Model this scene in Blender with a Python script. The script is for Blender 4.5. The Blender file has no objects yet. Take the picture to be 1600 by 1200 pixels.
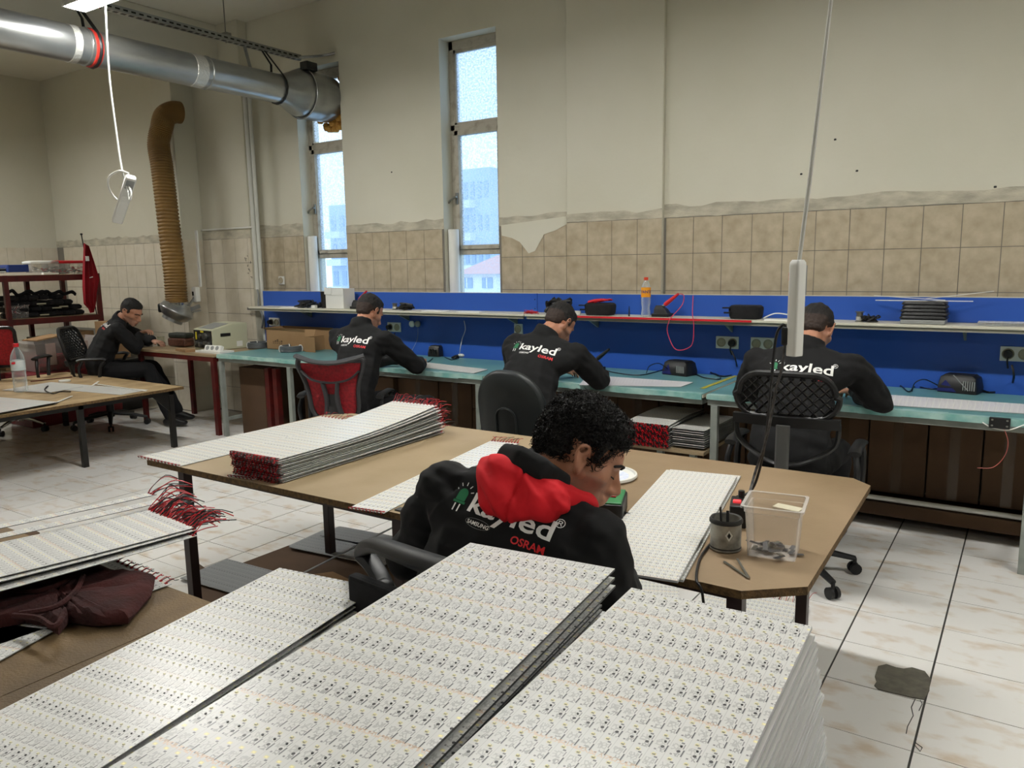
import bpy, bmesh, math, random
from math import sin, cos, pi, radians, hypot, atan2
from mathutils import Vector, Matrix, Euler, noise
from mathutils.bvhtree import BVHTree
random.seed(7)
R = random.uniform
SC = bpy.context.scene
COL = SC.collection
# ------------------------------------------------------------------ camera, world, exposure
CF, CP, CY, CR, CH = 1212.0, radians(8.906), radians(33.886), radians(-0.985), 1.5
_F = Vector((-sin(CY)*cos(CP), cos(CY)*cos(CP), -sin(CP)))
_R0 = Vector((cos(CY), sin(CY), 0)); _U0 = _R0.cross(_F)
_R = cos(CR)*_R0 + sin(CR)*_U0; _U = -sin(CR)*_R0 + cos(CR)*_U0
cam = bpy.data.cameras.new('camera'); cam.sensor_width = 36; cam.lens = CF/1600*36; cam.clip_start = .02; cam.clip_end = 500
co = bpy.data.objects.new('camera', cam); COL.objects.link(co)
m = Matrix((_R, _U, -_F)).transposed().to_4x4(); m.translation = (0, 0, CH); co.matrix_world = m
SC.camera = co
w = bpy.data.worlds.new('world'); SC.world = w; w.use_nodes = True
w.node_tree.nodes['Background'].inputs[0].default_value = (.68, .85, 1, 1)
w.node_tree.nodes['Background'].inputs[1].default_value = 2.1
SC.view_settings.view_transform = 'Standard'; SC.view_settings.look = 'None'
SC.view_settings.gamma = 1; SC.view_settings.use_curve_mapping = False
SC.view_settings.exposure = 0.0
SC.cycles.max_bounces = 7; SC.cycles.diffuse_bounces = 4; SC.cycles.transparent_max_bounces = 12
SC.cycles.caustics_reflective = False; SC.cycles.caustics_refractive = False
LAMP_POWER = 130.0

def ray(u, v): return _F + _R*((u-800)/CF) - _U*((v-600)/CF)
def PZ(u, v, z): d = ray(u, v); return Vector((0, 0, CH)) + d*((z-CH)/d.z)
def PY(u, v, y): d = ray(u, v); return Vector((0, 0, CH)) + d*(y/d.y)
def PX(u, v, x): d = ray(u, v); return Vector((0, 0, CH)) + d*(x/d.x)
def proj(p):
    d = Vector(p)-Vector((0, 0, CH)); z = d.dot(_F)
    return (800+CF*d.dot(_R)/z, 600-CF*d.dot(_U)/z) if z > .05 else (1e6, 1e6)

# ------------------------------------------------------------------ materials
def mat(name, c, c2=None, scale=8, rough=.6, metal=0, bump=0, bscale=60, alpha=1, trans=0, emit=0, ior=1.45, detail=6, lo=.35, hi=.65, stretch=None, spec=.5, wpos=False):
    m = bpy.data.materials.new(name); m.use_nodes = True; nt = m.node_tree; b = nt.nodes['Principled BSDF']
    b.inputs['Base Color'].default_value = (*c, 1); b.inputs['Roughness'].default_value = rough; b.inputs['Metallic'].default_value = metal
    b.inputs['Alpha'].default_value = alpha; b.inputs['Transmission Weight'].default_value = trans; b.inputs['IOR'].default_value = ior
    b.inputs['Specular IOR Level'].default_value = spec
    if emit: b.inputs['Emission Color'].default_value = (*c, 1); b.inputs['Emission Strength'].default_value = emit
    tc = None
    def coord(sc, st):
        g = nt.nodes.new('ShaderNodeNewGeometry'); mp = nt.nodes.new('ShaderNodeMapping')
        mp.inputs['Scale'].default_value = [sc*s for s in (st or (1, 1, 1))]
        tcn = nt.nodes.new('ShaderNodeTexCoord'); nt.links.new(g.outputs['Position'] if wpos else tcn.outputs['Object'], mp.inputs[0]); return mp.outputs[0]
    if c2:
        n = nt.nodes.new('ShaderNodeTexNoise'); n.inputs['Scale'].default_value = 1; n.inputs['Detail'].default_value = detail
        nt.links.new(coord(scale, stretch), n.inputs['Vector'])
        r = nt.nodes.new('ShaderNodeValToRGB'); r.color_ramp.elements[0].position = lo; r.color_ramp.elements[1].position = hi
        r.color_ramp.elements[0].color = (*c, 1); r.color_ramp.elements[1].color = (*c2, 1)
        nt.links.new(n.outputs[0], r.inputs[0]); nt.links.new(r.outputs[0], b.inputs['Base Color'])
    if bump:
        n = nt.nodes.new('ShaderNodeTexNoise'); n.inputs['Scale'].default_value = 1; n.inputs['Detail'].default_value = 4
        nt.links.new(coord(bscale, stretch), n.inputs['Vector'])
        bp = nt.nodes.new('ShaderNodeBump'); bp.inputs['Strength'].default_value = bump; bp.inputs['Distance'].default_value = .01
        nt.links.new(n.outputs[0], bp.inputs['Height']); nt.links.new(bp.outputs[0], b.inputs['Normal'])
    return m
def h(s): return tuple(((int(s[i:i+2], 16)/255+.055)/1.055)**2.4 if int(s[i:i+2], 16) > 10 else int(s[i:i+2], 16)/3295 for i in (0, 2, 4))

def pcb_mat(name, base, dark, led=True, gold=.55, strength=1.0):
    """uv.x counts LED columns, uv.y counts modules of three LEDs"""
    m = bpy.data.materials.new(name); m.use_nodes = True; nt = m.node_tree; N = nt.nodes; L = nt.links
    b = N['Principled BSDF']; b.inputs['Roughness'].default_value = .30; b.inputs['Specular IOR Level'].default_value = .32
    uv = N.new('ShaderNodeUVMap'); sp = N.new('ShaderNodeSeparateXYZ'); L.new(uv.outputs[0], sp.inputs[0])
    def mth(op, a, c=None):
        n = N.new('ShaderNodeMath'); n.operation = op
        for i, x in enumerate((a, c)):
            if x is None: continue
            if isinstance(x, (int, float)): n.inputs[i].default_value = x
            else: L.new(x, n.inputs[i])
        return n.outputs[0]
    fu = mth('FRACT', sp.outputs[0]); v3 = mth('MULTIPLY', sp.outputs[1], 3.0); fv = mth('FRACT', v3); fm = mth('FRACT', sp.outputs[1])
    def rect(U, V, a, wa, c, wc):
        x = mth('LESS_THAN', mth('ABSOLUTE', mth('SUBTRACT', U, a)), wa)
        y = mth('LESS_THAN', mth('ABSOLUTE', mth('SUBTRACT', V, c)), wc)
        return mth('MULTIPLY', x, y)
    col = None
    def layer(mask, colr, f=1.0):
        nonlocal col
        mx = N.new('ShaderNodeMix'); mx.data_type = 'RGBA'
        L.new(mth('MULTIPLY', mask, f*strength), mx.inputs[0])
        if col is None: mx.inputs[6].default_value = (*base, 1)
        else: L.new(col, mx.inputs[6])
        mx.inputs[7].default_value = (*colr, 1); col = mx.outputs[2]
    # module joint lines, grey traces, dashes, pads
    layer(rect(fu, fv, .97, .018, .5, .5), dark, .25)
    layer(rect(fu, fv, .90, .042, .30, .17), dark, .95)
    layer(rect(fu, fv, .80, .035, .62, .12), dark, .65)
    # scribbly traces
    v = N.new('ShaderNodeTexVoronoi'); v.feature = 'DISTANCE_TO_EDGE'; v.inputs['Scale'].default_value = 1
    mp = N.new('ShaderNodeMapping'); mp.inputs['Scale'].default_value = (4, 17, 1); L.new(uv.outputs[0], mp.inputs[0]); L.new(mp.outputs[0], v.inputs['Vector'])
    tr = mth('LESS_THAN', v.outputs['Distance'], .12)
    layer(mth('MULTIPLY', tr, rect(fu, fv, .40, .30, .52, .17)), dark, .28)
    layer(mth('MULTIPLY', tr, rect(fu, fv, .62, .2, .2, .12)), dark, .45)
    layer(rect(fu, fv, .30, .07, .14, .035), dark, .7)
    if gold:
        layer(mth('MULTIPLY', tr, rect(fu, fm, .5, .5, .03, .035)), (.72, .45, .25), gold*.8)
        layer(rect(fu, fm, .30, .06, .97, .012), (.62, .35, .22), gold*.6)
    # black dots
    def dot(cu, cv, ru, rv, V=None):
        V = V or fv
        a = mth('POWER', mth('DIVIDE', mth('SUBTRACT', fu, cu), ru), 2); c = mth('POWER', mth('DIVIDE', mth('SUBTRACT', V, cv), rv), 2)
        return mth('LESS_THAN', mth('ADD', a, c), 1.0)
    a2 = mth('ABSOLUTE', mth('SUBTRACT', fu, .62))
    du = mth('MULTIPLY', a2, a2)
    layer(dot_mask(mth, fu, fm, .62, .12, .45, .020), (.012, .012, .014), .95)
    layer(rect(fu, fv, .62, .10, .78, .035), dark, .8)
    if led:
        layer(rect(fu, fv, .42, .15, .90, .055), (.80, .74, .42), 1)
        layer(rect(fu, fv, .42, .09, .90, .03), (.95, .9, .55), 1)
    L.new(col, b.inputs['Base Color'])
    return m
def dot_mask(mth, fu, fv, cu, ru, cv, rv):
    a = mth('DIVIDE', mth('SUBTRACT', fu, cu), ru); a = mth('MULTIPLY', a, a)
    c = mth('DIVIDE', mth('SUBTRACT', fv, cv), rv); c = mth('MULTIPLY', c, c)
    return mth('LESS_THAN', mth('ADD', a, c), 1.0)

PLASTER = mat('cream plaster', h('D0CDBD'), h('CAC7B5'), scale=1.2, rough=.75, bump=.15, bscale=25, wpos=True)
CEIL = mat('ceiling paint', h('D2CFC2'), h('CAC6B8'), scale=1, rough=.8, wpos=True)
ROUGHBAND = mat('scraped plaster', h('A59F8F'), h('C6C0AC'), scale=7, rough=.9, bump=.5, bscale=60, stretch=(1, 1, 2.5), wpos=True)
TILE = mat('beige wall tile', h('BBAF98'), h('A2947B'), scale=14, rough=.35, stretch=(1, 1, 1), bump=.1, bscale=30, lo=.3, hi=.75, wpos=True)
TILE2 = mat('pale wall tile', h('D3CBBA'), h('C6BDA8'), scale=10, rough=.35, lo=.3, hi=.75, wpos=True)
GROUT = mat('grout', h('77736A'), rough=.9)
FLOORT = mat('marbled floor tile', h('DFDDD9'), h('CDBEAC'), scale=7, rough=.18, stretch=(1, 1.8, 1), lo=.52, hi=.72, detail=8, wpos=True)
FGROUT = mat('floor grout', h('3A3936'), rough=.9)
CEMENT = mat('grey cement', h('5A574E'), h('6B675C'), scale=30, rough=.9, bump=.3)
BLUE = mat('blue laminate', (.024, .085, .40), (.024, .095, .43), scale=2, rough=.38)
SHELFM = mat('grey laminate', h('C9C5B4'), rough=.45)
SHELFE = mat('shelf underside', h('8C897C'), rough=.6)
TEAL = mat('teal mat', h('58888C'), h('659496'), scale=5, rough=.35)
TEALE = mat('worn teal film', h('74A8A2'), h('A3C4BC'), scale=12, rough=.3)
GREYM = mat('grey painted steel', h('8D928C'), h('7B807A'), scale=9, rough=.5)
REDM = mat('dark red painted steel', h('5A1410'), h('431210'), scale=12, rough=.45)
BLACKM = mat('black steel', h('181614'), rough=.45)
BROWNM = mat('dark brown steel', h('2A1715'), rough=.4)
MDF = mat('mdf board', h('A18D70'), h('938061'), scale=3, rough=.55, bump=.05, bscale=80)
MDFD = mat('worn brown board', h('7F6847'), h('5B4B36'), scale=4, rough=.7, bump=.35, bscale=150)
MDFE = mat('chipboard edge', h('6B5230'), h('4A3820'), scale=70, rough=.85, bump=.4, bscale=200)
CARD = mat('cardboard', h('9A7A56'), h('8C6D4A'), scale=3, rough=.8)
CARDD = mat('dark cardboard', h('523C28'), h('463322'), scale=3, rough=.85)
PCB = pcb_mat('circuit board white fine', h('DADAD6'), (.10, .10, .11))
PCBN = pcb_mat('circuit board white', h('D8D8D5'), (.06, .06, .075))
PCBL = pcb_mat('circuit board white left', h('D8D8D5'), (.09, .09, .10), gold=.2)
PCBG = pcb_mat('circuit board grey', h('8F9294'), (.12, .12, .13), led=False, gold=False)
PCBP = mat('panel print lines', h('E4E2E4'), rough=.3)
EDGE = mat('aluminium board edge', h('B9BBBC'), rough=.4, metal=.1)
EDGED = mat('dark board edge', h('3F4142'), rough=.5)
ALU = mat('board underside', h('9A9EA0'), rough=.4, metal=.6)
LEDM = mat('led phosphor', h('E8E2A4'), rough=.3)
LEDB = mat('led body', h('DAD8D0'), rough=.4)
CHIP = mat('black chip', h('1A1A1C'), rough=.4)
REDW = mat('red wire', h('B01420'), rough=.4)
BLKW = mat('black wire', h('101012'), rough=.4)
WHITEP = mat('white plastic', h('DEDED8'), rough=.35)
GREYP = mat('grey plastic', h('8A8C8A'), rough=.4)
BLACKP = mat('black plastic', h('161617'), rough=.45)
BLACKF = mat('black fabric', h('1A1A1C'), h('121214'), scale=40, rough=.95)
DKGREEN = mat('dark padded vinyl', h('14191A'), rough=.5)
CHROME = mat('chrome', h('C8C8C8'), rough=.12, metal=1)
GALV = mat('galvanised steel', h('B2B4B2'), h('8E9192'), scale=6, rough=.28, metal=.85, stretch=(1, .3, 1))
GALVT = mat('aluminium tape', h('C9C9C4'), rough=.35, metal=.6, bump=.5, bscale=60)
HOSE = mat('brown flexible hose', h('8A6A38'), h('775A30'), scale=4, rough=.5)
FOAM = mat('yellow foam', h('C79A4B'), h('A8742F'), scale=20, rough=.9, bump=.8, bscale=50)
FRAMEW = mat('old window paint', h('B0AA9B'), h('8A8272'), scale=14, rough=.7, bump=.4, bscale=50, lo=.5, hi=.8)
SKIN = mat('skin', h('B07F66'), h('A87458'), scale=20, rough=.5)
STUB = mat('stubble skin', h('9C7461'), h('A67B64'), scale=60, rough=.6)
HAIR = mat('black hair', h('0E0C0B'), h('1C1815'), scale=60, rough=.75, bump=.5, bscale=260)
FADE = mat('faded short hair', h('2A211D'), h('3A2D26'), scale=200, rough=.8)
HAIR2 = mat('curly hair strand', h('0C0A0A'), rough=.5, spec=.3)
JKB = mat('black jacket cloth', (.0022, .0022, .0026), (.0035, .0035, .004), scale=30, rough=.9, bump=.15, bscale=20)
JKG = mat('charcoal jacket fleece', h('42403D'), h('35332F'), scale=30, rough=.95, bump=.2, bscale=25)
TROU = mat('black trouser cloth', h('0D0D10'), rough=.95)
HOOD = mat('red hood fleece', h('D00F1E'), h('C40C1A'), scale=10, rough=.85, bump=.1, bscale=30)
WPRINT = mat('white print', h('E8E8E4'), rough=.5)
RPRINT = mat('red print', h('D8252A'), rough=.5)
GPRINT = mat('green print', h('0E6B41'), rough=.5)
GPRINT2 = mat('pale green print', h('6FAF94'), rough=.5)
REDP = mat('red plastic', h('C3202A'), rough=.4)
REDMESH = mat('red mesh fabric', h('A01722'), h('7C101A'), scale=60, rough=.7)
REDFLAG = mat('red flag cloth', h('8E0A18'), h('7E0814'), scale=3, rough=.8)
GREENP = mat('green housing', h('2E7A48'), rough=.4)
BLUEP = mat('dark blue plastic', h('141C5A'), rough=.4)
YELLOW = mat('yellow tape', h('B9B13A'), h('9A9430'), scale=30, rough=.5)
ORANGE = mat('orange label', h('E8951C'), h('F0A52A'), scale=10, rough=.4)
CREAMM = mat('cream machine paint', h('B9B99E'), rough=.45)
CLOTH = mat('maroon cloth', h('3E1310'), h('2A0C0A'), scale=14, rough=.95, bump=.4, bscale=90)
BLUEB = mat('blue binder', h('18306E'), rough=.5)
STEEL = mat('brushed steel', h('8E8E88'), rough=.3, metal=.9)
TIN = mat('soot stained tin', h('A9A69C'), h('4C4A44'), scale=22, rough=.5, metal=.3, lo=.4, hi=.75)
TINT = mat('black tin rim', h('2B2A28'), rough=.6)
def clear_mat(name, c, face=.12, rough=.15):
    m = bpy.data.materials.new(name); m.use_nodes = True; nt = m.node_tree; N = nt.nodes; L = nt.links
    b = N['Principled BSDF']; b.inputs['Base Color'].default_value = (*c, 1); b.inputs['Roughness'].default_value = rough
    t = N.new('ShaderNodeBsdfTransparent'); mx = N.new('ShaderNodeMixShader'); lw = N.new('ShaderNodeLayerWeight'); lw.inputs[0].default_value = .35
    mr = N.new('ShaderNodeMapRange'); mr.inputs[3].default_value = face; mr.inputs[4].default_value = .9; L.new(lw.outputs['Facing'], mr.inputs[0])
    L.new(mr.outputs[0], mx.inputs[0]); L.new(t.outputs[0], mx.inputs[1]); L.new(b.outputs[0], mx.inputs[2]); L.new(mx.outputs[0], N['Material Output'].inputs[0])
    return m
CLEARP = clear_mat('clear plastic', h('D8D4D0'), .16)
CLEARB = clear_mat('clear bottle plastic', h('D5DEE0'), .12, .08)
def pane_mat(name, frost):
    m = bpy.data.materials.new(name); m.use_nodes = True; nt = m.node_tree; N = nt.nodes; L = nt.links
    b = N['Principled BSDF']; b.inputs['Base Color'].default_value = (.75, .82, .92, 1); b.inputs['Roughness'].default_value = .3
    b.inputs['Transmission Weight'].default_value = 1; b.inputs['IOR'].default_value = 1.02; b.inputs['Roughness'].default_value = .1
    t = N.new('ShaderNodeBsdfTransparent'); t.inputs[0].default_value = (.93, .97, 1, 1)
    tl = N.new('ShaderNodeBsdfTranslucent'); tl.inputs[0].default_value = (.66, .72, .85, 1)
    mx = N.new('ShaderNodeMixShader'); tc = N.new('ShaderNodeTexCoord'); n = N.new('ShaderNodeTexNoise'); n.inputs['Scale'].default_value = 75; n.inputs['Detail'].default_value = 3
    L.new(tc.outputs['Object'], n.inputs['Vector'])
    mr = N.new('ShaderNodeMapRange'); mr.inputs[1].default_value = .5-.04; mr.inputs[2].default_value = .5+.06; mr.inputs[3].default_value = frost*.35; mr.inputs[4].default_value = frost
    L.new(n.outputs[0], mr.inputs[0]); L.new(mr.outputs[0], mx.inputs[0]); L.new(t.outputs[0], mx.inputs[1]); L.new(tl.outputs[0], mx.inputs[2])
    L.new(mx.outputs[0], N['Material Output'].inputs[0]); return m
PANEF = pane_mat('frosted glass', .75); PANEM = pane_mat('half frosted glass', .5); PANEC = pane_mat('clear glass', .18)
LAMPE = mat('lamp diffuser', (1, .99, .95), rough=.4, emit=LAMP_POWER)
LAMPE2 = mat('dim fill lamp diffuser', (1, .99, .95), rough=.4, emit=LAMP_POWER*.40)  # reduced emission for the fill lamps added behind the camera

# ------------------------------------------------------------------ mesh builder
class MB:
    def __init__(s): s.v = []; s.f = []; s.m = []; s.uv = {}
    def add(s, vs, fs, mi=0, M=None):
        b = len(s.v)
        for p in vs: s.v.append(tuple(M @ Vector(p)) if M else tuple(p))
        for f in fs: s.f.append([b+i for i in f]); s.m.append(mi)
        return s
    def box(s, x0, y0, z0, x1, y1, z1, mi=0, M=None):
        return s.add([(x0, y0, z0), (x1, y0, z0), (x1, y1, z0), (x0, y1, z0), (x0, y0, z1), (x1, y0, z1), (x1, y1, z1), (x0, y1, z1)],
                     [(3, 2, 1, 0), (4, 5, 6, 7), (0, 1, 5, 4), (1, 2, 6, 5), (2, 3, 7, 6), (3, 0, 4, 7)], mi, M)
    def cbox(s, c, sz, mi=0, M=None):
        return s.box(c[0]-sz[0]/2, c[1]-sz[1]/2, c[2]-sz[2]/2, c[0]+sz[0]/2, c[1]+sz[1]/2, c[2]+sz[2]/2, mi, M)
    def bar(s, a, b, w, t, up=(0, 0, 1), mi=0):
        a = Vector(a); b = Vector(b); d = (b-a); L = d.length; d.normalize(); u = Vector(up)
        if abs(d.dot(u)) > .98: u = Vector((1, 0, 0))
        x = d.cross(u).normalized(); z = x.cross(d)
        M = Matrix((x, d, z)).transposed().to_4x4(); M.translation = a
        return s.box(-w/2, 0, -t/2, w/2, L, t/2, mi, M)
    def ring_loft(s, rings, mi=0, cap=True, close=False):
        n = len(rings[0]); b = len(s.v)
        for r in rings: s.v += [tuple(p) for p in r]
        for i in range(len(rings)-(0 if close else 1)):
            j = (i+1) % len(rings)
            for k in range(n):
                l = (k+1) % n; s.f.append([b+i*n+k, b+i*n+l, b+j*n+l, b+j*n+k]); s.m.append(mi)
        if cap and not close:
            s.f.append([b+k for k in range(n)][::-1]); s.m.append(mi)
            s.f.append([b+(len(rings)-1)*n+k for k in range(n)]); s.m.append(mi)
        return s
    def tube(s, pts, r, n=8, mi=0, rads=None, cap=True, flat=1):
        pts = [Vector(p) for p in pts]; rings = []; up = None
        for i, p in enumerate(pts):
            d = (pts[min(i+1, len(pts)-1)]-pts[max(i-1, 0)]).normalized()
            if up is None:
                up = Vector((0, 0, 1)) if abs(d.z) < .9 else Vector((1, 0, 0))
            x = d.cross(up).normalized(); up = x.cross(d).normalized()
            rr = rads[i] if rads else r
            rings.append([p+x*(cos(2*pi*k/n)*rr)+up*(sin(2*pi*k/n)*rr*flat) for k in range(n)])
        return s.ring_loft(rings, mi, cap)
    def cyl(s, a, b, r, r2=None, n=16, mi=0): return s.tube([a, b], r, n, mi, rads=[r, r if r2 is None else r2])
    def lathe(s, prof, c=(0, 0, 0), n=24, mi=0, M=None, cap=True):
        rings = [[Vector((c[0]+r*cos(2*pi*k/n), c[1]+r*sin(2*pi*k/n), c[2]+z)) for k in range(n)] for r, z in prof]
        if M: rings = [[M @ p for p in r] for r in rings]
        return s.ring_loft(rings, mi, cap)
    def prism(s, poly, z0, z1, mi=0, M=None, side=None):
        n = len(poly); b = len(s.v)
        vs = [(x, y, z0) for x, y in poly]+[(x, y, z1) for x, y in poly]
        s.v += [tuple(M @ Vector(p)) if M else p for p in vs]
        s.f += [[b+i for i in range(n)][::-1], [b+n+i for i in range(n)]]; s.m += [mi, mi]
        for i in range(n):
            j = (i+1) % n; s.f.append([b+i, b+j, b+n+j, b+n+i]); s.m.append(mi if side is None else side)
        return s
    def ball(s, c, r, n=12, mi=0, M=None):
        r = (r, r, r) if isinstance(r, (int, float)) else r
        rings = []
        for i in range(1, n//2):
            t = pi*i/(n//2); rings.append([Vector((c[0]+r[0]*sin(t)*cos(2*pi*k/n), c[1]+r[1]*sin(t)*sin(2*pi*k/n), c[2]-r[2]*cos(t))) for k in range(n)])
        if M: rings = [[M @ p for p in q] for q in rings]
        return s.ring_loft(rings, mi, True)
    def mesh(s, name, mats, smooth=False):
        me = bpy.data.meshes.new(name); me.from_pydata(s.v, [], s.f)
        for mm in (mats if isinstance(mats, (list, tuple)) else [mats]): me.materials.append(mm)
        me.polygons.foreach_set('material_index', s.m)
        if smooth: me.polygons.foreach_set('use_smooth', [True]*len(s.f))
        me.validate(); me.update(); return me
    def build(s, name, mats, parent=None, world=True, smooth=False, bev=0, bang=40):
        if parent is not None and world:
            inv = PM[parent.name].inverted(); s.v = [tuple(inv @ Vector(p)) for p in s.v]
        o = bpy.data.objects.new(name, s.mesh(name, mats, smooth)); COL.objects.link(o)
        if parent is not None: o.parent = parent; PM[o.name] = PM[parent.name]
        else: PM[o.name] = Matrix()
        if smooth: autosmooth(o, bang)
        if bev:
            md = o.modifiers.new('bevel', 'BEVEL'); md.width = bev; md.segments = 2; md.limit_method = 'ANGLE'
        return o
def autosmooth(o, ang):
    me = o.data; bm = bmesh.new(); bm.from_mesh(me); a = radians(ang)
    for e in bm.edges:
        if len(e.link_faces) == 2 and e.calc_face_angle(0) > a: e.smooth = False
    bm.to_mesh(me); bm.free()
PM = {}
def tag(o, label, cat, group=None, kind=None):
    if label: o['label'] = label
    if cat: o['category'] = cat
    if group: o['group'] = group
    if kind: o['kind'] = kind
    return o
def thing(name, label, cat, loc=(0, 0, 0), rz=0, group=None):
    o = bpy.data.objects.new(name, None); COL.objects.link(o); o.empty_display_size = .1
    o.location = loc; o.rotation_euler = (0, 0, rz)
    PM[o.name] = Matrix.Translation(Vector(loc)) @ Matrix.Rotation(rz, 4, 'Z')
    return tag(o, label, cat, group)
def solo(mb, name, mats, label, cat, group=None, kind=None, smooth=False, bev=0, recentre=True):
    o = None
    if recentre and mb.v:
        xs = [p[0] for p in mb.v]; ys = [p[1] for p in mb.v]; zs = [p[2] for p in mb.v]
        c = Vector(((min(xs)+max(xs))/2, (min(ys)+max(ys))/2, min(zs)))
        mb.v = [(p[0]-c.x, p[1]-c.y, p[2]-c.z) for p in mb.v]
        o = mb.build(name, mats, smooth=smooth, bev=bev); o.location = c; PM[o.name] = Matrix.Translation(c)
    else: o = mb.build(name, mats, smooth=smooth, bev=bev)
    return tag(o, label, cat, group, kind)
def copy_tree(o, parent=None):
    c = o.copy(); COL.objects.link(c); PM[c.name] = PM.get(o.name, Matrix())
    if parent: c.parent = parent
    for ch in [x for x in SC.objects if x.parent == o]: copy_tree(ch, c)
    return c
def struct(o): o['kind'] = 'structure'; return o
def spline(pts, n=8):
    pts = [Vector(p) for p in pts]; out = []
    for i in range(len(pts)-1):
        p0 = pts[max(i-1, 0)]; p1 = pts[i]; p2 = pts[i+1]; p3 = pts[min(i+2, len(pts)-1)]
        for k in range(n):
            t = k/n; out.append(.5*((2*p1)+(p2-p0)*t+(2*p0-5*p1+4*p2-p3)*t*t+(3*p1-p0-3*p2+p3)*t*t*t))
    out.append(pts[-1]); return out
def RZ(a): return Matrix.Rotation(a, 4, 'Z')
def T(*p): return Matrix.Translation(Vector(p))
#PART2
# ================================================================== ROOM SHELL
WY = 5.16; CZ = 3.82; XL = -10.45; XR = 5.5; YF = -9.0
# floor
TX0, TDX, TY0, TDY = -.527, .319, 2.79, .316
fl = MB(); fl.box(XL-.2, YF-.2, -.12, XR+.2, 5.4, -.004); floor = struct(fl.build('floor', FGROUT))
cells = []
for i in range(-31, 19):
    for j in range(-38, 8):
        x0, y0 = TX0+i*TDX, TY0+j*TDY
        if x0 < XL-.3 or x0 > XR or y0 < YF-.3: continue
        a = [proj((x0+dx, y0+dy, 0)) for dx, dy in ((0, 0), (TDX, 0), (TDX, TDY), (0, TDY))]
        area = abs(sum(a[k][0]*a[(k+1) % 4][1]-a[(k+1) % 4][0]*a[k][1] for k in range(4)))/2
        cx = sum(p[0] for p in a)/4; cy = sum(p[1] for p in a)/4
        ins = -60 < cx < 1660 and 380 < cy < 1280 and max(abs(p[0]) for p in a) < 1e5
        if ins and y0 < 1.1 and x0 < -.3: ins = False
        cells.append((area if ins else 0, x0, y0))
cells.sort(key=lambda c: -c[0])
def tile_mb(w, d, hgt): return MB().box(0, 0, -.02, w, d, hgt)
tm = tile_mb(TDX-.007, TDY-.0035, 0).mesh('floor_tile', FLOORT)
rest = MB()
for k, (a, x0, y0) in enumerate(cells):
    if k < 290 and a > 0:
        o = bpy.data.objects.new('tile', tm); COL.objects.link(o); o.location = (x0+.0035, y0+.0018, R(-.0006, .0004)); o.parent = floor
    else: rest.box(max(x0+.0035, XL), y0+.0018, -.02, min(x0+TDX-.0035, XR), y0+TDY-.0018, 0)
ro = rest.build('tile_field', FLOORT, floor); ro['kind'] = 'stuff'
# cement patch and cracks on the floor
def blob_poly(c, rx, ry, n, jit, seed):
    rnd = random.Random(seed); return [(c[0]+rx*cos(2*pi*k/n)*(1+rnd.uniform(-jit, jit)), c[1]+ry*sin(2*pi*k/n)*(1+rnd.uniform(-jit, jit))) for k in range(n)]
pts = [(1367, 1058), (1372, 1042), (1385, 1039), (1400, 1044), (1412, 1046), (1425, 1044), (1445, 1050), (1454, 1062), (1452, 1080), (1444, 1094), (1425, 1091), (1405, 1086), (1388, 1082), (1372, 1078), (1366, 1072), (1370, 1066)]
poly = [tuple(PZ(u, v, 0))[:2] for u, v in pts][::-1]
struct(MB().prism(poly, .0005, .004).build('trim_1', CEMENT))
cr = MB()
for pl in ([(1430, 1092), (1424, 1105), (1427, 1118), (1418, 1135), (1416, 1146)], [(1438, 1094), (1441, 1100), (1436, 1110)], [(1430, 1165), (1438, 1174), (1441, 1168), (1430, 1160)]):
    cr.tube([PZ(u, v, .0012) for u, v in pl], .0013, 4)
struct(cr.build('trim_2', BLACKP))
# walls
W2 = (-4.12, -3.56); W1 = (-5.83, -5.255); WZ0, WZ1 = 1.0, 3.283
wb = MB(); WT = 5.42
for a, b in ((XL, W1[0]), (W1[1], W2[0]), (W2[1], XR)): wb.box(a, WY, 0, b, WT, CZ)
for a, b in (W1, W2): wb.box(a, WY, 0, b, WT, WZ0).box(a, WY, WZ1, b, WT, CZ)
wall_back = struct(wb.build('wall_back', PLASTER))
wall_left = struct(MB().box(XL-.2, YF, 0, XL, WT, CZ).build('wall_left', PLASTER))
struct(MB().box(XR, YF, 0, XR+.2, WT, CZ).build('wall_right', PLASTER))
struct(MB().box(XL-.2, YF-.2, 0, XR+.2, YF, CZ).build('wall_front', PLASTER))
struct(MB().box(XL-.2, YF-.2, CZ, XR+.2, WT, CZ+.2).build('ceiling', CEIL))
# beam and columns
struct(MB().box(-7.12, YF, 3.3, -6.78, WY, CZ).build('trim_3', CEIL, bev=.01))
COL1 = (-7.56, -7.24, 4.81); COL2 = (-7.24, -6.47, 5.05); COL3 = (-2.925, -2.168, 5.12)
colo = {}
for k, (a, b, y) in enumerate((COL1, COL2, COL3)):
    colo[k] = struct(MB().box(a, y, 0, b, WY, CZ).build('trim_%d' % (4+k), PLASTER, bev=.006))
struct(MB().box(-6.42, 4.95, 0, XR, WY, .055).build('trim_7', CEMENT))
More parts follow.
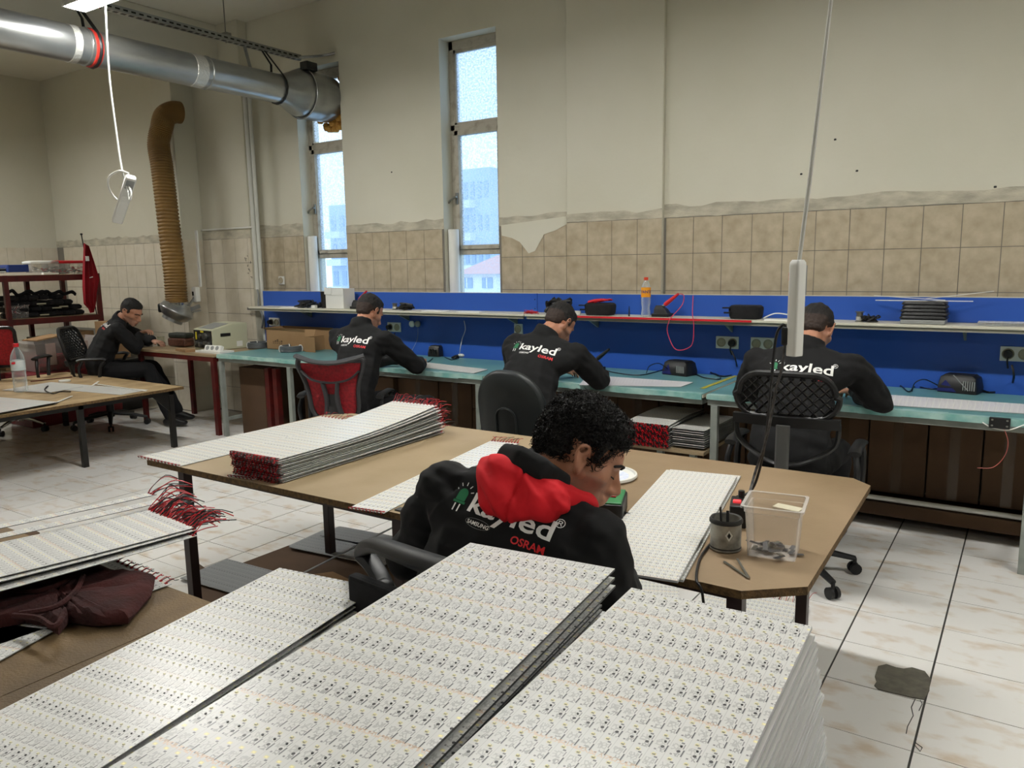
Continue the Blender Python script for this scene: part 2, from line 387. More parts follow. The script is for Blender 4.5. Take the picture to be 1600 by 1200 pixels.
# wall tiles
ZL = [.01, .262, .518, .774, 1.031, 1.287, 1.541, 1.785]; TXW = .1985; TX = -.565
def wall_y(x):
    for a, b, y in (COL1, COL2, COL3):
        if a < x < b: return y
    return WY
rnd = random.Random(3)
def add_tile(par, x0, x1, y, z0, z1, m):
    ww, hh = x1-x0-.0045, z1-z0-.0045
    if ww < .02: return
    o = bpy.data.objects.new('tile', MB().box(0, -.0042, 0, ww, .002, hh).mesh('wall_tile', m)); COL.objects.link(o)
    o.location = (x0+.002, y+rnd.uniform(-.001, .0006), z0+.002); o.parent = par; o.rotation_euler = (rnd.uniform(-.002, .002), 0, 0)
for k, (a, b, y) in enumerate((COL1, COL2, COL3)):
    MB().box(a+.003, y-.002, 0 if k < 2 else 1.245, b-.003, y+.001, 1.787).build('grout_bed', GROUT, colo[k])
for a, b, z in ((XL, COL1[0], 0), (COL2[1], W1[0], 1.245), (W1[1], W2[0], 1.245), (W2[1], COL3[0], 1.245), (COL3[1], 1.5, 1.245)):
    MB().box(a, WY-.002, z, b, WY+.001, 1.787).build('grout_bed', GROUT, wall_back)
edges = sorted({round(TX+k*TXW, 4) for k in range(-50, 17)} | {c for cc in (COL1, COL2, COL3) for c in cc[:2]} | {*W1, *W2, -6.42})
for a, b in zip(edges, edges[1:]):
    mx = (a+b)/2
    if a < XL or b > 1.4 or W1[0] < mx < W1[1] or W2[0] < mx < W2[1] or b-a < .03: continue
    zz = range(0, 7) if mx < -6.3 else (range(5, 7) if True else [])
    y = wall_y(mx); par = wall_back
    for k in (0, 1, 2):
        if y != WY and (COL1, COL2, COL3)[k][2] == y: par = colo[k]
    for j in zz:
        if mx < -8.6 and j < 3: continue
        add_tile(par, a, b, y, ZL[j], ZL[j+1], TILE2 if mx < -6.42 else TILE)
    if mx > -6.3: add_tile(par, a, b, y, 1.245, ZL[5], TILE)
for k in range(5):   # side face of the first column and the left wall
    pass
for j in range(1, 7):
    o = MB().box(COL1[1]-.002, COL1[2]+.005, ZL[j]+.002, COL1[1]+.005, 5.04, ZL[j+1]-.002).build('tile', TILE2, colo[0])
for i in range(7):
    for j in range(3, 7):
        MB().box(XL-.002, WY-.2*(i+1)+.002, ZL[j]+.002, XL+.005, WY-.2*i-.004, ZL[j+1]-.002).build('tile', TILE2, wall_left)
def band(par, a, b, y, z0, z1, n=14, seed=1):
    mb = MB(); rr = random.Random(seed); top = [z1+rr.uniform(-.012, .014) for _ in range(n+1)]; bot = [z0+rr.uniform(-.004, .004) for _ in range(n+1)]
    for i in range(n):
        x0 = a+(b-a)*i/n; x1 = a+(b-a)*(i+1)/n
        mb.add([(x0, y-.004, bot[i]), (x1, y-.004, bot[i+1]), (x1, y-.004, top[i+1]), (x0, y-.004, top[i]), (x0, y+.002, top[i]), (x1, y+.002, top[i+1])], [(0, 1, 2, 3), (3, 2, 5, 4)])
    mb.build('plaster_band', ROUGHBAND, par)
band(wall_back, COL3[1], 1.5, WY, 1.787, 1.865, 40, 2); band(wall_back, W1[1], W2[0], WY, 1.787, 1.86, 12, 3)
band(wall_back, W2[1], COL3[0], WY, 1.787, 1.86, 8, 4); band(colo[2], COL3[0], COL3[1], COL3[2], 1.787, 1.84, 8, 5)
band(wall_back, COL2[1], W1[0], WY, 1.787, 1.90, 8, 6); band(wall_back, XL, COL1[0], WY, 1.787, 1.87, 40, 7); band(colo[1], *COL2[:2], COL2[2], 1.787, 1.87, 8, 8)
# plaster drip to the right of the second window
pd = [(783, 352), (884, 338), (886, 350), (868, 360), (850, 366), (836, 392), (826, 396), (812, 378), (800, 372), (784, 368)]
MB().add([tuple(PY(u, v, WY-.0085)) for u, v in pd], [tuple(range(len(pd)))]).build('plaster_smear', PLASTER, wall_back)
# wall marks
mk = MB()
for u, v in ((1305, 218), (1339, 267), (612, 269), (1252, 272), (1555, 292)):
    p = PY(u, v, WY); mk.ball((p.x, p.y-.001, p.z), (.008, .003, .008), 8)
mk.build('nail_mark', BLACKP, wall_back)
# windows
def window(n, X0, X1, hole=None):
    wo = bpy.data.objects.new('window_%d' % n, None); COL.objects.link(wo); wo['kind'] = 'structure'; wo.location = (X0, 5.28, WZ0)
    PM[wo.name] = Matrix.Translation(wo.location)
    y0, y1 = 5.285, 5.335; zt = 2.60; zb = 1.595
    f = MB(); f.box(X0, y0, WZ0, X0+.045, y1, WZ1).box(X1-.045, y0, WZ0, X1, y1, WZ1).box(X0, y0, WZ1-.07, X1, y1, WZ1).box(X0, y0, zt-.02, X1, y1, zt+.03).box(X0, y0, zb-.025, X1, y1, zb+.02)
    f.build('window_frame', FRAMEW, wo, bev=.004)
    sash = MB(); a, b = X0+.045, X1-.045
    sash.box(a, y0-.015, zb+.02, a+.04, y1-.01, zt-.02).box(b-.04, y0-.015, zb+.02, b, y1-.01, zt-.02).box(a, y0-.015, zb+.02, b, y1-.01, zb+.055).box(a, y0-.015, zt-.06, b, y1-.01, zt-.02)
    so = sash.build('sash', FRAMEW, wo, bev=.003)
    hd = MB(); hd.box(a+.008, y0-.03, 1.99, a+.03, y0-.012, 2.08).cyl((a+.02, y0-.05, 2.045), (a+.02, y0-.01, 2.045), .009).tube(spline([(a+.02, y0-.05, 2.045), (a-.02, y0-.06, 2.02), (a-.05, y0-.05, 2.0), (a-.09, y0-.045, 2.03)]), .008, 8)
    hd.build('handle', STEEL, wo, smooth=True)
    f2 = MB(); f2.box(a, y0+.005, zt+.03, a+.02, y1-.015, WZ1-.07).box(b-.02, y0+.005, zt+.03, b, y1-.015, WZ1-.07).box(a, y0+.005, WZ1-.095, b, y1-.015, WZ1-.07).box(a, y0+.005, zt+.03, b, y1-.015, zt+.045)
    f2.build('glazing_bead', FRAMEW, wo)
    if hole:
        cx, cz, rr = hole
        # pane made as a ring of quads around the duct collar
        mb = MB(); n = 24; yb = y0+.02; x0, x1, z0, z1 = a+.02, b-.02, zt+.045, WZ1-.095; vs = []
        for k in range(n):
            t = 2*pi*k/n; dx, dz = cos(t), sin(t); ex = []
            if abs(dx) > 1e-6: ex.append(((x1 if dx > 0 else x0)-cx)/dx)
            if abs(dz) > 1e-6: ex.append(((z1 if dz > 0 else z0)-cz)/dz)
            s = max(min(e for e in ex if e > 0), rr*.9); vs += [(cx+dx*min(rr, s), yb, cz+dz*min(rr, s)), (cx+dx*s, yb, cz+dz*s)]
        mb.add(vs, [(2*k, 2*k+1, (2*k+3) % (2*n), (2*k+2) % (2*n)) for k in range(n)]); mb.build('pane', PANEF, wo)
    else: MB().box(a+.02, y0+.02, zt+.045, b-.02, y0+.024, WZ1-.095).build('pane', PANEF, wo)
    MB().box(a+.04, y0+.015, zb+.055, b-.04, y0+.019, zt-.06).build('pane', PANEM, wo)
    MB().box(a, y0+.02, WZ0, b, y0+.024, zb-.025).build('pane', PANEC, wo)
    MB().box(X0-.0, WY+.003, WZ0-.001, X1, 5.285, WZ0+.01).build('window_sill', PLASTER, wo)
window(1, *W1, hole=(-5.44, 2.985, .19)); window(2, *W2)
# jamb pipe caps seen in the reveals
struct(MB().cyl((-4.065, 5.215, 1.0), (-4.065, 5.215, 1.78), .045, n=12).build('trim_8', WHITEP, smooth=True))
struct(MB().cyl((-5.775, 5.215, 1.0), (-5.775, 5.215, 1.78), .045, n=12).build('trim_9', WHITEP, smooth=True))

# ================================================================== OUTSIDE
HZ1 = mat('hazy facade', h('B9C9E0'), h('A9BCD8'), scale=.3, rough=.9); HZ2 = mat('hazy window', h('93A9C6'), rough=.6); HZ3 = mat('haze pale render', h('DDE3EA'), rough=.9); HZR = mat('hazy roof tile', h('C9A6A6'), rough=.9); HZG = mat('hazy ground', h('B4C4CC'), rough=1)  # distance haze is mixed into these pale colours
struct(MB().box(-300, 8, -14, 200, 400, -13.5).build('ground', HZG))
def block(x0, x1, y, z1, cols, rows, label, z0=-13.5, dep=12):
    t = thing('apartment_block', label, 'building', ((x0+x1)/2, y+dep/2, z0))
    MB().box(x0, y, z0, x1, y+dep, z1).build('wall', HZ1, t)
    fw = (x1-x0)/cols; fh = 3.0
    for r in range(rows):
        zt = z1-1.2-r*fh
        for c in range(cols):
            xa = x0+fw*(c+.25)
            f = MB().box(xa, y-.08, zt-1.5, xa+fw*.5, y+.05, zt).build('window', HZ2, t)
        MB().box(x0+fw*.1, y-.9, zt-2.4, x0+fw*.9*cols*.5, y, zt-1.7).build('balcony', HZ3, t)
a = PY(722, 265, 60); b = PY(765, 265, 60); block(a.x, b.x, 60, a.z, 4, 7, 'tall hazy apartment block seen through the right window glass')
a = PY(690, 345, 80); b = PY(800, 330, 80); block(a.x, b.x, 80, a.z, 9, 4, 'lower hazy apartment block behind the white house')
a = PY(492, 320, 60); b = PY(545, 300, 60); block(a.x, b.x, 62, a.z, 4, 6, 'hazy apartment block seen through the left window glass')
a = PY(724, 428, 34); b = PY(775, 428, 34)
t = thing('house', 'small white house with haze-paled red pitched roof outside the right window', 'house', ((a.x+b.x)/2, 36, -13.5))
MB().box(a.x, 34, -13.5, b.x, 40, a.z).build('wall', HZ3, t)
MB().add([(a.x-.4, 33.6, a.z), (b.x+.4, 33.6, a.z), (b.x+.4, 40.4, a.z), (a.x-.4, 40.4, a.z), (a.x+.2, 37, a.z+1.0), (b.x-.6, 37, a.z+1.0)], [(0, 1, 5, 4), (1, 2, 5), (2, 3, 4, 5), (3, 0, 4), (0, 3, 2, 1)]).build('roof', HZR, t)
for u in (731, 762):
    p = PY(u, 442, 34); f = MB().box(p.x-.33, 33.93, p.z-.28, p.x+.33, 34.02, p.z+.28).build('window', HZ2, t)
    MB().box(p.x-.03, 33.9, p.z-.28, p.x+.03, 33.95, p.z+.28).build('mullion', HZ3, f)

# ================================================================== LAMPS
def lamp(x, y, label, g=None, em=None, z=3.12, L=1.25):
    t = thing('ceiling_light', label, 'lamp', (x, y, z+.1), 0, g)
    mb = MB(); hw = .075; mb.prism([(-.03, .09), (.03, .09), (hw, .0), (hw-.006, .0), (.024, .083), (-.024, .083), (-hw+.006, 0), (-hw, 0)], -L/2, L/2, M=T(x, y, z) @ Matrix(((0, 0, 1, 0), (1, 0, 0, 0), (0, 1, 0, 0), (0, 0, 0, 1))))
    mb.box(x-L/2-.012, y-hw, z, x-L/2, y+hw, z+.095).box(x+L/2, y-hw, z, x+L/2+.012, y+hw, z+.095)
    mb.build('housing', WHITEP, t)
    MB().box(x-L/2+.004, y-.052, z-.004, x+L/2-.004, y+.052, z+.03).build('diffuser', em or LAMPE, t, bev=.006)
    for s in (-1, 1): MB().cyl((x+s*L*.36, y, z+.088), (x+s*L*.36, y, CZ), .004, n=6).build('hanger_rod', STEEL, t)
lamp(-4.52, 2.80, 'long white fluorescent ceiling light above the hanging cord at top left')
for x, y, lb in ((-1.5, 2.8, 'white fluorescent ceiling light overhead, beyond the top of the picture'), (1.5, 2.8, 'white fluorescent ceiling light overhead at far right, beyond the picture'), (-8.7, 2.8, 'white fluorescent ceiling light over the metal shelving, beyond the picture'),
    (-3.4, -1.4, 'dim fluorescent fill light added behind the camera at left'), (.4, -1.4, 'dim fluorescent fill light added behind the camera at right'), (-2.5, -6.4, 'dim unseen fluorescent ceiling light far behind the camera')):
    lamp(x, y, lb, em=LAMPE2 if y < 0 else None)  # lamps behind the camera are unseen, added as dim fill
#PART3
# ================================================================== WALL BENCHES, PANELS, SHELVES
BF, BB, BZ = 4.22, 4.98, .74
def bench(x0, x1, label, legs, gl='teal topped workbenches along the window wall'):
    t = thing('workbench', label, 'workbench', ((x0+x1)/2, (BF+BB)/2, 0), 0, gl)
    MB().box(x0+.004, BF, BZ-.022, x1-.004, BB, BZ-.002).build('tabletop', SHELFM, t)
    mb = MB(); mb.box(x0+.006, BF-.004, BZ-.002, x1-.006, BB-.005, BZ+.001); mb.build('table_mat', TEAL, t)
    mb = MB(); n = 14; rr = random.Random(int(x0*77)); pts = []
    for i in range(n):
        a = x0+.01+(x1-x0-.02)*i/n; b = x0+.01+(x1-x0-.02)*(i+1)/n
        mb.box(a, BF-.012, BZ-.03+rr.uniform(-.004, .006), b, BF+.03+rr.uniform(-.012, .02), BZ+.0022)
    mb.build('worn_edge_film', TEALE, t)
    mb = MB(); mb.box(x0+.01, BF+.005, BZ-.062, x1-.01, BF+.04, BZ-.022).box(x0+.01, BB-.05, BZ-.062, x1-.01, BB-.015, BZ-.022).box(x0+.01, BF+.04, BZ-.062, x0+.045, BB-.05, BZ-.022).box(x1-.045, BF+.04, BZ-.062, x1-.01, BB-.05, BZ-.022)
    mb.build('rail_frame', GREYM, t, bev=.002)
    for x in legs:
        for y in (BF+.02, BB-.04):
            MB().box(x-.02, y-.018, .0, x+.02, y+.018, BZ-.062).build('leg', GREYM, t, bev=.002)
        MB().box(x-.014, BF+.04, .14, x+.014, BB-.058, .17).build('cross_bar', GREYM, t)
bench(-5.98, -3.06, 'long teal topped workbench under the cardboard box and wire coils', (-5.95, -5.05+.0, -3.12))
bench(-3.05, -1.52, 'teal topped workbench in front of the man with the padded chair', (-3.01,))
bench(-1.51, 1.3, 'teal topped workbench at right carrying the long white strip of boards', (-1.46, .05))
def panel(x0, x1, label):
    t = thing('back_panel', label, 'panel', ((x0+x1)/2, 5.0, BZ), 0, 'blue panels behind the workbenches')
    MB().box(x0, 5.0, BZ-.03, x1, 5.018, 1.265).build('board', BLUE, t)
    MB().box(x0, 4.999, 1.265, x1, 5.019, 1.269).build('edge_strip', SHELFM, t)
    mb = MB()
    for z in (1.15, 1.22): mb.ball((x1-.02, 4.999, z), (.005, .003, .005), 8)
    mb.build('screw', BLACKP, t)
panel(-6.28, -3.117, 'blue panel behind the left half of the benches'); panel(-3.112, 1.3, 'blue panel behind the right half of the benches')
def shelf(x0, x1, z, label, br):
    t = thing('wall_shelf', label, 'shelf', ((x0+x1)/2, 4.86, z-.03), 0, 'grey shelves fixed to the blue panels')
    MB().box(x0, 4.75, z-.014, x1, 4.999, z).build('shelf_board', SHELFM, t, bev=.002)
    MB().box(x0+.01, 4.762, z-.034, x1-.01, 4.78, z-.0145).build('front_rail', SHELFE, t)
    for x in br: MB().prism([(4.80, z-.016), (4.999, z-.016), (4.999, z-.10)], -.006, .006, M=T(x, 0, 0) @ Matrix(((0, 0, 1, 0), (1, 0, 0, 0), (0, 1, 0, 0), (0, 0, 0, 1)))).build('bracket', GREYM, t)
SZ = 1.125
shelf(-6.19, -3.08, SZ, 'left grey shelf on the blue panel holding the white carton', (-5.6, -4.4, -3.3))
shelf(-3.07, 1.3, SZ, 'right grey shelf on the blue panel holding the orange bottle', (-2.6, -1.62, -.3, .8))
solo(MB().box(-2.86, 4.742, SZ-.012, -1.42, 4.7495, SZ+.001), 'red_strip', REDP, 'thin red strip along the front edge of the right shelf', 'strip')
SOCKW = mat('cream socket well', h('A69D86'), rough=.5)
def socket(u, v, label, plug=(0,), y=5.0, n=2, holes=True):
    p = PY(u, v, y); t = thing('wall_socket', label, 'socket', p, 0, 'power sockets')
    w = .075*n
    MB().box(p.x-w/2, y-.014, p.z-.04, p.x+w/2, y-.0005, p.z+.04).build('plate', WHITEP, t, bev=.003)
    for k in range(n):
        cx = p.x-w/2+.0375+.075*k
        MB().lathe([(.0, .0), (.02, .0), (.027, .008), (.03, .006), (.03, .001), (0, .001)], n=16, M=T(cx, y-.0145, p.z) @ Matrix.Rotation(pi/2, 4, 'X'), cap=False).build('socket_well', SOCKW, t, smooth=True)
        if k in plug:
            pt = MB(); pt.cyl((cx, y-.055, p.z), (cx, y-.02, p.z), .019, .022, 14).tube(spline([(cx, y-.05, p.z-.008), (cx, y-.058, p.z-.04), (cx+.005, y-.04, p.z-.075)]), .005, 6)
            pt.build('plug', BLACKP, t, smooth=True)
    return p
socket(430, 503, 'double socket on the panel above the cardboard box', (0,)); socket(617, 511, 'double socket right of the man at the red chair', (0,))
socket(1137, 535, 'double socket left of the hanging power strip, black plug at right', (1,)); socket(1192, 537, 'double socket half hidden by the shoulder of the man behind the power strip', ())
socket(1588, 553, 'double socket at the right edge with thick black plug', (0,)); socket(811, 514, 'small socket beside the head of the man at the padded chair', (), n=1)
socket(441, 438, 'single white socket on wall tiles left of the first window', (), WY-.008, 1)
# boards under the benches : cardboard boxes row
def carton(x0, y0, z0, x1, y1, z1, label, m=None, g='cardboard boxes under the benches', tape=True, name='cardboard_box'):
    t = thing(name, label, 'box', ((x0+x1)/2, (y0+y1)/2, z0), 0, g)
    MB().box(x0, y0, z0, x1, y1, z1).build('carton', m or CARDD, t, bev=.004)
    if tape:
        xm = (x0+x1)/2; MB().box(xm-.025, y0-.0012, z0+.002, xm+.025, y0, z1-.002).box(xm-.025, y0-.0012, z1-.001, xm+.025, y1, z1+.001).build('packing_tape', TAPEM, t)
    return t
TAPEM = mat('brown packing tape', h('4C3A28'), rough=.2)
x = -.98; k = 0
names = ['left of the pale cable', 'with a glossy tape seam', 'beside the tall gap', 'below the plug strip', 'near the right edge', 'at the far right', 'out past the right edge', 'hidden at the end']
names = ['first brown box right of the lattice chair, under the right bench', 'second brown box right of the lattice chair, under the right bench', 'third brown box right of the lattice chair, under the right bench',
         'fourth brown box right of the lattice chair, under the right bench', 'last brown box in view at the right picture edge', 'brown box beyond the right picture edge']
ws = [.26, .30, .26, .24, .28, .4]
for wd, nm in zip(ws, names):
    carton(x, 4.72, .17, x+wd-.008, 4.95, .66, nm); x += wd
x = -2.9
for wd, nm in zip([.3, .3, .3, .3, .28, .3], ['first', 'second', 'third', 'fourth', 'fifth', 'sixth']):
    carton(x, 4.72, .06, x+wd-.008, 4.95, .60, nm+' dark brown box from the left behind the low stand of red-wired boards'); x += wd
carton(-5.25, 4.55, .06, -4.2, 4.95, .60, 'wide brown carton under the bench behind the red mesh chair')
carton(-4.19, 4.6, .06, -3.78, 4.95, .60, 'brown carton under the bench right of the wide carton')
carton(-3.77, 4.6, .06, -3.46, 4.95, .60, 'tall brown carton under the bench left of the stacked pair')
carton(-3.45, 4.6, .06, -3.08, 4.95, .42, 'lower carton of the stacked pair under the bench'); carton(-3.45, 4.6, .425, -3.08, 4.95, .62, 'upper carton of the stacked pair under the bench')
carton(-5.86, 4.35, .0, -5.52, 4.8, .62, 'tall narrow brown carton standing behind the left grey leg', tape=False)
solo(MB().tube(spline([(-5.3, 4.5, .1), (-4.5, 4.5, .1), (-3.4, 4.5, .1)]), .012, 8), 'floor_pipe', WHITEP, 'thin white pipe low in front of the cartons at left', 'pipe', smooth=True)
solo(MB().cyl((-.95, 4.66, .15), (1.3, 4.66, .15), .014, n=10), 'floor_pipe', WHITEP, 'white conduit pipe running below the boxes at right', 'pipe', smooth=True)
solo(MB().box(-.95, 4.64, .056, 1.3, 4.94, .13), 'low_plank', CARDD, 'dark plank on the floor ledge under the right conduit', 'plank')
# ================================================================== CIRCUIT BOARD SHEETS
PITCH, MOD = .0205, .129
def sheet_mesh(w, L, bend=None, th=.0018, ny=10, pitch=PITCH, mod=MOD, mats=None, margin=0):
    """sheet from (0,0) to (w,L); bend(t)->z for t in 0..1"""
    vs = []; fs = []; ms = []; uvs = []
    bend = bend or (lambda t: 0)
    for i in range(ny+1):
        t = i/ny; z = bend(t); y = L*t
        for x, zz in ((0, z+th), (w, z+th), (w, z), (0, z)): vs.append((x, y, zz))
    def quad(a, mi): fs.append(a); ms.append(mi)
    for i in range(ny):
        b = 4*i; c = b+4
        quad((b, b+1, c+1, c), 0 if not margin else 3); quad((b+1, b+2, c+2, c+1), 1); quad((b+2, b+3, c+3, c+2), 2); quad((b+3, b, c, c+3), 1)
    quad((3, 2, 1, 0), 1); e = 4*ny; quad((e, e+1, e+2, e+3), 1)
    if margin:
        b = len(vs)
        for i in range(ny+1):
            z = bend(i/ny)+th+.0003
            vs += [(margin, L*i/ny, z), (w-margin, L*i/ny, z)]
        for i in range(ny): quad((b+2*i, b+2*i+1, b+2*i+3, b+2*i+2), 0)
        mats = list(mats)+[BLANK]
    me = bpy.data.meshes.new('board_sheet'); me.from_pydata(vs, [], fs)
    for mm in mats: me.materials.append(mm)
    me.polygons.foreach_set('material_index', ms)
    uv = me.uv_layers.new(name='UVMap')
    for p in me.polygons:
        for li in p.loop_indices:
            v = me.vertices[me.loops[li].vertex_index].co; uv.data[li].uv = (v.x/pitch, v.y/mod)
    me.update(); return me
def put(me, name, loc, rz, label, cat, group=None, tilt=0):
    o = bpy.data.objects.new(name, me); COL.objects.link(o); o.location = loc; o.rotation_euler = (tilt, 0, rz)
    PM[o.name] = Matrix.Translation(Vector(loc)) @ Matrix.Rotation(rz, 4, 'Z') @ Matrix.Rotation(tilt, 4, 'X')
    return tag(o, label, cat, group)
def chips(par, w, L, z=.0018, bend=None, pitch=PITCH, mod=MOD, ymin=0):
    led = MB(); chp = MB(); nc = int(w/pitch); nr = int(L/(mod/3))
    def zz(y): return z+(bend(y/L) if bend else 0)
    for i in range(nc):
        for j in range(nr):
            x = (i+.42)*pitch; y = (j+.90)*mod/3
            if y > L-.004 or y < ymin: continue
            led.cbox((x, y, zz(y)+.0006), (.0036, .0030, .0013), 1); led.cbox((x, y, zz(y)+.0013), (.0026, .0021, .0004), 0)
            if j % 3 == 1:
                chp.lathe([(.0017, 0), (.0017, .0012), (.0, .0012)], (x+.2*pitch, y-.3*mod/3, zz(y)), 6)
    a = led.build('led_chips', [LEDM, LEDB], par, world=False); a['kind'] = 'stuff'
    b = chp.build('black_chips', CHIP, par, world=False); b['kind'] = 'stuff'
def wires(mb, w, y0, yd, z, n, ln=.05, up=.02, seed=0, droop=0, spread=.02, r=.0011, jitter=1):
    rr = random.Random(seed)
    for i in range(n):
        x = w*(i+.5)/n
        for c in range(2):
            x0 = x+(c-.5)*.004; l = ln*rr.uniform(.6, 1.15); sx = rr.uniform(-spread, spread); uz = up*rr.uniform(.2, 1.3)
            p = [(x0, y0-yd*.012, z+.001), (x0+sx*.2, y0+yd*.008, z+.006+uz*.3), (x0+sx*.6, y0+yd*l*.55, z+uz), (x0+sx, y0+yd*l, z+uz*(1-droop*2.2))]
            mb.tube(spline(p, 3), r, 4, mi=c if rr.random() < .85 else 0)
        mb.cbox((x, y0-yd*.008, z+.0012), (.008, .006, .0024), 0)
BLANK = mat('blank board rim', h('D4D4D1'), rough=.3)
BM = [PCBN, EDGE, ALU]; BMF = [PCB, EDGE, ALU]; BMD = [PCBN, EDGED, ALU]; BMG = [PCBG, EDGE, ALU]
# --- foreground table
FZ = .66
ft = thing('work_table', 'large brown worn work table in the foreground under the white boards', 'table', (-1.1, .3, 0))
MB().prism([(-3.2, -.9), (-.28, -.9), (-.28, 1.06), (-.34, 1.12), (-3.2, 1.12)], FZ-.028, FZ-.008, side=1).build('tabletop', [MDFD, MDFE], ft)
a = PZ(0, 1085, FZ); b = PZ(330, 960, FZ)
for i, (x0, x1) in enumerate(((-3.2, -1.66), (-1.657, -.3))):
    MB().box(x0, -.9, FZ-.008, x1, 1.115, FZ).build('top_board', MDFD, ft)
for x in (-3.1, -.42):
    for y in (-.8, .98): MB().box(x-.02, y-.02, 0, x+.02, y+.02, FZ-.028).build('leg', BROWNM, ft)
MB().box(-3.1, .97, FZ-.06, -.42, .99, FZ-.028).build('apron', BROWNM, ft)
# right stack
def stack(z0, z1, n, cx, y_back, w, L, rz, labels, group, bm, seed, jx=.004, jy=.006, rj=.006, fan=0, topchips=True, jfun=None, th=.0018, pitch=PITCH, mod=MOD, ny=10, rim=0):
    rr = random.Random(seed); out = []
    pool = []
    for k in range(4):
        am = rr.uniform(0, .0025); ph = rr.uniform(0, 6)
        pool.append(sheet_mesh(w, L, lambda t, am=am, ph=ph: am*sin(t*5+ph)-am, th, ny, pitch, mod, bm, rim))
    top = sheet_mesh(w, L, None, th, 2, pitch, mod, bm)
    for i in range(n):
        z = z0+(z1-z0)*i/(n-1); f = 1-i/(n-1)
        dx, dy, dr = rr.uniform(-jx, jx), rr.uniform(-jy, jy), rr.uniform(-rj, rj)
        if jfun: ex, ey = jfun(f, i, rr); dx += ex; dy += ey
        last = i == n-1
        if last: dx = dy = dr = 0
        c, s = cos(rz+dr), sin(rz+dr)
        # back edge centre at (cx, y_back)
        x0 = cx-c*w/2+s*L+dx; yy = y_back-s*w/2-c*L+dy
        o = put(top if last else pool[i % 4], 'circuit_board', (x0, yy, z-th), rz+dr, labels[1] if last else labels[0], 'circuit board', group)
        out.append(o)
    return out
# right foreground stack: top z=.90
a, b = PZ(988, 917, .90), PZ(1268, 980, .90); rzr = atan2(b.y-a.y, b.x-a.x)
w2 = (b-a).length; cc = (a+b)/2
def jr(f, i, rr):
    k = 23-i
    if k <= 3: return (.0045*k, -.003*k)
    return (.012+.024*f+rr.uniform(-.0022, .0022), -.02+.02*f+rr.uniform(-.012, .008))
s2 = stack(FZ+.004, .90, 24, cc.x, cc.y, w2, 1.0, radians(2.6), ('white circuit board sheet lower in the right foreground stack', 'top circuit board sheet of the thick right foreground stack, yellow LEDs'), 'boards in the right foreground stack', BM, 5, jx=.001, rj=.0018, rim=.017, jfun=jr, th=.0072)
chips(s2[-1], w2, 1.0, z=.0072, ymin=.3)
# middle foreground stack
a, b = PZ(740, 845, .92), PZ(957, 892, .92); w1 = (b-a).length; cc = (a+b)/2
def jm(f, i, rr):
    if i > 12: return (.0, 0)
    return (-.003-.014*f+rr.uniform(-.005, .004), -.03+rr.uniform(-.02, .02))
s1 = stack(FZ+.006, .92, 16, cc.x, cc.y, w1, 1.02, radians(5.6), ('white circuit board sheet lower in the middle foreground stack', 'top circuit board sheet of the middle foreground stack behind the seated man'), 'boards in the middle foreground stack', BMD, 6, jx=.001, jfun=jm, th=.004)
chips(s1[-1], w1, 1.02, z=.004, ymin=.3)
# left foreground stack
a, b = PZ(437, 887, .74), PZ(592, 918, .74); cc = (a+b)/2; wl = (b-a).length
s0 = stack(FZ+.004, .74, 8, cc.x, cc.y, wl, 1.15, radians(8.0), ('white circuit board sheet under the top of the left foreground stack', 'top circuit board sheet of the low left foreground stack with a bright reflection'), 'boards in the left foreground stack', [PCBL, EDGE, ALU], 8, pitch=.0175, mod=.11)
chips(s0[-1], wl, 1.15, ymin=.2, pitch=.0175, mod=.11)
# long bent boards with red wires at left
def long_board(c_far, w, L, rz, bend, label, mats, seed, wire=True, ny=14, pitch=.0185, group=None, n=20):
    """far edge centre at c_far (z given), extends toward -y"""
    me = sheet_mesh(w, L, lambda t: bend(1-t), .0018, ny, pitch, .12, mats)
    c, s = cos(rz), sin(rz)
    t = thing('circuit_board', label, 'circuit board', (c_far[0]-c*w/2+s*L, c_far[1]-s*w/2-c*L, c_far[2]), rz, group)
    o = bpy.data.objects.new('board_sheet', me); COL.objects.link(o); o.parent = t
    if wire:
        mb = MB(); wires(mb, w, L, 1, bend(0)+.001, n, .10, .035, seed, droop=.3, spread=.05, r=.0016)
        q = mb.build('wire_tuft', [REDW, BLKW], t, world=False, smooth=True); q['kind'] = 'stuff'
    return t
bz = lambda d: (lambda t: d*(t**1.5))
p0 = PZ(272, 815, .745)
rzl = radians(-6)
long_board((p0.x-.00, p0.y, .758), .285, 1.05, rzl, lambda t: .010*t+.045*t*t, 'long wide circuit board with red wires, topmost of the left pile', BM, 11)
long_board((p0.x+.010, p0.y-.010, .753), .285, 1.05, rzl+.012, lambda t: .008*t+.0445*t*t, 'long circuit board just under the topmost of the left pile', BM, 12)
long_board((p0.x+.025, p0.y-.025, .742), .285, 1.05, rzl+.03, lambda t: .004*t+.043*t*t, 'lowest long circuit board of the left pile, overhanging the table edge', BM, 13)
q0 = PZ(254, 786, .762)
long_board((q0.x, q0.y, .770), .045, 1.5, rzl-.03, lambda t: .01*t+.06*t*t, 'narrow white board strip, outer one beside the left pile', BMD, 14, n=3)
q0 = PZ(240, 781, .765)
long_board((q0.x-.03, q0.y+.02, .775), .04, 1.5, rzl-.0, lambda t: .02*t+.06*t*t, 'narrow white board strip crossing the outer one', BMD, 15, n=3)
q0 = PZ(256, 794, .76)
long_board((q0.x+.02, q0.y, .758), .05, 1.5, rzl-.075, lambda t: .005*t+.06*t*t, 'narrow white board strip nearest the wide left pile', BMD, 16, n=3)
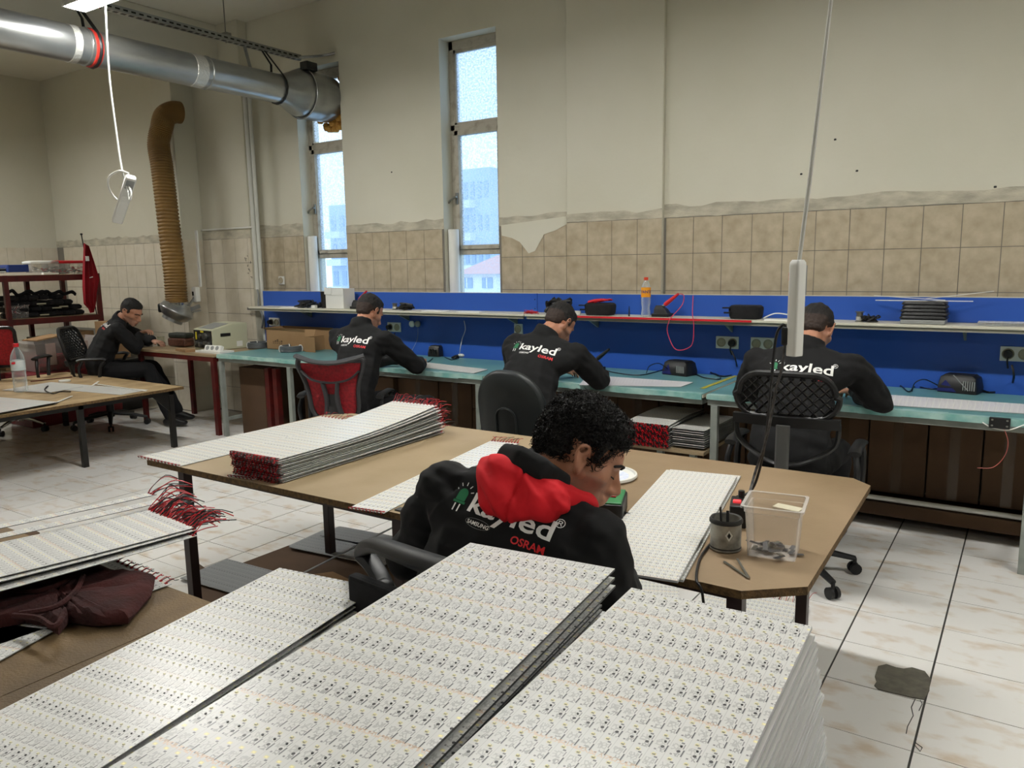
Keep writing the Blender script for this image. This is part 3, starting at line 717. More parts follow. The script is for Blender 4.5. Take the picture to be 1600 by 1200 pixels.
# sheets under the cloth
def flat_board(corners, z, label, mats=BM, far=None, near=None, n=12, th=.002, pitch=None, group=None, name='circuit_board', bend=None, seed=1, ny=8):
    """corners = far-left px, far-right px, near-left px on plane z"""
    fl_, fr, nl = [PZ(u, v, z) if len((u, v)) == 2 else None for u, v in corners]
    w = (fr-fl_).length; L = (nl-fl_).length; rz = atan2(fr.y-fl_.y, fr.x-fl_.x)
    me = sheet_mesh(w, L, bend, th, ny, pitch or w/round(w/.0185), .11, mats)
    t = thing(name, label, 'circuit board', (fl_.x+sin(rz)*L, fl_.y-cos(rz)*L, z-th), rz, group)
    o = bpy.data.objects.new('board_sheet', me); COL.objects.link(o); o.parent = t
    for side, y0, yd in (('far', L, 1), ('near', 0, -1)):
        spec = far if side == 'far' else near
        if spec:
            mb = MB(); wires(mb, w, y0, yd, th, n, spec[0], spec[1], seed, *spec[2:])
            q = mb.build('wire_tuft', [REDW, BLKW], t, world=False, smooth=True); q['kind'] = 'stuff'
    return t
flat_board(((178, 872), (268, 912), (-60, 960)), FZ+.006, 'circuit board with curled red wires lying under the maroon cloth', far=(.02, .004, 0, .02))
flat_board(((-60, 965), (85, 985), (-120, 1100)), FZ+.006, 'white circuit board lying left under the maroon cloth')
# maroon cloth
def cloth(pts, z0, label):
    mb = MB(); n = len(pts); c = Vector((0, 0, 0)); P = []
    for u, v in pts: P.append(PZ(u, v, z0))
    for p in P: c += p/n
    rings = []
    prof = [(1.0, .002), (1.015, .012), (.97, .026), (.85, .034), (.65, .032), (.4, .036), (.15, .034)]
    dense = []
    for i in range(n):
        for k in range(5): dense.append(P[i].lerp(P[(i+1) % n], k/5))
    for s, zz in prof:
        rings.append([Vector((c.x+(p.x-c.x)*s, c.y+(p.y-c.y)*s, z0+zz+(.014*noise.noise(p*18+Vector((s*3, 0, 0)))+.008*noise.noise(p*45)) * (1 if zz > .01 else 0))) for p in dense])
    mb.ring_loft(rings, 0, True)
    o = solo(mb, 'cloth', CLOTH, label, 'cloth', smooth=True); return o
cloth([(242, 908), (236, 935), (200, 976), (150, 980), (108, 974), (92, 994), (70, 980), (40, 975), (-10, 984), (-90, 984), (-110, 930), (30, 905), (100, 890), (135, 896), (185, 902)], FZ+.01, 'crumpled maroon cloth lying on boards on the foreground table')
cl2 = MB()
for pl in ([(100, 965), (85, 985), (60, 972), (20, 968)], [(130, 905), (118, 930), (85, 955), (30, 965)], [(0, 925), (60, 930), (120, 905)]):
    cl2.tube(spline([PZ(u, v-6, FZ+.05) for u, v in pl], 5), .007, 6)
o = cl2.build('seam', CLOTH, [x for x in SC.objects if x.name == 'cloth'][0], smooth=True)
# ================================================================== MIDDLE TABLES
MZ = .70
MDF2 = mat('darker mdf board', h('937D62'), h('7D684D'), scale=2.2, rough=.55, bump=.05, bscale=80)
def mid_table(poly, label, legs, tz=MZ, top=None):
    cx = sum(p[0] for p in poly)/len(poly); cy = sum(p[1] for p in poly)/len(poly)
    t = thing('work_table', label, 'table', (cx, cy, 0), 0, 'mdf topped work tables in the middle')
    MB().prism(poly, tz-.022, tz, side=1).build('tabletop', [top or MDF, MDFE], t)
    for x, y in legs: MB().box(x-.02, y-.02, 0, x+.02, y+.02, tz-.022).build('leg', BROWNM, t, bev=.002)
    xs = [l[0] for l in legs]; ys = [l[1] for l in legs]
    mb = MB()
    for y in (min(ys), max(ys)): mb.box(min(xs), y-.012, tz-.055, max(xs), y+.012, tz-.022)
    for x in (min(xs), max(xs)): mb.box(x-.012, min(ys), tz-.055, x+.012, max(ys), tz-.022)
    mb.build('rail_frame', BROWNM, t); return t
mid_table([(-3.125, 1.84), (-3.07, 1.79), (-1.60, 1.805), (-1.60, 2.97), (-3.05, 2.97), (-3.16, 2.86)], 'left mdf work table holding the bent pile of red-wired boards', ((-2.93, 1.87), (-1.72, 1.87), (-2.95, 2.67), (-1.72, 2.8)))
mid_table([(-1.597, 1.79), (-.54, 1.79), (-.41, 1.90), (-.43, 2.90), (-.50, 2.97), (-1.597, 2.97)], 'right mdf work table holding the clear plastic container', ((-1.5, 1.88), (-.573, 1.86), (-.63, 2.84), (-1.5, 2.85)), top=MDF2)
flat_board(((503, 650), (566, 659), (232, 717)), MZ+.004, 'single white board at the far left of the left mdf table', BMF, far=(.045, .02, .1, .03), near=(.008, 0, 0, .003))
flat_board(((768, 688), (812, 692), (463, 777)), MZ+.004, 'single white board on the left mdf table overhanging its front edge', BMF, far=(.05, .012, .1, .03), near=(.008, -.002, 0, .003), n=10)
# bent pile
def pile_piece(i, n):
    f = i/(n-1); z = MZ+.004+.0068*i
    w = .27; L = .98-.02*f; lift = .045*f
    bend = lambda t, l=lift: l*max(0, (t-.35)/.65)**1.6
    rz = radians(1.0)+.012*sin(i*2.1); xl = -2.545+.003*sin(i*3.7)+.0*f; yy = 1.84-.012*f+.006*sin(i*5.1)
    me = sheet_mesh(w, L, bend, .0022, 8, w/15, .11, BMF)
    lab = 'top white board of the bent red-wired pile' if i == n-1 else 'white board within the bent red-wired pile on the left mdf table'
    t = thing('circuit_board', lab, 'circuit board', (xl, yy, z), rz, 'boards of the bent red-wired pile')
    o = bpy.data.objects.new('board_sheet', me); COL.objects.link(o); o.parent = t
    mb = MB(); wires(mb, w, 0, -1, .001, 14, .016, -.003, i, 0, .003, .0016); wires(mb, w, L, 1, bend(1), 13, .06, .03, i+50, .1, .04, .0011)
    q = mb.build('wire_tuft', [REDW, BLKW], t, world=False, smooth=True); q['kind'] = 'stuff'
for i in range(14): pile_piece(i, 14)
flat_board(((420, 722), (460, 727), (333, 737)), MZ+.004, 'short visible white board end left of the bent pile', BMF, near=(.008, 0, 0, .003), n=7)
# right panel pair
for k, (dz, lab) in enumerate(((.004, 'lower white board sheet under the panel on the right mdf table'), (.016, 'large white board sheet with printed rows on the right mdf table'))):
    z = MZ+dz+.003; A, B, C_ = PZ(1048, 730, z), PZ(1152, 745, z), PZ(1062, 905, z)
    D = PZ(890, 888, z)
    w = (B-A).length; L = (C_-B).length; rz = atan2(-(B.x-C_.x), B.y-C_.y)
    me = sheet_mesh(w, L+.02, None, .006, 4, w/15, .063, BMF)
    t = put(me, 'circuit_board', (C_.x-cos(rz)*w+(.01 if k == 0 else 0), C_.y-sin(rz)*w-.012*k, z-.006), rz, lab, 'circuit board')
# ---- items on right table
def P7(u, v, dz=0): return PZ(u, v, MZ+dz)
c = P7(977, 750); t = thing('plate', 'white plastic reel plate beside the foreground man face', 'plate', (c.x-.09, c.y, MZ))
MB().lathe([(0, .003), (.10, .003), (.115, .008), (.118, .014), (.125, .014), (.127, .006), (.12, 0), (0, 0)], (c.x-.09, c.y, MZ+.001), 40, cap=False).build('dish', WHITEP, t, smooth=True)
MB().lathe([(.05, .0045), (.095, .0045)], (c.x-.09, c.y, MZ+.001), 32, cap=False).build('printed_ring', mat('pale blue print', h('C7D0E6'), h('E6E8EE'), scale=50, rough=.4), t)
# green tool with red switch
c = P7(952, 806); Mg = T(c.x, c.y, MZ) @ RZ(radians(20))
t = thing('wire_stripper', 'green and dark grey bench tool with red switch under the man chin', 'tool', (c.x, c.y, MZ))
MB().cbox((0, 0, .032), (.10, .16, .06), 0, Mg).build('body', BLACKP, t, bev=.006)
MB().cbox((0, 0, .064), (.09, .15, .006), 0, Mg).build('green_top', GREENP, t, bev=.002)
MB().cbox((.01, -.01, .069), (.026, .02, .006), 0, Mg).build('switch', REDP, t, bev=.002)
MB().tube(spline([(c.x+.05, c.y, MZ+.02), (c.x+.09, c.y+.01, MZ+.012), (c.x+.14, c.y+.05, MZ+.006)]), .004, 6).build('cord', BLACKP, t, smooth=True)
# clear container
cn = [P7(1163, 862), P7(1232, 875), P7(1249, 842)]
cx, cy = -.545, 2.09; t = thing('plastic_container', 'clear square plastic container with grey scraps near the table corner', 'container', (cx, cy, MZ), radians(8))
wb_, wt_, hh = .062, .076, .145
def frus(w0, w1, z0, z1, thick=.0018):
    mb = MB(); rings = []
    def sq(w, z, r=.012):
        o = []
        for sx, sy, a0 in ((1, 1, 0), (-1, 1, 90), (-1, -1, 180), (1, -1, 270)):
            for k in range(4):
                a = radians(a0+30*k); o.append(Vector((sx*(w-r)+r*cos(a), sy*(w*1.0-r)+r*sin(a), z)))
        return o
    return mb, sq
mb, sq = frus(wb_, wt_, 0, hh)
mb.ring_loft([sq(wb_-.002, .003), sq(wb_, .001), sq(wb_+.0, .004), sq(wt_-.006, hh-.02), sq(wt_-.003, hh-.018), sq(wt_-.003, hh), sq(wt_+.005, hh), sq(wt_+.005, hh-.006)], 0, False)
mb.f.append([i for i in range(16)]); mb.m.append(0)
mb.build('tub', CLEARP, t, world=False, smooth=True, bang=50)
mb = MB(); rr = random.Random(4)
for k in range(26):
    a, b = Vector((rr.uniform(-.045, .045), rr.uniform(-.045, .045), rr.uniform(.006, .018))), rr.uniform(0, 6)
    mb.bar(a, a+Vector((cos(b), sin(b), rr.uniform(-.1, .35)))*rr.uniform(.015, .045), .012, .0012, mi=rr.choice((0, 0, 1)))
q = mb.build('scraps', [mat('dark scrap', h('3A3B40'), rough=.4), STEEL], t, world=False); q['kind'] = 'stuff'
# tin can with tool
cx, cy = -.665, 2.045; t = thing('tin_can', 'soot stained open tin can beside the clear container', 'can', (cx, cy, MZ))
MB().lathe([(0, .002), (.042, .002), (.0435, .006), (.042, .01), (.042, .075), (.044, .08), (.044, .084), (.041, .086), (.041, .09), (.038, .09), (.038, .02), (0, .02)], n=28, c=(cx, cy, MZ), cap=False).build('can_body', TIN, t, smooth=True)
MB().lathe([(.043, .078), (.0455, .08), (.0455, .086), (.042, .092), (.037, .09)], n=28, c=(cx, cy, MZ), cap=False).build('rim', TINT, t, smooth=True)
MB().lathe([(.0422, .004), (.0428, .008), (.0422, .012)], n=28, c=(cx, cy, MZ), cap=False).build('foot_ring', TINT, t, smooth=True)
lab_ = MB(); Ml = T(cx, cy, MZ) @ RZ(radians(-60))
lab_.add([(.0432*cos(a), .0432*sin(a), z) for a, z in ((-.0, .036), (.25, .052), (0, .068), (-.25, .052))], [(3, 0, 1, 2)], 0, Ml)
lab_.build('hazard_label', WHITEP, t)
lab_ = MB(); lab_.add([(.0436*cos(a), .0436*sin(a), z) for a, z in ((-.0, .043), (.12, .052), (0, .061), (-.12, .052))], [(3, 0, 1, 2)], 0, Ml); lab_.build('hazard_mark', BLACKP, t)
mb = MB(); mb.bar((cx-.01, cy, MZ+.02), (cx-.02, cy+.01, MZ+.115), .008, .003); mb.bar((cx+.005, cy, MZ+.02), (cx-.002, cy+.018, MZ+.105), .008, .004)
solo(mb, 'tweezers', BLACKP, 'dark tweezers standing in the tin can', 'tweezers')
# black box with red rocker switch
c = P7(1152, 820); t = thing('switch_box', 'black switch box with lit red rocker behind the tin can', 'switch', (c.x, c.y+.02, MZ))
Ms = T(c.x-.003, c.y+.02, MZ) @ RZ(radians(15))
MB().cbox((0, 0, .035), (.05, .11, .068), 0, Ms).build('body', BLACKP, t, bev=.004)
MB().cbox((-.005, -.015, .072), (.024, .022, .007), 0, Ms).build('rocker', mat('lit red rocker', (.9, .05, .06), rough=.3, emit=.5), t, bev=.002)
MB().cyl(Ms @ Vector((.005, .042, .068)), Ms @ Vector((.005, .042, .09)), .010, n=12).build('knob', BLACKP, t, smooth=True)
solo(MB().tube(spline([P7(1117, 842, .006), P7(1095, 870, .006), P7(1088, 905, .008), (P7(1088, 925).x, 1.77, MZ-.02), (P7(1088, 935).x, 1.765, MZ-.15), (P7(1088, 940).x-.02, 1.78, .3), (-.66, 1.9, .006)], 8), .0035, 6), 'cable', BLKW, 'black cable hanging over the table front beside the tin can', 'cable', smooth=True)
# open tweezers lying
mb = MB(); A = P7(1170, 903, .004); mb.bar(P7(1131, 877, .004), A, .006, .002); mb.bar(P7(1152, 873, .008), A, .006, .002)
solo(mb, 'tweezers', STEEL, 'open steel tweezers lying in front of the tin can', 'tweezers')
mb = MB(); a = PZ(1255, 798, MZ); solo(mb.cbox((0, 0, .004), (.085, .045, .006), 0, T(a.x-.045, a.y-.01, MZ) @ RZ(-.15)), 'card', mat('cream card', h('D8D2B8'), rough=.6), 'cream card lying behind the clear container', 'card')
mb = MB(); a = P7(652, 800, .003); mb.cbox((-.02, 0, 0), (.12, .03, .004), 0, T(*a) @ RZ(.1)); solo(mb, 'board_strip', EDGED, 'short dark strip at the joint of the two mdf tables', 'strip')
# floor boards, cardboard under the tables
def floor_poly(pts, z0, z1, m, name, label, cat, side=None, group=None):
    P = [tuple(PZ(u, v, z1))[:2] for u, v in pts]
    ar = sum(P[i][0]*P[(i+1) % len(P)][1]-P[(i+1) % len(P)][0]*P[i][1] for i in range(len(P)))
    if ar < 0: P = P[::-1]
    return solo(MB().prism(P, z0, z1), name, m, label, cat, group)
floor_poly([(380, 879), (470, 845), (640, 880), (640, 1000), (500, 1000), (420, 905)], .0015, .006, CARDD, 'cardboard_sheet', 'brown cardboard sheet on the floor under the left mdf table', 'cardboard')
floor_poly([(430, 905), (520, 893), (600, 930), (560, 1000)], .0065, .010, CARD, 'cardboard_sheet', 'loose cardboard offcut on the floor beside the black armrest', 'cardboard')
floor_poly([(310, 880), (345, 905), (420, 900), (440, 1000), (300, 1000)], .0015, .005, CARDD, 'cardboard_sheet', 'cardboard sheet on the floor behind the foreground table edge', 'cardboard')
g = 'grey boards on the floor under the left table'
for k in range(3):
    z = .012+.006*k; flat_board(((509, 826+k), (650, 852+k), (449, 852+k)), z, ('grey board sheet low in the floor pile under the left mdf table', 'grey board sheet in the middle of the floor pile under the left mdf table', 'top grey board of the floor pile under the left mdf table')[k], BMG, th=.004, group=g)
flat_board(((530, 822), (640, 842), (500, 836)), .034, 'grey board lying askew on the floor pile under the left table', BMG, th=.003)
for k in range(2):
    z = .012+.005*k; flat_board(((355, 873), (432, 893), (290, 905)), z, ('lower grey board on the floor beside the left table leg', 'upper grey board with a black scribble beside the left table leg')[k], BMG, th=.003)
solo(MB().bar(PZ(475, 895, .06), PZ(622, 820, .10), .012, .004), 'metal_strip', ALU, 'thin grey metal strip leaning over the floor boards', 'strip')
# boards on the floor under the right table with red wires
flat_board(((975, 900), (1060, 905), (960, 935)), .02, 'white board on the floor seen under the right mdf table front', BMF, th=.004)
flat_board(((1110, 915), (1265, 947), (1080, 945)), .02, 'white boards with loose red wires on the floor under the table corner', BMF, far=(.06, .05, 0, .05), n=16, th=.004)
flat_board(((1145, 923), (1250, 943), (1120, 960)), .03, 'upper white board on the floor under the table corner', BMF, th=.004)
floor_poly([(20, 840), (25, 850), (-40, 880), (-40, 800)], .001, .012, CARD, 'cardboard_sheet', 'small cardboard piece on the floor at the left edge', 'cardboard')
floor_poly([(50, 826), (62, 832), (-40, 870), (-60, 850)], .001, .02, CARDD, 'cardboard_sheet', 'flat brown cardboard on the floor beyond the narrow strips', 'cardboard')
# low stand with red-wired boards under the bench
t = thing('low_stand', 'low wooden stand under the bench holding red-wired boards', 'stand', (-1.75, 4.45, 0))
LZ = .42
MB().box(-2.06, 4.14, LZ-.02, -1.485, 5.05-.2, LZ).build('top_board', MDF, t)
for x in (-2.0, -1.76, -1.56):
    for y in (4.18, 4.75): MB().box(x-.018, y-.018, 0, x+.018, y+.018, LZ-.02).build('leg', GREYM, t)
for i in range(11):
    z = LZ+.003+.0125*i; bend = lambda t, l=.02+.005*i: l*(1-t)*(-.0)+.012*sin(t*3.0)*(i/10)
    me = sheet_mesh(.27, .62, bend, .0025, 6, .27/15, .11, BMF)
    t = thing('circuit_board', 'top red-wired board on the low stand, left pile' if i == 10 else 'red-wired white board in the left pile on the low stand', 'circuit board', (-1.965+.004*sin(i*3), 4.14+.004*cos(i*5), z), 0, 'red-wired boards on the low stand')
    o = bpy.data.objects.new('board_sheet', me); COL.objects.link(o); o.parent = t
    mb = MB()
    for c in range(9):
        x = .015+.03*c
        for kk in range(2): mb.tube(spline([(x+kk*.011, 0, .003), (x+kk*.011-.003, -.016, .006), (x+kk*.011+.004, -.02, -.001), (x+kk*.011+.002, -.008, -.004)], 3), .0032, 5, mi=1 if (kk+i+c) % 3 == 0 else 0)
    q = mb.build('wire_loops', [REDW, BLKW], t, world=False, smooth=True); q['kind'] = 'stuff'
for i in range(9):
    z = LZ+.003+.0125*i; me = sheet_mesh(.19, .6, lambda t: .03*(1-t)**2*.4, .0025, 6, .19/12, .11, BMF) if i == 0 else me
    put(me, 'circuit_board', (-1.685+.003*sin(i*7), 4.17+.006*sin(i*4), z), 0, 'top white board of the right pile on the low stand' if i == 8 else 'white board in the right pile on the low stand', 'circuit board', 'boards of the right pile on the low stand')
#PART4
# ================================================================== FAR LEFT TABLE
LT = .515
t = thing('work_table', 'low far left table with black steel frame carrying the water bottle', 'table', (-6.9, 3.0, 0))
pl = [tuple(PZ(u, v, LT))[:2] for u, v in ((287, 604), (104, 581))]
xr = -5.97; ya = 3.86
A = PZ(287, 604, LT); B = PZ(104, 581, LT)
MB().prism([(A.x, 1.6), A.xy.to_tuple(), B.xy.to_tuple(), (B.x-.15, 1.6)], LT-.022, LT, side=1).build('tabletop', [mat('worn plywood', h('B39A74'), h('8F7753'), scale=6, rough=.6), MDFE], t)
fx0, fx1, fy = B.x+.05, A.x-.06, A.y-.06
mb = MB(); mb.box(fx1-.035, 1.65, LT-.062, fx1, fy, LT-.022).box(fx0, fy-.04, LT-.062, fx1, fy, LT-.022).box(fx0, 1.65, LT-.062, fx0+.035, fy, LT-.022)
mb.prism([(0, 0), (.16, 0), (0, -.16)], -.006, .006, M=T(fx1-.018, fy-.02, LT-.062) @ Matrix(((0, 0, 1, 0), (-1, 0, 0, 0), (0, 1, 0, 0), (0, 0, 0, 1))))
mb.build('frame', BLACKM, t)
lp = PZ(115, 725, 0)
for x, y in ((fx1-.02, fy-.02), (fx1-.02, lp.y), (fx0+.02, fy-.02), (fx0+.02, lp.y)):
    MB().box(x-.02, y-.02, 0, x+.02, y+.02, LT-.03).build('leg', BLACKM, t, bev=.002)
def PL(u, v, dz=0): return PZ(u, v, LT+dz)
# bottle on the table
def bottle(c, H, label, prof, cap, body, lab=None, labz=(.45, .66), capm=REDP, name='bottle', liq=None):
    t = thing(name, label, 'bottle', c)
    MB().lathe([(r*H, z*H) for r, z in prof], c, 28, cap=False).build('body', body, t, smooth=True, bang=60)
    r0 = prof[-1][0]*H
    MB().lathe([(0, .93*H), (r0*1.25, .93*H), (r0*1.25, .995*H), (r0*1.1, H), (0, H)], c, 20).build('cap', capm, t, smooth=True)
    if lab:
        rr = max(r for r, z in prof)*H+.0012
        MB().lathe([(rr, labz[0]*H), (rr, labz[1]*H)], c, 28, cap=False).build('label', lab, t, smooth=True)
    return t
WB = [(0, .01), (.10, 0), (.13, .02), (.13, .12), (.122, .14), (.13, .16), (.13, .24), (.122, .26), (.13, .28), (.13, .36), (.125, .38), (.13, .42), (.13, .68), (.115, .76), (.07, .86), (.045, .9), (.043, .95)]
c = PL(33, 612); wb = bottle((c.x, c.y, LT), .40, 'large clear water bottle with red cap on the far left table', WB, None, CLEARB, mat('white bottle label', h('D8DEDC'), h('B9C6C6'), scale=14, rough=.4), capm=REDP)
p = Vector((c.x, c.y, LT)); dcam = Vector((-p.x, -p.y, 0)).normalized()
mb = MB(); q = p+dcam*.0535+Vector((0, 0, .245)); sd = Vector((dcam.y, -dcam.x, 0)); mb.cbox((0, 0, 0), (.035, .004, .018), 0, T(*(q-sd*(-.028))) @ RZ(atan2(dcam.x, -dcam.y)+.5)); mb.build('red_logo_patch', REDP, wb)
flat_board(((80, 597), (232, 609), (60, 604)), LT+.003, 'thin white board lying right on the far left table', BMF, th=.002)
flat_board(((60, 600), (130, 604), (40, 609)), LT+.006, 'narrow pinkish white board beside the water bottle', BMF, th=.002)
for k in range(3): flat_board(((-30, 618), (92, 628), (-60, 640+k)), LT+.003+.007*k, ('lowest', 'middle', 'top')[k]+' white board of the small pile at the left picture edge', BMD, th=.004)
c = PL(101, 596, .003); t = thing('jar_lid', 'round white lid lying on the far left table', 'lid', (c.x, c.y, LT)); MB().lathe([(0, 0), (.045, 0), (.048, .004), (.048, .012), (.044, .016), (0, .017)], (c.x, c.y, LT), 24).build('lid', WHITEP, t, smooth=True)
solo(MB().bar(PL(48, 596, .004), PL(112, 589, .004), .02, .006), 'wood_stick', REDM, 'thin dark red stick near the back of the far left table', 'stick')
for k, (a, b) in enumerate((((142, 604), (154, 596)), ((150, 600), (228, 611)), ((85, 630), (112, 619)))):
    solo(MB().bar(PL(*a, .008), PL(*b, .008), .016, .004), 'board_strip', WHITEP, ('short white strip crossing the long one on the far left table', 'long white strip at the right of the far left table', 'white strip leaning on the pile at the front of the left table')[k], 'strip')
solo(MB().tube(spline([PL(75, 603, .012), PL(70, 609, .014), PL(82, 615, .014), PL(95, 612, .012), PL(110, 612, .012)], 6), .005, 6), 'cable', BLKW, 'short black cable lying across the white boards beside the bottle', 'cable', smooth=True)
# ================================================================== RED BENCH AT LEFT
RZt = .735
t = thing('side_bench', 'brown topped bench with dark red frame beside the cream machine', 'workbench', (-6.6, 4.5, 0))
MB().box(-7.22, 4.2, RZt-.022, -6.0, 4.795, RZt).build('tabletop', MDF, t)
MB().box(-7.2, 4.205, RZt-.065, -6.02, 4.235, RZt-.022).box(-7.2, 4.74, RZt-.065, -6.02, 4.77, RZt-.022).box(-6.05, 4.235, RZt-.065, -6.02, 4.74, RZt-.022).box(-7.2, 4.235, RZt-.065, -7.17, 4.74, RZt-.022).build('rail_frame', REDM, t)
for x in (-7.18, -6.04):
    for y in (4.225, 4.75): MB().box(x-.024, y-.018, 0, x+.024, y+.018, RZt-.022).build('leg', REDM, t, bev=.002)
solo(MB().box(-5.45, 4.3, 0, -5.40, 4.35, .64).box(-5.35, 4.3, 0, -5.30, 4.35, .64), 'red_post', REDM, 'dark red steel posts standing under the teal bench beside the cartons', 'post')
def PR(u, v, dz=0): return PZ(u, v, RZt+dz)
# cream machine
p = PR(342, 541); Mm = T(-6.28, 4.48, RZt+.002) @ RZ(radians(-8))
p = PR(342, 545)
Mm = T(-6.45, 4.42, RZt+.002) @ RZ(radians(-6))
t = thing('bench_machine', 'cream painted tabletop machine with black open front and slanted top', 'machine', (-6.45, 4.42, RZt))
def ext(poly, x0, x1, M): # poly in (y,z), extruded in x
    n = len(poly); mb = MB(); mb.add([(x0, y, z) for y, z in poly]+[(x1, y, z) for y, z in poly], [tuple(range(n))[::-1], tuple(range(n, 2*n))]+[(i, (i+1) % n, n+(i+1) % n, n+i) for i in range(n)], 0, M); return mb
mb = ext([(-.0, 0), (.36, 0), (.36, .24), (.22, .24), (.0, .19)], -.17, .17, Mm)
mb.build('housing', CREAMM, t, bev=.004)
MB().cbox((0, -.003, .10), (.31, .008, .165), 0, Mm).build('black_front', BLACKP, t)
for x, z, r in ((-.02, .13, .022), (.06, .13, .03), (.06, .07, .02), (-.1, .06, .018), (-.03, .05, .02), (.11, .06, .022)): MB().cyl(Mm @ Vector((x, -.03, z)), Mm @ Vector((x, -.007, z)), r, n=14).build('roller', STEEL, t, smooth=True)
MB().cbox((-.11, -.009, .13), (.018, .004, .07), 0, Mm).cbox((0, -.009, .172), (.05, .004, .018), 0, Mm).build('warning_sticker', mat('yellow sticker', h('C9B82C'), rough=.5), t)
ext([(.03, .1975), (.20, .2365), (.20, .2395), (.03, .2005)], -.13, .11, Mm).build('top_cover', GREYP, t)
MB().cbox((.1715, .13, .14), (.006, .10, .028), 0, Mm).build('side_grip', BLACKP, t)
MB().cbox((.1710, .27, .045), (.003, .06, .05), 0, Mm).build('data_plate', WHITEP, t)
# power strip beside the machine, three sockets
def strip(M, L, n, t, w=.055, hgt=.04):
    MB().box(-L/2, -w/2, 0, L/2, w/2, hgt, 0, M).build('case', WHITEP, t, bev=.006)
    for k in range(n):
        x = -L/2+L*(k+.7)/(n+.4)
        MB().lathe([(0, .002), (.019, .002), (.021, .0035), (.0, .0035)], n=16, M=M @ T(x, 0, hgt-.002)).build('socket_well', GREYP, t, smooth=True)
        h_ = MB()
        for s in (-1, 1): h_.cyl(M @ Vector((x+s*.008, 0, hgt)), M @ Vector((x+s*.008, 0, hgt+.0025)), .003, n=8)
        h_.build('pin_hole', BLACKP, t)
p = PR(363, 543); t = thing('power_strip', 'white power strip with three sockets in front of the cream machine', 'power strip', (p.x, p.y, RZt))
strip(T(-6.16, 4.34, RZt+.03) @ RZ(radians(8)) @ Matrix.Rotation(radians(68), 4, 'X'), .20, 3, t)
solo(MB().box(-6.35, 4.26, RZt+.001, -5.99, 4.41, RZt+.02), 'panel_offcut', WHITEP, 'cream board offcut lying on the red framed bench corner', 'board')
solo(MB().cbox((0, 0, .012), (.26, .09, .022), 0, T(-6.52, 4.27, RZt+.001) @ RZ(-.25)), 'cardboard_piece', CARD, 'small folded cardboard piece on the red framed bench', 'cardboard')
t = thing('component_bundle', 'black and copper coloured component bundle on the red framed bench', 'component', (-6.83, 4.5, RZt))
MB().cbox((0, 0, .045), (.26, .12, .08), 0, T(-6.96, 4.52, RZt+.002) @ RZ(.05)).build('copper_block', mat('copper brown coils', h('6E4432'), h('3A241C'), scale=60, rough=.6, stretch=(3, .3, 1)), t, bev=.015)
MB().cbox((0, 0, .11), (.25, .11, .05), 0, T(-6.95, 4.52, RZt+.002) @ RZ(.1)).build('black_bundle', mat('dark plastic pieces', h('1A1F18'), h('2B2F28'), scale=60, rough=.6), t, bev=.015)
c = PR(239, 541); t = thing('glass_jar', 'small cloudy glass jar under the hand of the man at left', 'jar', (c.x+.05, c.y+.06, RZt))
MB().lathe([(0, .002), (.035, .002), (.037, .01), (.037, .07), (.032, .08), (.034, .085), (.034, .095)], (c.x+.05, c.y+.06, RZt), 20, cap=False).build('jar_body', clear_mat('cloudy glass', h('8F8E72'), .5), t, smooth=True)
MB().lathe([(0, .004), (.034, .004), (.034, .04), (0, .04)], (c.x+.05, c.y+.06, RZt), 20).build('liquid', mat('murky liquid', h('6A6848'), rough=.3), t)
# ================================================================== RACK AT THE LEFT WALL
t = thing('storage_rack', 'dark red steel storage rack with wooden shelves at the left wall', 'rack', (-8.85, 3.7, 0))
RX0, RX1, RY0, RY1 = -9.25, -8.5, 2.6, 4.58
zs = (1.455, 1.02, .50)
for z in zs:
    MB().box(RX0, RY0, z-.02, RX1, RY1, z).build('shelf_board', MDF, t)
    MB().box(RX1-.002, RY0, z-.062, RX1+.02, RY1, z-.003).box(RX0-.02, RY0, z-.062, RX0, RY1, z-.003).box(RX0, RY1, z-.06, RX1, RY1+.02, z-.003).build('shelf_rail', REDM, t)
for x, y in ((RX1, RY1), (RX1, 3.66), (RX0, RY1), (RX0, 4.2), (RX1, RY0), (RX0, RY0)):
    MB().box(x-.022, y-.022, 0, x+.022, y+.022, 1.455 if x == RX0 or y != RY1 else 1.46).build('post', REDM, t, bev=.003)
def RKP(u, v, x=-8.7): return PX(u, v, x)
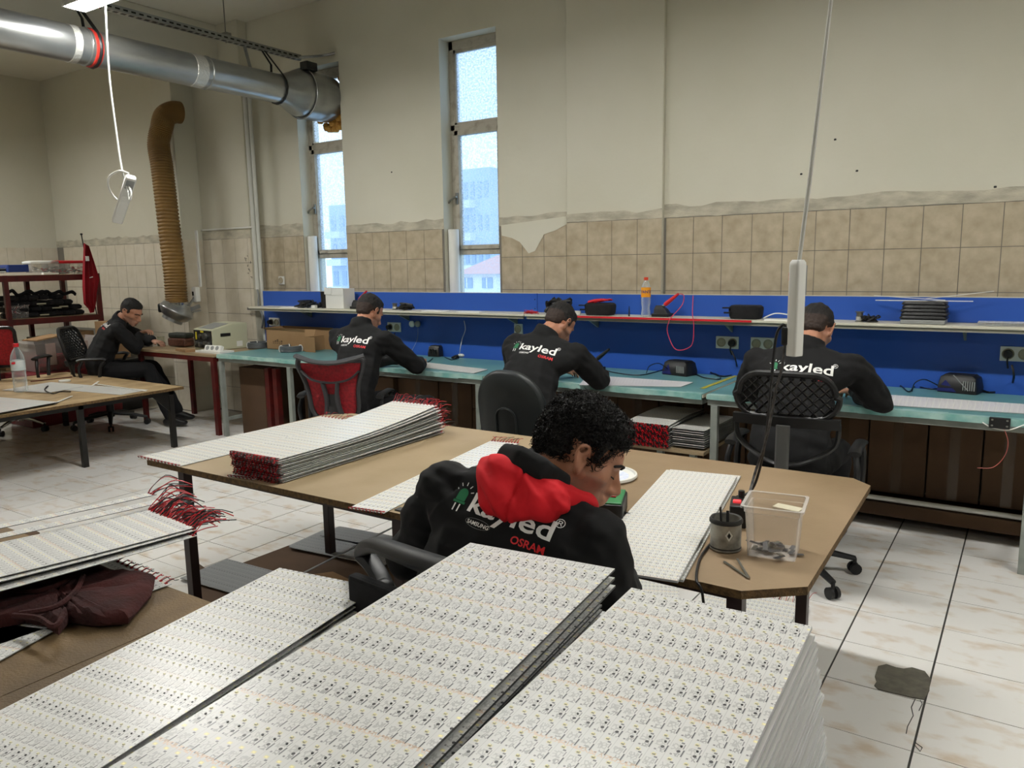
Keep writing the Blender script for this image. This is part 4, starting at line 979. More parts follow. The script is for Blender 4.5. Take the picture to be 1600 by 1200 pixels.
def tub(c, w, d, h_, label, lidm, body=CLEARP, cont=None, group=None, name='plastic_tub', r=.03, lid=True):
    t = thing(name, label, 'tub', c, 0, group)
    def rr_(w, d, z):
        o = []
        for sx, sy, a0 in ((1, 1, 0), (-1, 1, 90), (-1, -1, 180), (1, -1, 270)):
            for k in range(3): a = radians(a0+45*k); o.append(Vector((c[0]+sx*(w/2-r)+r*cos(a), c[1]+sy*(d/2-r)+r*sin(a), c[2]+z)))
        return o
    MB().ring_loft([rr_(w*.86, d*.86, .002), rr_(w*.97, d*.97, h_-.01), rr_(w, d, h_-.008), rr_(w, d, h_)], 0, False).build('tub_body', body, t, smooth=True)
    if lid: MB().ring_loft([rr_(w*1.03, d*1.03, h_), rr_(w*1.05, d*1.05, h_+.006), rr_(w*1.03, d*1.03, h_+.022), rr_(w*.8, d*.8, h_+.03)], 0, True).build('lid', lidm, t, smooth=True)
    if cont:
        mb = MB(); q = random.Random(int(c[1]*100))
        for k in range(30):
            a = Vector((c[0]+q.uniform(-.36, .36)*w, c[1]+q.uniform(-.36, .36)*d, c[2]+q.uniform(.01, h_*.6))); b = Vector((q.uniform(-1, 1), q.uniform(-1, 1), q.uniform(-.3, .3))).normalized()
            mb.bar(a, a+b*q.uniform(.03, .08), .02, .006, mi=q.randrange(len(cont)))
        z = mb.build('contents', cont, t); z['kind'] = 'stuff'
    return t
MIX = [BLACKP, WHITEP, STEEL, REDW]
for (u, lab, lm) in ((66, 'clear tub with white lid on top of the storage rack', WHITEP), (88, 'clear tub with red lid in the middle on top of the rack', REDP), (112, 'clear tub with red lid at right on top of the rack', REDP)):
    p = RKP(u, 424, -8.72); tub((-8.72, p.y, 1.457), .2, .24 if u != 66 else .3, .115, lab, lm, cont=MIX)
p = RKP(20, 424, -8.75); t = thing('binder', 'blue binder lying on papers on top of the rack', 'binder', (-8.75, p.y, 1.49))
MB().cbox((-8.75, p.y+.0, 1.525), (.26, .2, .075)).build('cover', BLUEB, t, bev=.006); MB().cbox((-8.615, p.y+.0, 1.525), (.004, .18, .05)).build('spine', BLUEB, t)
t = thing('paper_pile', 'pile of dark folders and white papers on the rack beside the blue binder', 'papers', (-8.8, p.y-.25, 1.457))
for k in range(5): MB().cbox((0, 0, .008+.015*k), (.25, .28, .008), 0, T(-8.77, p.y-.27+.01*k, 1.457) @ RZ(.1*k-.2)).build('sheet', [WHITEP, BLACKP, WHITEP, BLACKP, GREYP][k], t)
solo(MB().cbox((0, 0, .012), (.3, .5, .024), 0, T(-8.74, p.y+.05, 1.4565)), 'white_board', WHITEP, 'white flat board under the blue binder on the rack', 'board')
solo(MB().cbox((0, 0, .010), (.12, .15, .018), 0, T(-8.6, RKP(68, 424).y, 1.457)), 'white_card', WHITEP, 'small white card in front of the white lidded tub', 'card')
# black bundles on the middle shelf
rr = random.Random(9); n = 0
for k in range(22):
    y = 3.78+.034*k*1.0 if k < 20 else 4.4; hh_ = 1.022
for r_ in range(4):
    for c_ in range(7):
        y = 3.74+.11*c_+rr.uniform(-.02, .02); z = 1.024+.058*r_
        if r_ == 3 and c_ in (5, 6): continue
        if r_ == 2 and c_ == 6: continue
        mb = MB(); Mx = T(-8.68+rr.uniform(-.03, .03), y, z) @ RZ(rr.uniform(-.4, .4)); w = rr.uniform(.10, .13)
        mb.ring_loft([[Mx @ Vector((sx*.13*q, sy*w/2*q, zz)) for sx, sy in ((-1, -.7), (-.7, -1), (.7, -1), (1, -.7), (1, .7), (.7, 1), (-.7, 1), (-1, .7))] for q, zz in ((.85, 0), (1, .015), (1.02, .035), (.8, .052))])
        solo(mb, 'cable_bundle', BLACKF, 'flat black cable bundle in the heap on the middle rack shelf', 'cable bundle', 'black cable bundles on the rack')
for k, (y, z, a) in enumerate(((3.82, 1.26, .5), (3.98, 1.27, .2), (4.15, 1.26, -.2), (4.28, 1.255, .3))):
    mb = MB(); pts = spline([(-8.62, y-.12, z), (-8.6, y-.06, z+.03+.02*(k == 0)), (-8.62, y, z-.0), (-8.6, y+.07, z+.02), (-8.63, y+.12, z-.01)], 5); mb.tube(pts, .012, 6); mb.tube([p+Vector((-.03, .01, -.012)) for p in pts], .013, 6)
    solo(mb, 'loose_cable', BLACKF, ('dark loose cable loop at the left top of the rack heap', 'second dark loose cable loop on the rack heap', 'third dark loose cable loop on the rack heap', 'dark loose cable loop at the right top of the rack heap')[k], 'cable', smooth=True)
for k, (y, z) in enumerate(((4.0, 1.16), (4.15, 1.11), (4.02, 1.045), (4.22, 1.12))):
    solo(MB().cbox((0, 0, 0), (.01, .09, .014), 0, T(-8.545, y, z)), 'paper_tag', mat('paper tag', h('A7A58C'), rough=.7) if k == 0 else bpy.data.materials['paper tag'], 'pale paper tag on the black bundles of the rack', 'tag', 'paper tags on the cable bundles')
p = RKP(28, 492, -8.6); tb = tub((-8.62, p.y, 1.022), .17, .20, .135, 'clear tub full of red and white wires on the middle rack shelf', REDP, cont=None, lid=False)
mb = MB(); rr = random.Random(2)
for k in range(60):
    a = Vector((-8.62+rr.uniform(-.06, .06), p.y+rr.uniform(-.07, .07), 1.03+rr.uniform(0, .09))); b = a+Vector((rr.uniform(-.04, .04), rr.uniform(-.04, .04), rr.uniform(.03, .08)))
    mb.tube(spline([a, a.lerp(b, .5)+Vector((rr.uniform(-.02, .02), rr.uniform(-.02, .02), 0)), b], 3), .0022, 4, mi=k % 3)
z = mb.build('wire_fill', [REDW, mat('pink wire', h('C9A7A5'), rough=.5), WHITEP], tb); z['kind'] = 'stuff'
# lower shelf junk and boxes
for k, (y, w, h_, lb, mm) in enumerate(((3.3, .3, .22, 'brown carton on the lower rack shelf at the left edge', CARD), (3.75, .3, .16, 'low brown carton on the lower rack shelf', CARD), (4.15, .3, .3, 'dark box on the lower rack shelf', BLACKP), (4.45, .14, .34, 'narrow pale carton on the lower rack shelf at right', CARD))):
    carton(-8.95, y-w/2, .505, -8.56, y+w/2, .5+h_, lb, mm, None, tape=False)
carton(-8.38, 4.44, .55, -8.15, 4.68, .95, 'upright brown carton behind the back of the man at left', CARD, None, tape=False)
solo(MB().box(-8.47, 4.42, 0, -8.0, 4.75, .548), 'crate', BLACKP, 'dark crate on the floor behind the man at left', 'crate', bev=.01)
# flag
t = thing('flag', 'red flag with white crescent hanging from a thin pole by the rack', 'flag', (-8.42, 4.5, .9))
pt, pb = PX(127, 366, -8.45), PX(152, 500, -8.45)
MB().cyl(pt, (pb.x, pb.y, 1.02), .006, n=8).ball(pt, .014, 8).build('pole', BLACKP, t, smooth=True)
fl_px = [(131, 380, 138, 384), (130, 405, 146, 408), (129, 430, 152, 428), (129, 450, 154, 436), (131, 475, 150, 458), (138, 482, 149, 475), (141, 489, 146, 488)]
rings = []; NS = 14
for u0, v0, u1, v1 in fl_px:
    rings.append([PX(u0+(u1-u0)*k/(NS-1), v0+(v1-v0)*k/(NS-1), -8.42)+Vector((.022*sin(k*1.5), 0, 0)) for k in range(NS)])
sub = []
for i in range(len(rings)-1):
    for q in range(4): sub.append([a.lerp(b, q/4) for a, b in zip(rings[i], rings[i+1])])
sub.append(rings[-1])
front = MB(); nR = len(sub); vs = [p for r in sub for p in r]; vb = [p-Vector((.004, 0, 0)) for p in vs]
fs = []
for i in range(nR-1):
    for k in range(NS-1):
        a = i*NS+k; fs += [(a, a+1, a+NS+1, a+NS), (a+nR*NS, a+NS+nR*NS, a+NS+1+nR*NS, a+1+nR*NS)]
front.add(vs+vb, fs); front.build('cloth', REDFLAG, t, smooth=True, bang=80)
a = PX(136.5, 404, -8.388); MB().cbox(a, (.006, .035, .05)).build('white_patch', WPRINT, t)
a = PX(142, 433.5, -8.388); MB().bar(PX(140, 434, -8.388), PX(145, 432.5, -8.388), .004, .008).build('white_tip', WPRINT, t)
# clear bin with red things and red base
t = thing('storage_bin', 'large clear storage bin with red things beside the red mesh chair', 'bin', (-8.1, 3.95, .42))
B0, B1 = (-8.3, 3.62), (-7.95, 4.28)
mb = MB(); mb.ring_loft([[Vector((x, y, z)) for x, y in ((B0[0]+e, B0[1]+e), (B1[0]-e, B0[1]+e), (B1[0]-e, B1[1]-e), (B0[0]+e, B1[1]-e))] for e, z in ((.03, .52), (.0, .80), (-.012, .80), (-.012, .825))], 0, False); mb.build('bin_body', CLEARP, t)
MB().box(B0[0]+.04, B0[1]+.04, .525, B1[0]-.04, B1[1]-.04, .66).build('red_contents', mat('red pieces', h('9C1E2A'), h('5A2028'), scale=25, rough=.6), t)
for yy in (3.78, 3.95, 4.1): MB().box(B1[0]-.05, yy-.045, .58, B1[0]-.035, yy+.045, .79).build('divider', mat('pale pink card', h('C4A79C'), rough=.6) if yy < 3.8 else bpy.data.materials['pale pink card'], t)
solo(MB().box(-8.36, 3.5, 0, -7.9, 4.4, .515), 'red_cabinet', mat('dark red panel', h('6A0F18'), rough=.5), 'low dark red cabinet under the clear storage bin', 'cabinet', bev=.01)
solo(MB().cbox((0, 0, 0), (.22, .3, .012), 0, T(-8.1, 3.78, .845) @ RZ(.2) @ Matrix.Rotation(.1, 4, 'X')), 'cardboard_piece', CARD, 'flat cardboard piece on top of the clear bin', 'cardboard')
# ================================================================== DUCTWORK
DX, DZ, DR = -5.44, 2.985, .118
t = thing('ventilation_duct', 'round galvanised duct running across the top left to the window', 'duct', (DX, 3, DZ))
mb = MB(); mb.cyl((DX, -1.5, DZ), (DX, 4.62, DZ), DR, n=40)
mb.build('duct_pipe', GALV, t, smooth=True)
for y, m_, r_, w in ((3.16, GALVT, 1.03, .07), (2.62-.1, GALVT, 1.03, .09), (4.52, GALVT, 1.04, .10), (3.26, GALV, 1.05, .02), (4.35, GALV, 1.04, .02)):
    pass
yt = PX(440/4-2, 190/4, DX).y; yr = PX(140, 50, DX).y; y3 = PX(303, 95, DX).y; y4 = PX(456, 132, DX).y
def ring(y, w, m_, nm, s=1.03, rg=3):
    MB().lathe([(DR*1.0, -w/2), (DR*s, -w/2+.004), (DR*(s-.01), 0), (DR*s, w/2-.004), (DR*1.0, w/2)], n=40, M=T(DX, y, DZ) @ Matrix.Rotation(-pi/2, 4, 'X'), cap=False).build(nm, m_, t, smooth=True)
ring(PX(108, 46, DX).y, .05, GALVT, 'joint_tape'); ring(yr-.05, .012, GALV, 'seam_ring', 1.06); ring(yr, .05, mat('matt red band', h('A8281E'), rough=.6), 'red_clamp', 1.07)
ring(y3, .10, GALVT, 'joint_tape', 1.03); ring(y3+.09, .014, GALV, 'seam_ring', 1.06); ring(y4-.06, .014, GALV, 'seam_ring', 1.06); ring(y4, .09, GALVT, 'joint_tape', 1.05)
t = thing('duct_fan', 'bulging galvanised inline fan where the duct meets the left window', 'fan', (DX, 4.8, DZ))
ye = 4.60
MB().lathe([(DR*1.02, 0), (DR*1.04, .05), (DR*1.32, .14), (DR*1.62, .22), (DR*1.66, .24), (DR*1.64, .26), (DR*1.72, .28), (DR*1.76, .36), (DR*1.72, .40), (DR*1.76, .42), (DR*1.72, .52), (DR*1.6, .60), (DR*1.35, .64), (DR*1.35, .70)], n=44, M=T(DX, ye, DZ) @ Matrix.Rotation(-pi/2, 4, 'X'), cap=False).build('fan_housing', GALV, t, smooth=True, bang=50)
MB().lathe([(DR*1.77, .27), (DR*1.82, .275), (DR*1.82, .285), (DR*1.76, .29)], n=44, M=T(DX, ye, DZ) @ Matrix.Rotation(-pi/2, 4, 'X'), cap=False).build('clamp_band', GALV, t, smooth=True)
MB().cbox((DX+.09, ye+.30, DZ+.215), (.09, .12, .07)).build('junction_box', BLACKP, t, bev=.006)
mb = MB(); rr = random.Random(5)
for k in range(60):
    a = radians(rr.uniform(-150, 60)); r_ = DR*rr.uniform(1.25, 1.95); mb.ball((DX+r_*cos(a), 5.27+rr.uniform(-.03, .01), DZ+r_*sin(a)*1.1), rr.uniform(.02, .045), 8)
mb.build('foam_seal', FOAM, t, smooth=True)
# perforated cable tray above the duct
t = thing('cable_tray', 'perforated grey steel cable tray hanging above the duct', 'cable tray', (-5.6, 3, 3.33))
mb = MB(); mb.box(-5.63, -1.5, 3.315, -5.57, 5.02, 3.318); mb.box(-5.632, -1.5, 3.315, -5.629, 5.02, 3.355).box(-5.571, -1.5, 3.315, -5.568, 5.02, 3.355); mb.build('channel', GALV, t)
mb = MB(); y = 2.0
while y < 5.0: mb.box(-5.615, y, 3.3135, -5.585, y+.035, 3.3152).box(-5.5683, y, 3.328, -5.5670, y+.035, 3.34); y += .06
q = mb.build('slot_holes', BLACKP, t); q['kind'] = 'stuff'
for y in (4.26, 2.9, 1.2): MB().cyl((-5.6, y, 3.3), (-5.6, y, CZ), .005, n=6).cbox((-5.6, y, 3.365), (.08, .05, .02)).build('hanger_rod', STEEL, t)
def strap(y0, y1, z0, label, m_):
    mb = MB(); n = 20; pts = []
    for k in range(n+1):
        a = radians(60+300*k/n*1.0); pts.append((DX+cos(a)*DR*1.08, y1, DZ+sin(a)*DR*1.08))
    pts = [(-5.6, y0, z0)]+[(DX+.06-.12, (y0+y1)/2, DZ+.2)]+[(DX+cos(radians(120+k*24))*DR*1.09, y1, DZ+sin(radians(120+k*24))*DR*1.09) for k in range(13)]+[(-5.58, y0+.01, z0)]
    mb.tube(pts, .012, 6, flat=.35); solo(mb, 'strap', m_, label, 'strap', smooth=True)
strap(4.62, 4.62, 3.31, 'black strap holding the duct near the fan', BLACKP)
strap(yr-.02, yr, 3.32, 'dark strap holding the duct behind the red clamp', BLACKP)
solo(MB().bar((-5.6, 4.44, 3.31), (-5.53, 4.44, 3.08), .03, .006), 'strap', GALV, 'grey metal strap from the tray down to the duct', 'strap')
solo(MB().tube(spline([(-5.58, 5.0, 3.33), (-5.35, 5.08, 3.33), (-5.27, 5.14, 3.35)]), .012, 8), 'pipe_stub', GALV, 'short pipe stub above the fan at the left window', 'pipe', smooth=True)
# brown flexible hose with extractor fan
t = thing('flexible_hose', 'brown ribbed flexible hose coming down the left wall', 'hose', (-7.4, 4.7, 1.2))
tp = PY(250, 185, 4.67)
ctr = [Vector((tp.x+.05, 4.86, tp.z+.075)), Vector((tp.x+.04, 4.79, tp.z+.07)), Vector((tp.x+.015, 4.715, tp.z+.02)), Vector((tp.x, 4.68, tp.z-.09)), PY(248, 225, 4.66), PY(253, 260, 4.65), PY(259, 310, 4.64), PY(266, 370, 4.63), PY(273, 430, 4.62), PY(276, 474, 4.60)]
pts = spline(ctr, 16); L = len(pts); pr = []
full = []
for i in range(L-1):
    full += [pts[i], pts[i].lerp(pts[i+1], .5)]
full.append(pts[-1])
MB().tube(full, .1, 20, rads=[.099+(.007 if k % 3 else -.004) for k in range(len(full))], cap=True).build('hose_body', HOSE, t, smooth=True, bang=80)
MB().lathe([(.104, 0), (.112, .005), (.112, .03), (.104, .035)], (ctr[-1].x, ctr[-1].y, ctr[-1].z-.02), 24, cap=False).build('hose_clamp', CHROME, t, smooth=True)
fc = Vector(ctr[-1]); fc.z -= .075; fc.x -= .01
axis = Vector((-.30, -.38, -.88)).normalized(); Mf = T(*fc) @ axis.to_track_quat('Z', 'Y').to_matrix().to_4x4()
t = thing('extractor_fan', 'silver inline extractor fan with black box under the brown hose', 'fan', fc)
MB().lathe([(.10, -.10), (.11, -.07), (.15, -.04), (.165, -.005), (.168, .0), (.165, .01), (.14, .05), (.115, .075), (.10, .08), (.10, .11), (.092, .11), (.088, .05), (0, .04)], n=36, M=Mf, cap=False).build('fan_housing', CHROME if False else GALV, t, smooth=True, bang=50)
MB().lathe([(0, .055), (.086, .055), (.086, .052), (0, .05)], n=24, M=Mf).build('fan_opening', BLACKP, t)
MB().cbox((0, 0, 0), (.09, .1, .09), 0, T(fc.x-.16, fc.y-.03, fc.z+.03) @ RZ(.4)).build('junction_box', BLACKP, t, bev=.015)
MB().bar(fc+Vector((.08, .03, -.01)), PY(312, 478, 4.80), .02, .04).bar(fc+Vector((.08, .02, -.03)), PY(312, 485, 4.80), .05, .012).bar(fc+Vector((.1, .03, 0)), PY(307, 460, 4.8), .01, .02).build('wall_bracket', GALV, t)
# pipes, conduits and boxes on the left wall
t = thing('steel_pipe', 'tall pale vertical pipe on the wall beside the blue panel', 'pipe', (-6.5, 5.1, 0))
a, b = PY(382, 120, 5.02), PY(402, 455, 5.02)
mb = MB(); mb.cyl((a.x, 5.01, 1.28), (a.x, 5.01, 3.3), .022, n=12); mb.build('pipe_body', mat('pale pipe paint', h('C4C4BC'), rough=.4), t, smooth=True)
MB().cyl((a.x+.05, 5.02, .0), (a.x+.05, 5.02, 3.3), .018, n=12).build('second_pipe', bpy.data.materials['pale pipe paint'], t, smooth=True)
mb = MB().tube(spline([(a.x, 5.0, 1.29), (a.x+.03, 4.99, 1.22), (a.x+.02, 4.99, 1.12), (a.x+.07, 4.99, 1.02), (a.x+.06, 4.98, .9)], 6), .01, 6); mb.build('cable', GREYP, t, smooth=True)
p0, p1 = PY(285, 359, 4.80), PY(330, 358, 5.03); p2 = PY(397, 356, 5.03)
t = thing('conduit', 'thin horizontal conduit on the left wall with a vertical drop', 'conduit', (-7, 4.9, 1.7))
MB().cyl((COL1[0], 4.795, p0.z), (COL1[1], 4.795, p0.z), .009, n=8).cyl((COL1[1]+.01, 5.035, p0.z), (p2.x, 5.035, p0.z), .009, n=8).build('conduit_run', WHITEP, t, smooth=True)
q = PY(305, 360, 4.79); q2 = PY(311, 448, 4.79); MB().box(q.x-.01, 4.79, q2.z, q.x+.02, 4.805, q.z).build('cable_trunking', WHITEP, t)
t = thing('switch_housing', 'small white wall switch housing at the end of the trunking', 'switch', q2)
c = PY(307, 460, 4.79); MB().cbox((c.x, 4.785, c.z), (.075, .05, .15)).build('case', WHITEP, t, bev=.008); MB().cbox((c.x-.01, 4.757, c.z+.01), (.02, .008, .04)).build('rocker', BLACKP, t)
solo(MB().box(PY(390, 481, 5.0).x-.0, 4.97, PY(390, 484, 5.0).z, PY(390, 481, 5.0).x+.11, 5.049, PY(390, 480, 5.0).z), 'metal_bracket', STEEL, 'small steel bracket poking out at the left end of the shelf', 'bracket')
# scribbles on tile
mb = MB(); rr = random.Random(3); c = PY(389, 418, 5.04)
for k in range(7):
    a = Vector((c.x+rr.uniform(-.03, .03), 5.041, c.z+.12-.035*k)); mb.tube([a, a+Vector((rr.uniform(-.03, .03), 0, rr.uniform(-.02, .02))), a+Vector((rr.uniform(-.03, .03), 0, rr.uniform(-.03, .0)))], .0025, 4)
mb.build('pen_scribble', BLACKP, colo[1])
#PART5
# ================================================================== PEOPLE
def ico(c, r, M=None, sub=2):
    bm = bmesh.new(); bmesh.ops.create_icosphere(bm, subdivisions=sub, radius=1)
    r = (r, r, r) if isinstance(r, (int, float)) else r
    out = [Vector((v.co.x*r[0], v.co.y*r[1], v.co.z*r[2])) for v in bm.verts]; bm.free()
    if M: out = [M.to_3x3() @ p for p in out]
    return [p+Vector(c) for p in out]
def hull(bm, *balls):
    vs = []
    for b in balls: vs += [bm.verts.new(p) for p in ico(*b)]
    g = bmesh.ops.convex_hull(bm, input=vs)
    bmesh.ops.delete(bm, geom=list({v for v in vs if v.is_valid and not v.link_faces}), context='VERTS')
def remesh(bm, name, voxel, smooth=3):
    me = bpy.data.meshes.new('tmp'); bm.to_mesh(me); bm.free()
    o = bpy.data.objects.new('tmp', me); COL.objects.link(o)
    md = o.modifiers.new('r', 'REMESH'); md.mode = 'VOXEL'; md.voxel_size = voxel
    if smooth: sm = o.modifiers.new('s', 'SMOOTH'); sm.factor = .6; sm.iterations = smooth
    dg = bpy.context.evaluated_depsgraph_get(); out = bpy.data.meshes.new_from_object(o.evaluated_get(dg)); out.name = name
    bpy.data.objects.remove(o); bpy.data.meshes.remove(me)
    out.polygons.foreach_set('use_smooth', [True]*len(out.polygons)); return out
def frame(c, fwd, up=(0, 0, 1)):
    f = Vector(fwd).normalized(); r = f.cross(Vector(up)).normalized(); u = r.cross(f)
    M = Matrix((r, f, u)).transposed().to_4x4(); M.translation = Vector(c); return M
def attach(me, name, mats, par):
    me.materials.clear()
    for m_ in mats: me.materials.append(m_)
    me.transform(PM[par.name].inverted())
    o = bpy.data.objects.new(name, me); COL.objects.link(o); o.parent = par; PM[o.name] = PM[par.name]; return o
def hand(bm, w, d, nrm, side):
    """w wrist, d forward direction, nrm back-of-hand direction"""
    d = Vector(d).normalized(); n = Vector(nrm).normalized(); s = d.cross(n).normalized()*side; n = s.cross(d).normalized()*side if False else n
    k1 = w+d*.085
    hull(bm, (w, .022), (w+d*.03+s*.02, .014), (w+d*.03-s*.02, .014), (k1+s*.032, .010), (k1-s*.032, .010))
    for i, (off, ln) in enumerate(((.031, .068), (.011, .078), (-.011, .072), (-.031, .056))):
        a = k1+s*off; b = a+(d*.8-n*.45+s*off*1.2).normalized()*ln*.5; c = b+(d*.25-n*.95).normalized()*ln*.5
        hull(bm, (a, .0088, None, 1), (b, .0080, None, 1)); hull(bm, (b, .0080, None, 1), (c, .0070, None, 1))
    a = w+d*.025+s*.022; b = a+(d*.6+s*.7-n*.2).normalized()*.035; c = b+(d*.9-n*.5).normalized()*.03
    hull(bm, (a, .013, None, 1), (b, .010, None, 1)); hull(bm, (b, .010, None, 1), (c, .0085, None, 1))
def head_prims(bm, M, sc=1.0):
    def P(x, y, z): return M @ Vector((x*sc, y*sc, z*sc))
    hull(bm, (P(0, -.012, .038), (.076*sc, .094*sc, .082*sc), M), (P(0, .045, .035), (.062*sc, .045*sc, .055*sc), M))
    hull(bm, (P(0, .062, .035), .038*sc), (P(.045, .052, -.018), .024*sc), (P(-.045, .052, -.018), .024*sc), (P(0, .062, -.035), .036*sc), (P(.052, -.005, -.03), .02*sc), (P(-.052, -.005, -.03), .02*sc))
    hull(bm, (P(.048, .0, -.058), .018*sc), (P(-.048, .0, -.058), .018*sc), (P(.013, .078, -.098), .017*sc), (P(-.013, .078, -.098), .017*sc), (P(.035, .05, -.03), .02*sc), (P(-.035, .05, -.03), .02*sc), (P(0, .075, -.06), .024*sc))
    hull(bm, (P(-.03, .088, .026), .010*sc), (P(.03, .088, .026), .010*sc), (P(0, .092, .028), .010*sc))
    hull(bm, (P(0, .096, .012), .008*sc, None, 1), (P(0, .122, -.030), .0105*sc, None, 1), (P(0, .095, -.036), .010*sc, None, 1))
    hull(bm, (P(-.012, .105, -.036), .0085*sc, None, 1), (P(.012, .105, -.036), .0085*sc, None, 1), (P(0, .118, -.033), .009*sc, None, 1))
    hull(bm, (P(-.02, .094, -.060), .006*sc, None, 1), (P(.02, .094, -.060), .006*sc, None, 1), (P(0, .106, -.057), .007*sc, None, 1))
    hull(bm, (P(-.017, .094, -.071), .006*sc, None, 1), (P(.017, .094, -.071), .006*sc, None, 1), (P(0, .103, -.070), .008*sc, None, 1))
    for s in (-1, 1):
        pts = [(-.080, -.002, -.034), (-.088, -.016, -.016), (-.095, -.027, .004), (-.096, -.027, .021), (-.091, -.015, .033), (-.084, .000, .028), (-.080, .004, .016)]
        for a, b in zip(pts, pts[1:]): hull(bm, (P(-s*a[0], a[1], a[2]), .0058*sc, None, 1), (P(-s*b[0], b[1], b[2]), .0058*sc, None, 1))
        hull(bm, (P(s*.078, -.006, -.024), .006*sc, None, 1), (P(s*.086, -.018, .010), .004*sc, None, 1), (P(s*.077, .0, .015), .005*sc, None, 1))
        hull(bm, (P(s*.080, .004, -.004), .006*sc, None, 1), (P(s*.082, -.003, -.030), .0075*sc, None, 1))
# ---- logo, laid flat once
def text_mesh(txt, size, bold=0, sx=1.0, shear=0):
    cu = bpy.data.curves.new('t', 'FONT'); cu.body = txt; cu.size = size; cu.offset = bold; cu.resolution_u = 3; cu.shear = shear
    o = bpy.data.objects.new('t', cu); COL.objects.link(o); dg = bpy.context.evaluated_depsgraph_get()
    me = bpy.data.meshes.new_from_object(o.evaluated_get(dg)); bpy.data.objects.remove(o); bpy.data.curves.remove(cu)
    for v in me.vertices: v.co.x *= sx
    return me
def flat_logo():
    """returns list of (name, material, bmesh) laid out in x right, y up, about .30 wide, origin at centre"""
    out = []
    def grid(bm, st=.006):
        for ax, n_ in ((0, (1, 0, 0)), (1, (0, 1, 0))):
            lo = min(v.co[ax] for v in bm.verts); hi = max(v.co[ax] for v in bm.verts); x = lo+st
            while x < hi:
                bmesh.ops.bisect_plane(bm, geom=bm.verts[:]+bm.edges[:]+bm.faces[:], plane_co=Vector(n_)*x, plane_no=n_); x += st
    def addt(nm, m_, txt, size, pos, bold=0, sx=1, spacing=None):
        me = text_mesh(txt, size, bold, sx); bm = bmesh.new(); bm.from_mesh(me); bpy.data.meshes.remove(me)
        bmesh.ops.translate(bm, verts=bm.verts[:], vec=(pos[0], pos[1], 0)); grid(bm, .008); out.append((nm, m_, bm))
    addt('lettering', WPRINT, 'kayled', .068, (-.080, -.018), .0012, 1.38)
    addt('registered_mark', WPRINT, '®', .03, (.150, .018), 0, 1)
    addt('small_lettering', WPRINT, 'SAMSUNG', .0135, (-.060, -.045), .0003, 1.05)
    addt('red_lettering', RPRINT, 'OSRAM', .026, (.065, -.053), .0006, 1)
    def poly(bm, pts): bm.faces.new([bm.verts.new((x, y, 0)) for x, y in pts])
    g = bmesh.new(); cx, cy = -.11, .004
    dome = [(cx-.014, cy-.006), (cx+.014, cy-.006)]+[(cx+.014*cos(a*pi/8), cy+.012+.014*sin(a*pi/8)) for a in range(9)]
    poly(g, dome); poly(g, [(cx-.018, cy-.013), (cx+.018, cy-.013), (cx+.018, cy-.007), (cx-.018, cy-.007)]); grid(g)
    out.append(('led_emblem', GPRINT, g))
    w_ = bmesh.new()
    for dx in (-.008, .006): poly(w_, [(cx+dx-.002, cy-.034), (cx+dx+.002, cy-.034), (cx+dx+.002, cy-.015), (cx+dx-.002, cy-.015)])
    for a in (20, 55, 90, 125, 160):
        c_, s_ = cos(radians(a)), sin(radians(a)); p = Vector((cx+c_*.021, cy+.012+s_*.021)); q = Vector((cx+c_*.03, cy+.012+s_*.03)); n_ = Vector((-s_, c_))*.0012
        poly(w_, [tuple(p-n_), tuple(q-n_), tuple(q+n_), tuple(p+n_)])
    out.append(('emblem_rays', WPRINT, w_))
    el = bmesh.new(); n = 28; r0 = [el.verts.new((-.029+.037*cos(2*pi*k/n), -.040+.0115*sin(2*pi*k/n), 0)) for k in range(n)]; r1 = [el.verts.new((-.029+.0362*cos(2*pi*k/n), -.040+.0107*sin(2*pi*k/n), 0)) for k in range(n)]
    for k in range(n): el.faces.new((r0[k], r0[(k+1) % n], r1[(k+1) % n], r1[k]))
    out.append(('oval_outline', GREYP, el))
    return out
LOGO = flat_logo()
def put_logo(par, jk_me_world, c, Rv, Uv, s=1.0):
    Rv = Rv.normalized(); N = Rv.cross(Uv).normalized(); Uv = N.cross(Rv)*1.0
    bvh = BVHTree.FromPolygons([v.co.copy() for v in jk_me_world.vertices], [tuple(p.vertices) for p in jk_me_world.polygons])
    lvl = {'emblem_rays': .0034, 'lettering': .003}
    for nm, m_, bm in LOGO:
        b2 = bm.copy(); bad = []
        for v in b2.verts:
            p0 = c+Rv*v.co.x*s+Uv*v.co.y*s; hit = bvh.ray_cast(p0+N*.25, -N, .5)
            if hit[0] is None: bad.append(v); continue
            v.co = hit[0]+N*.003
        if bad: bmesh.ops.delete(b2, geom=bad, context='VERTS')
        me = bpy.data.meshes.new(nm); b2.to_mesh(me); b2.free(); q_ = attach(me, nm, [m_], par)
        if nm == 'emblem_rays': q_['kind'] = 'stuff'
def seg_d(p, a, b):
    ab = b-a; t = max(0, min(1, (p-a).dot(ab)/ab.dot(ab))); return (p-a-ab*t).length
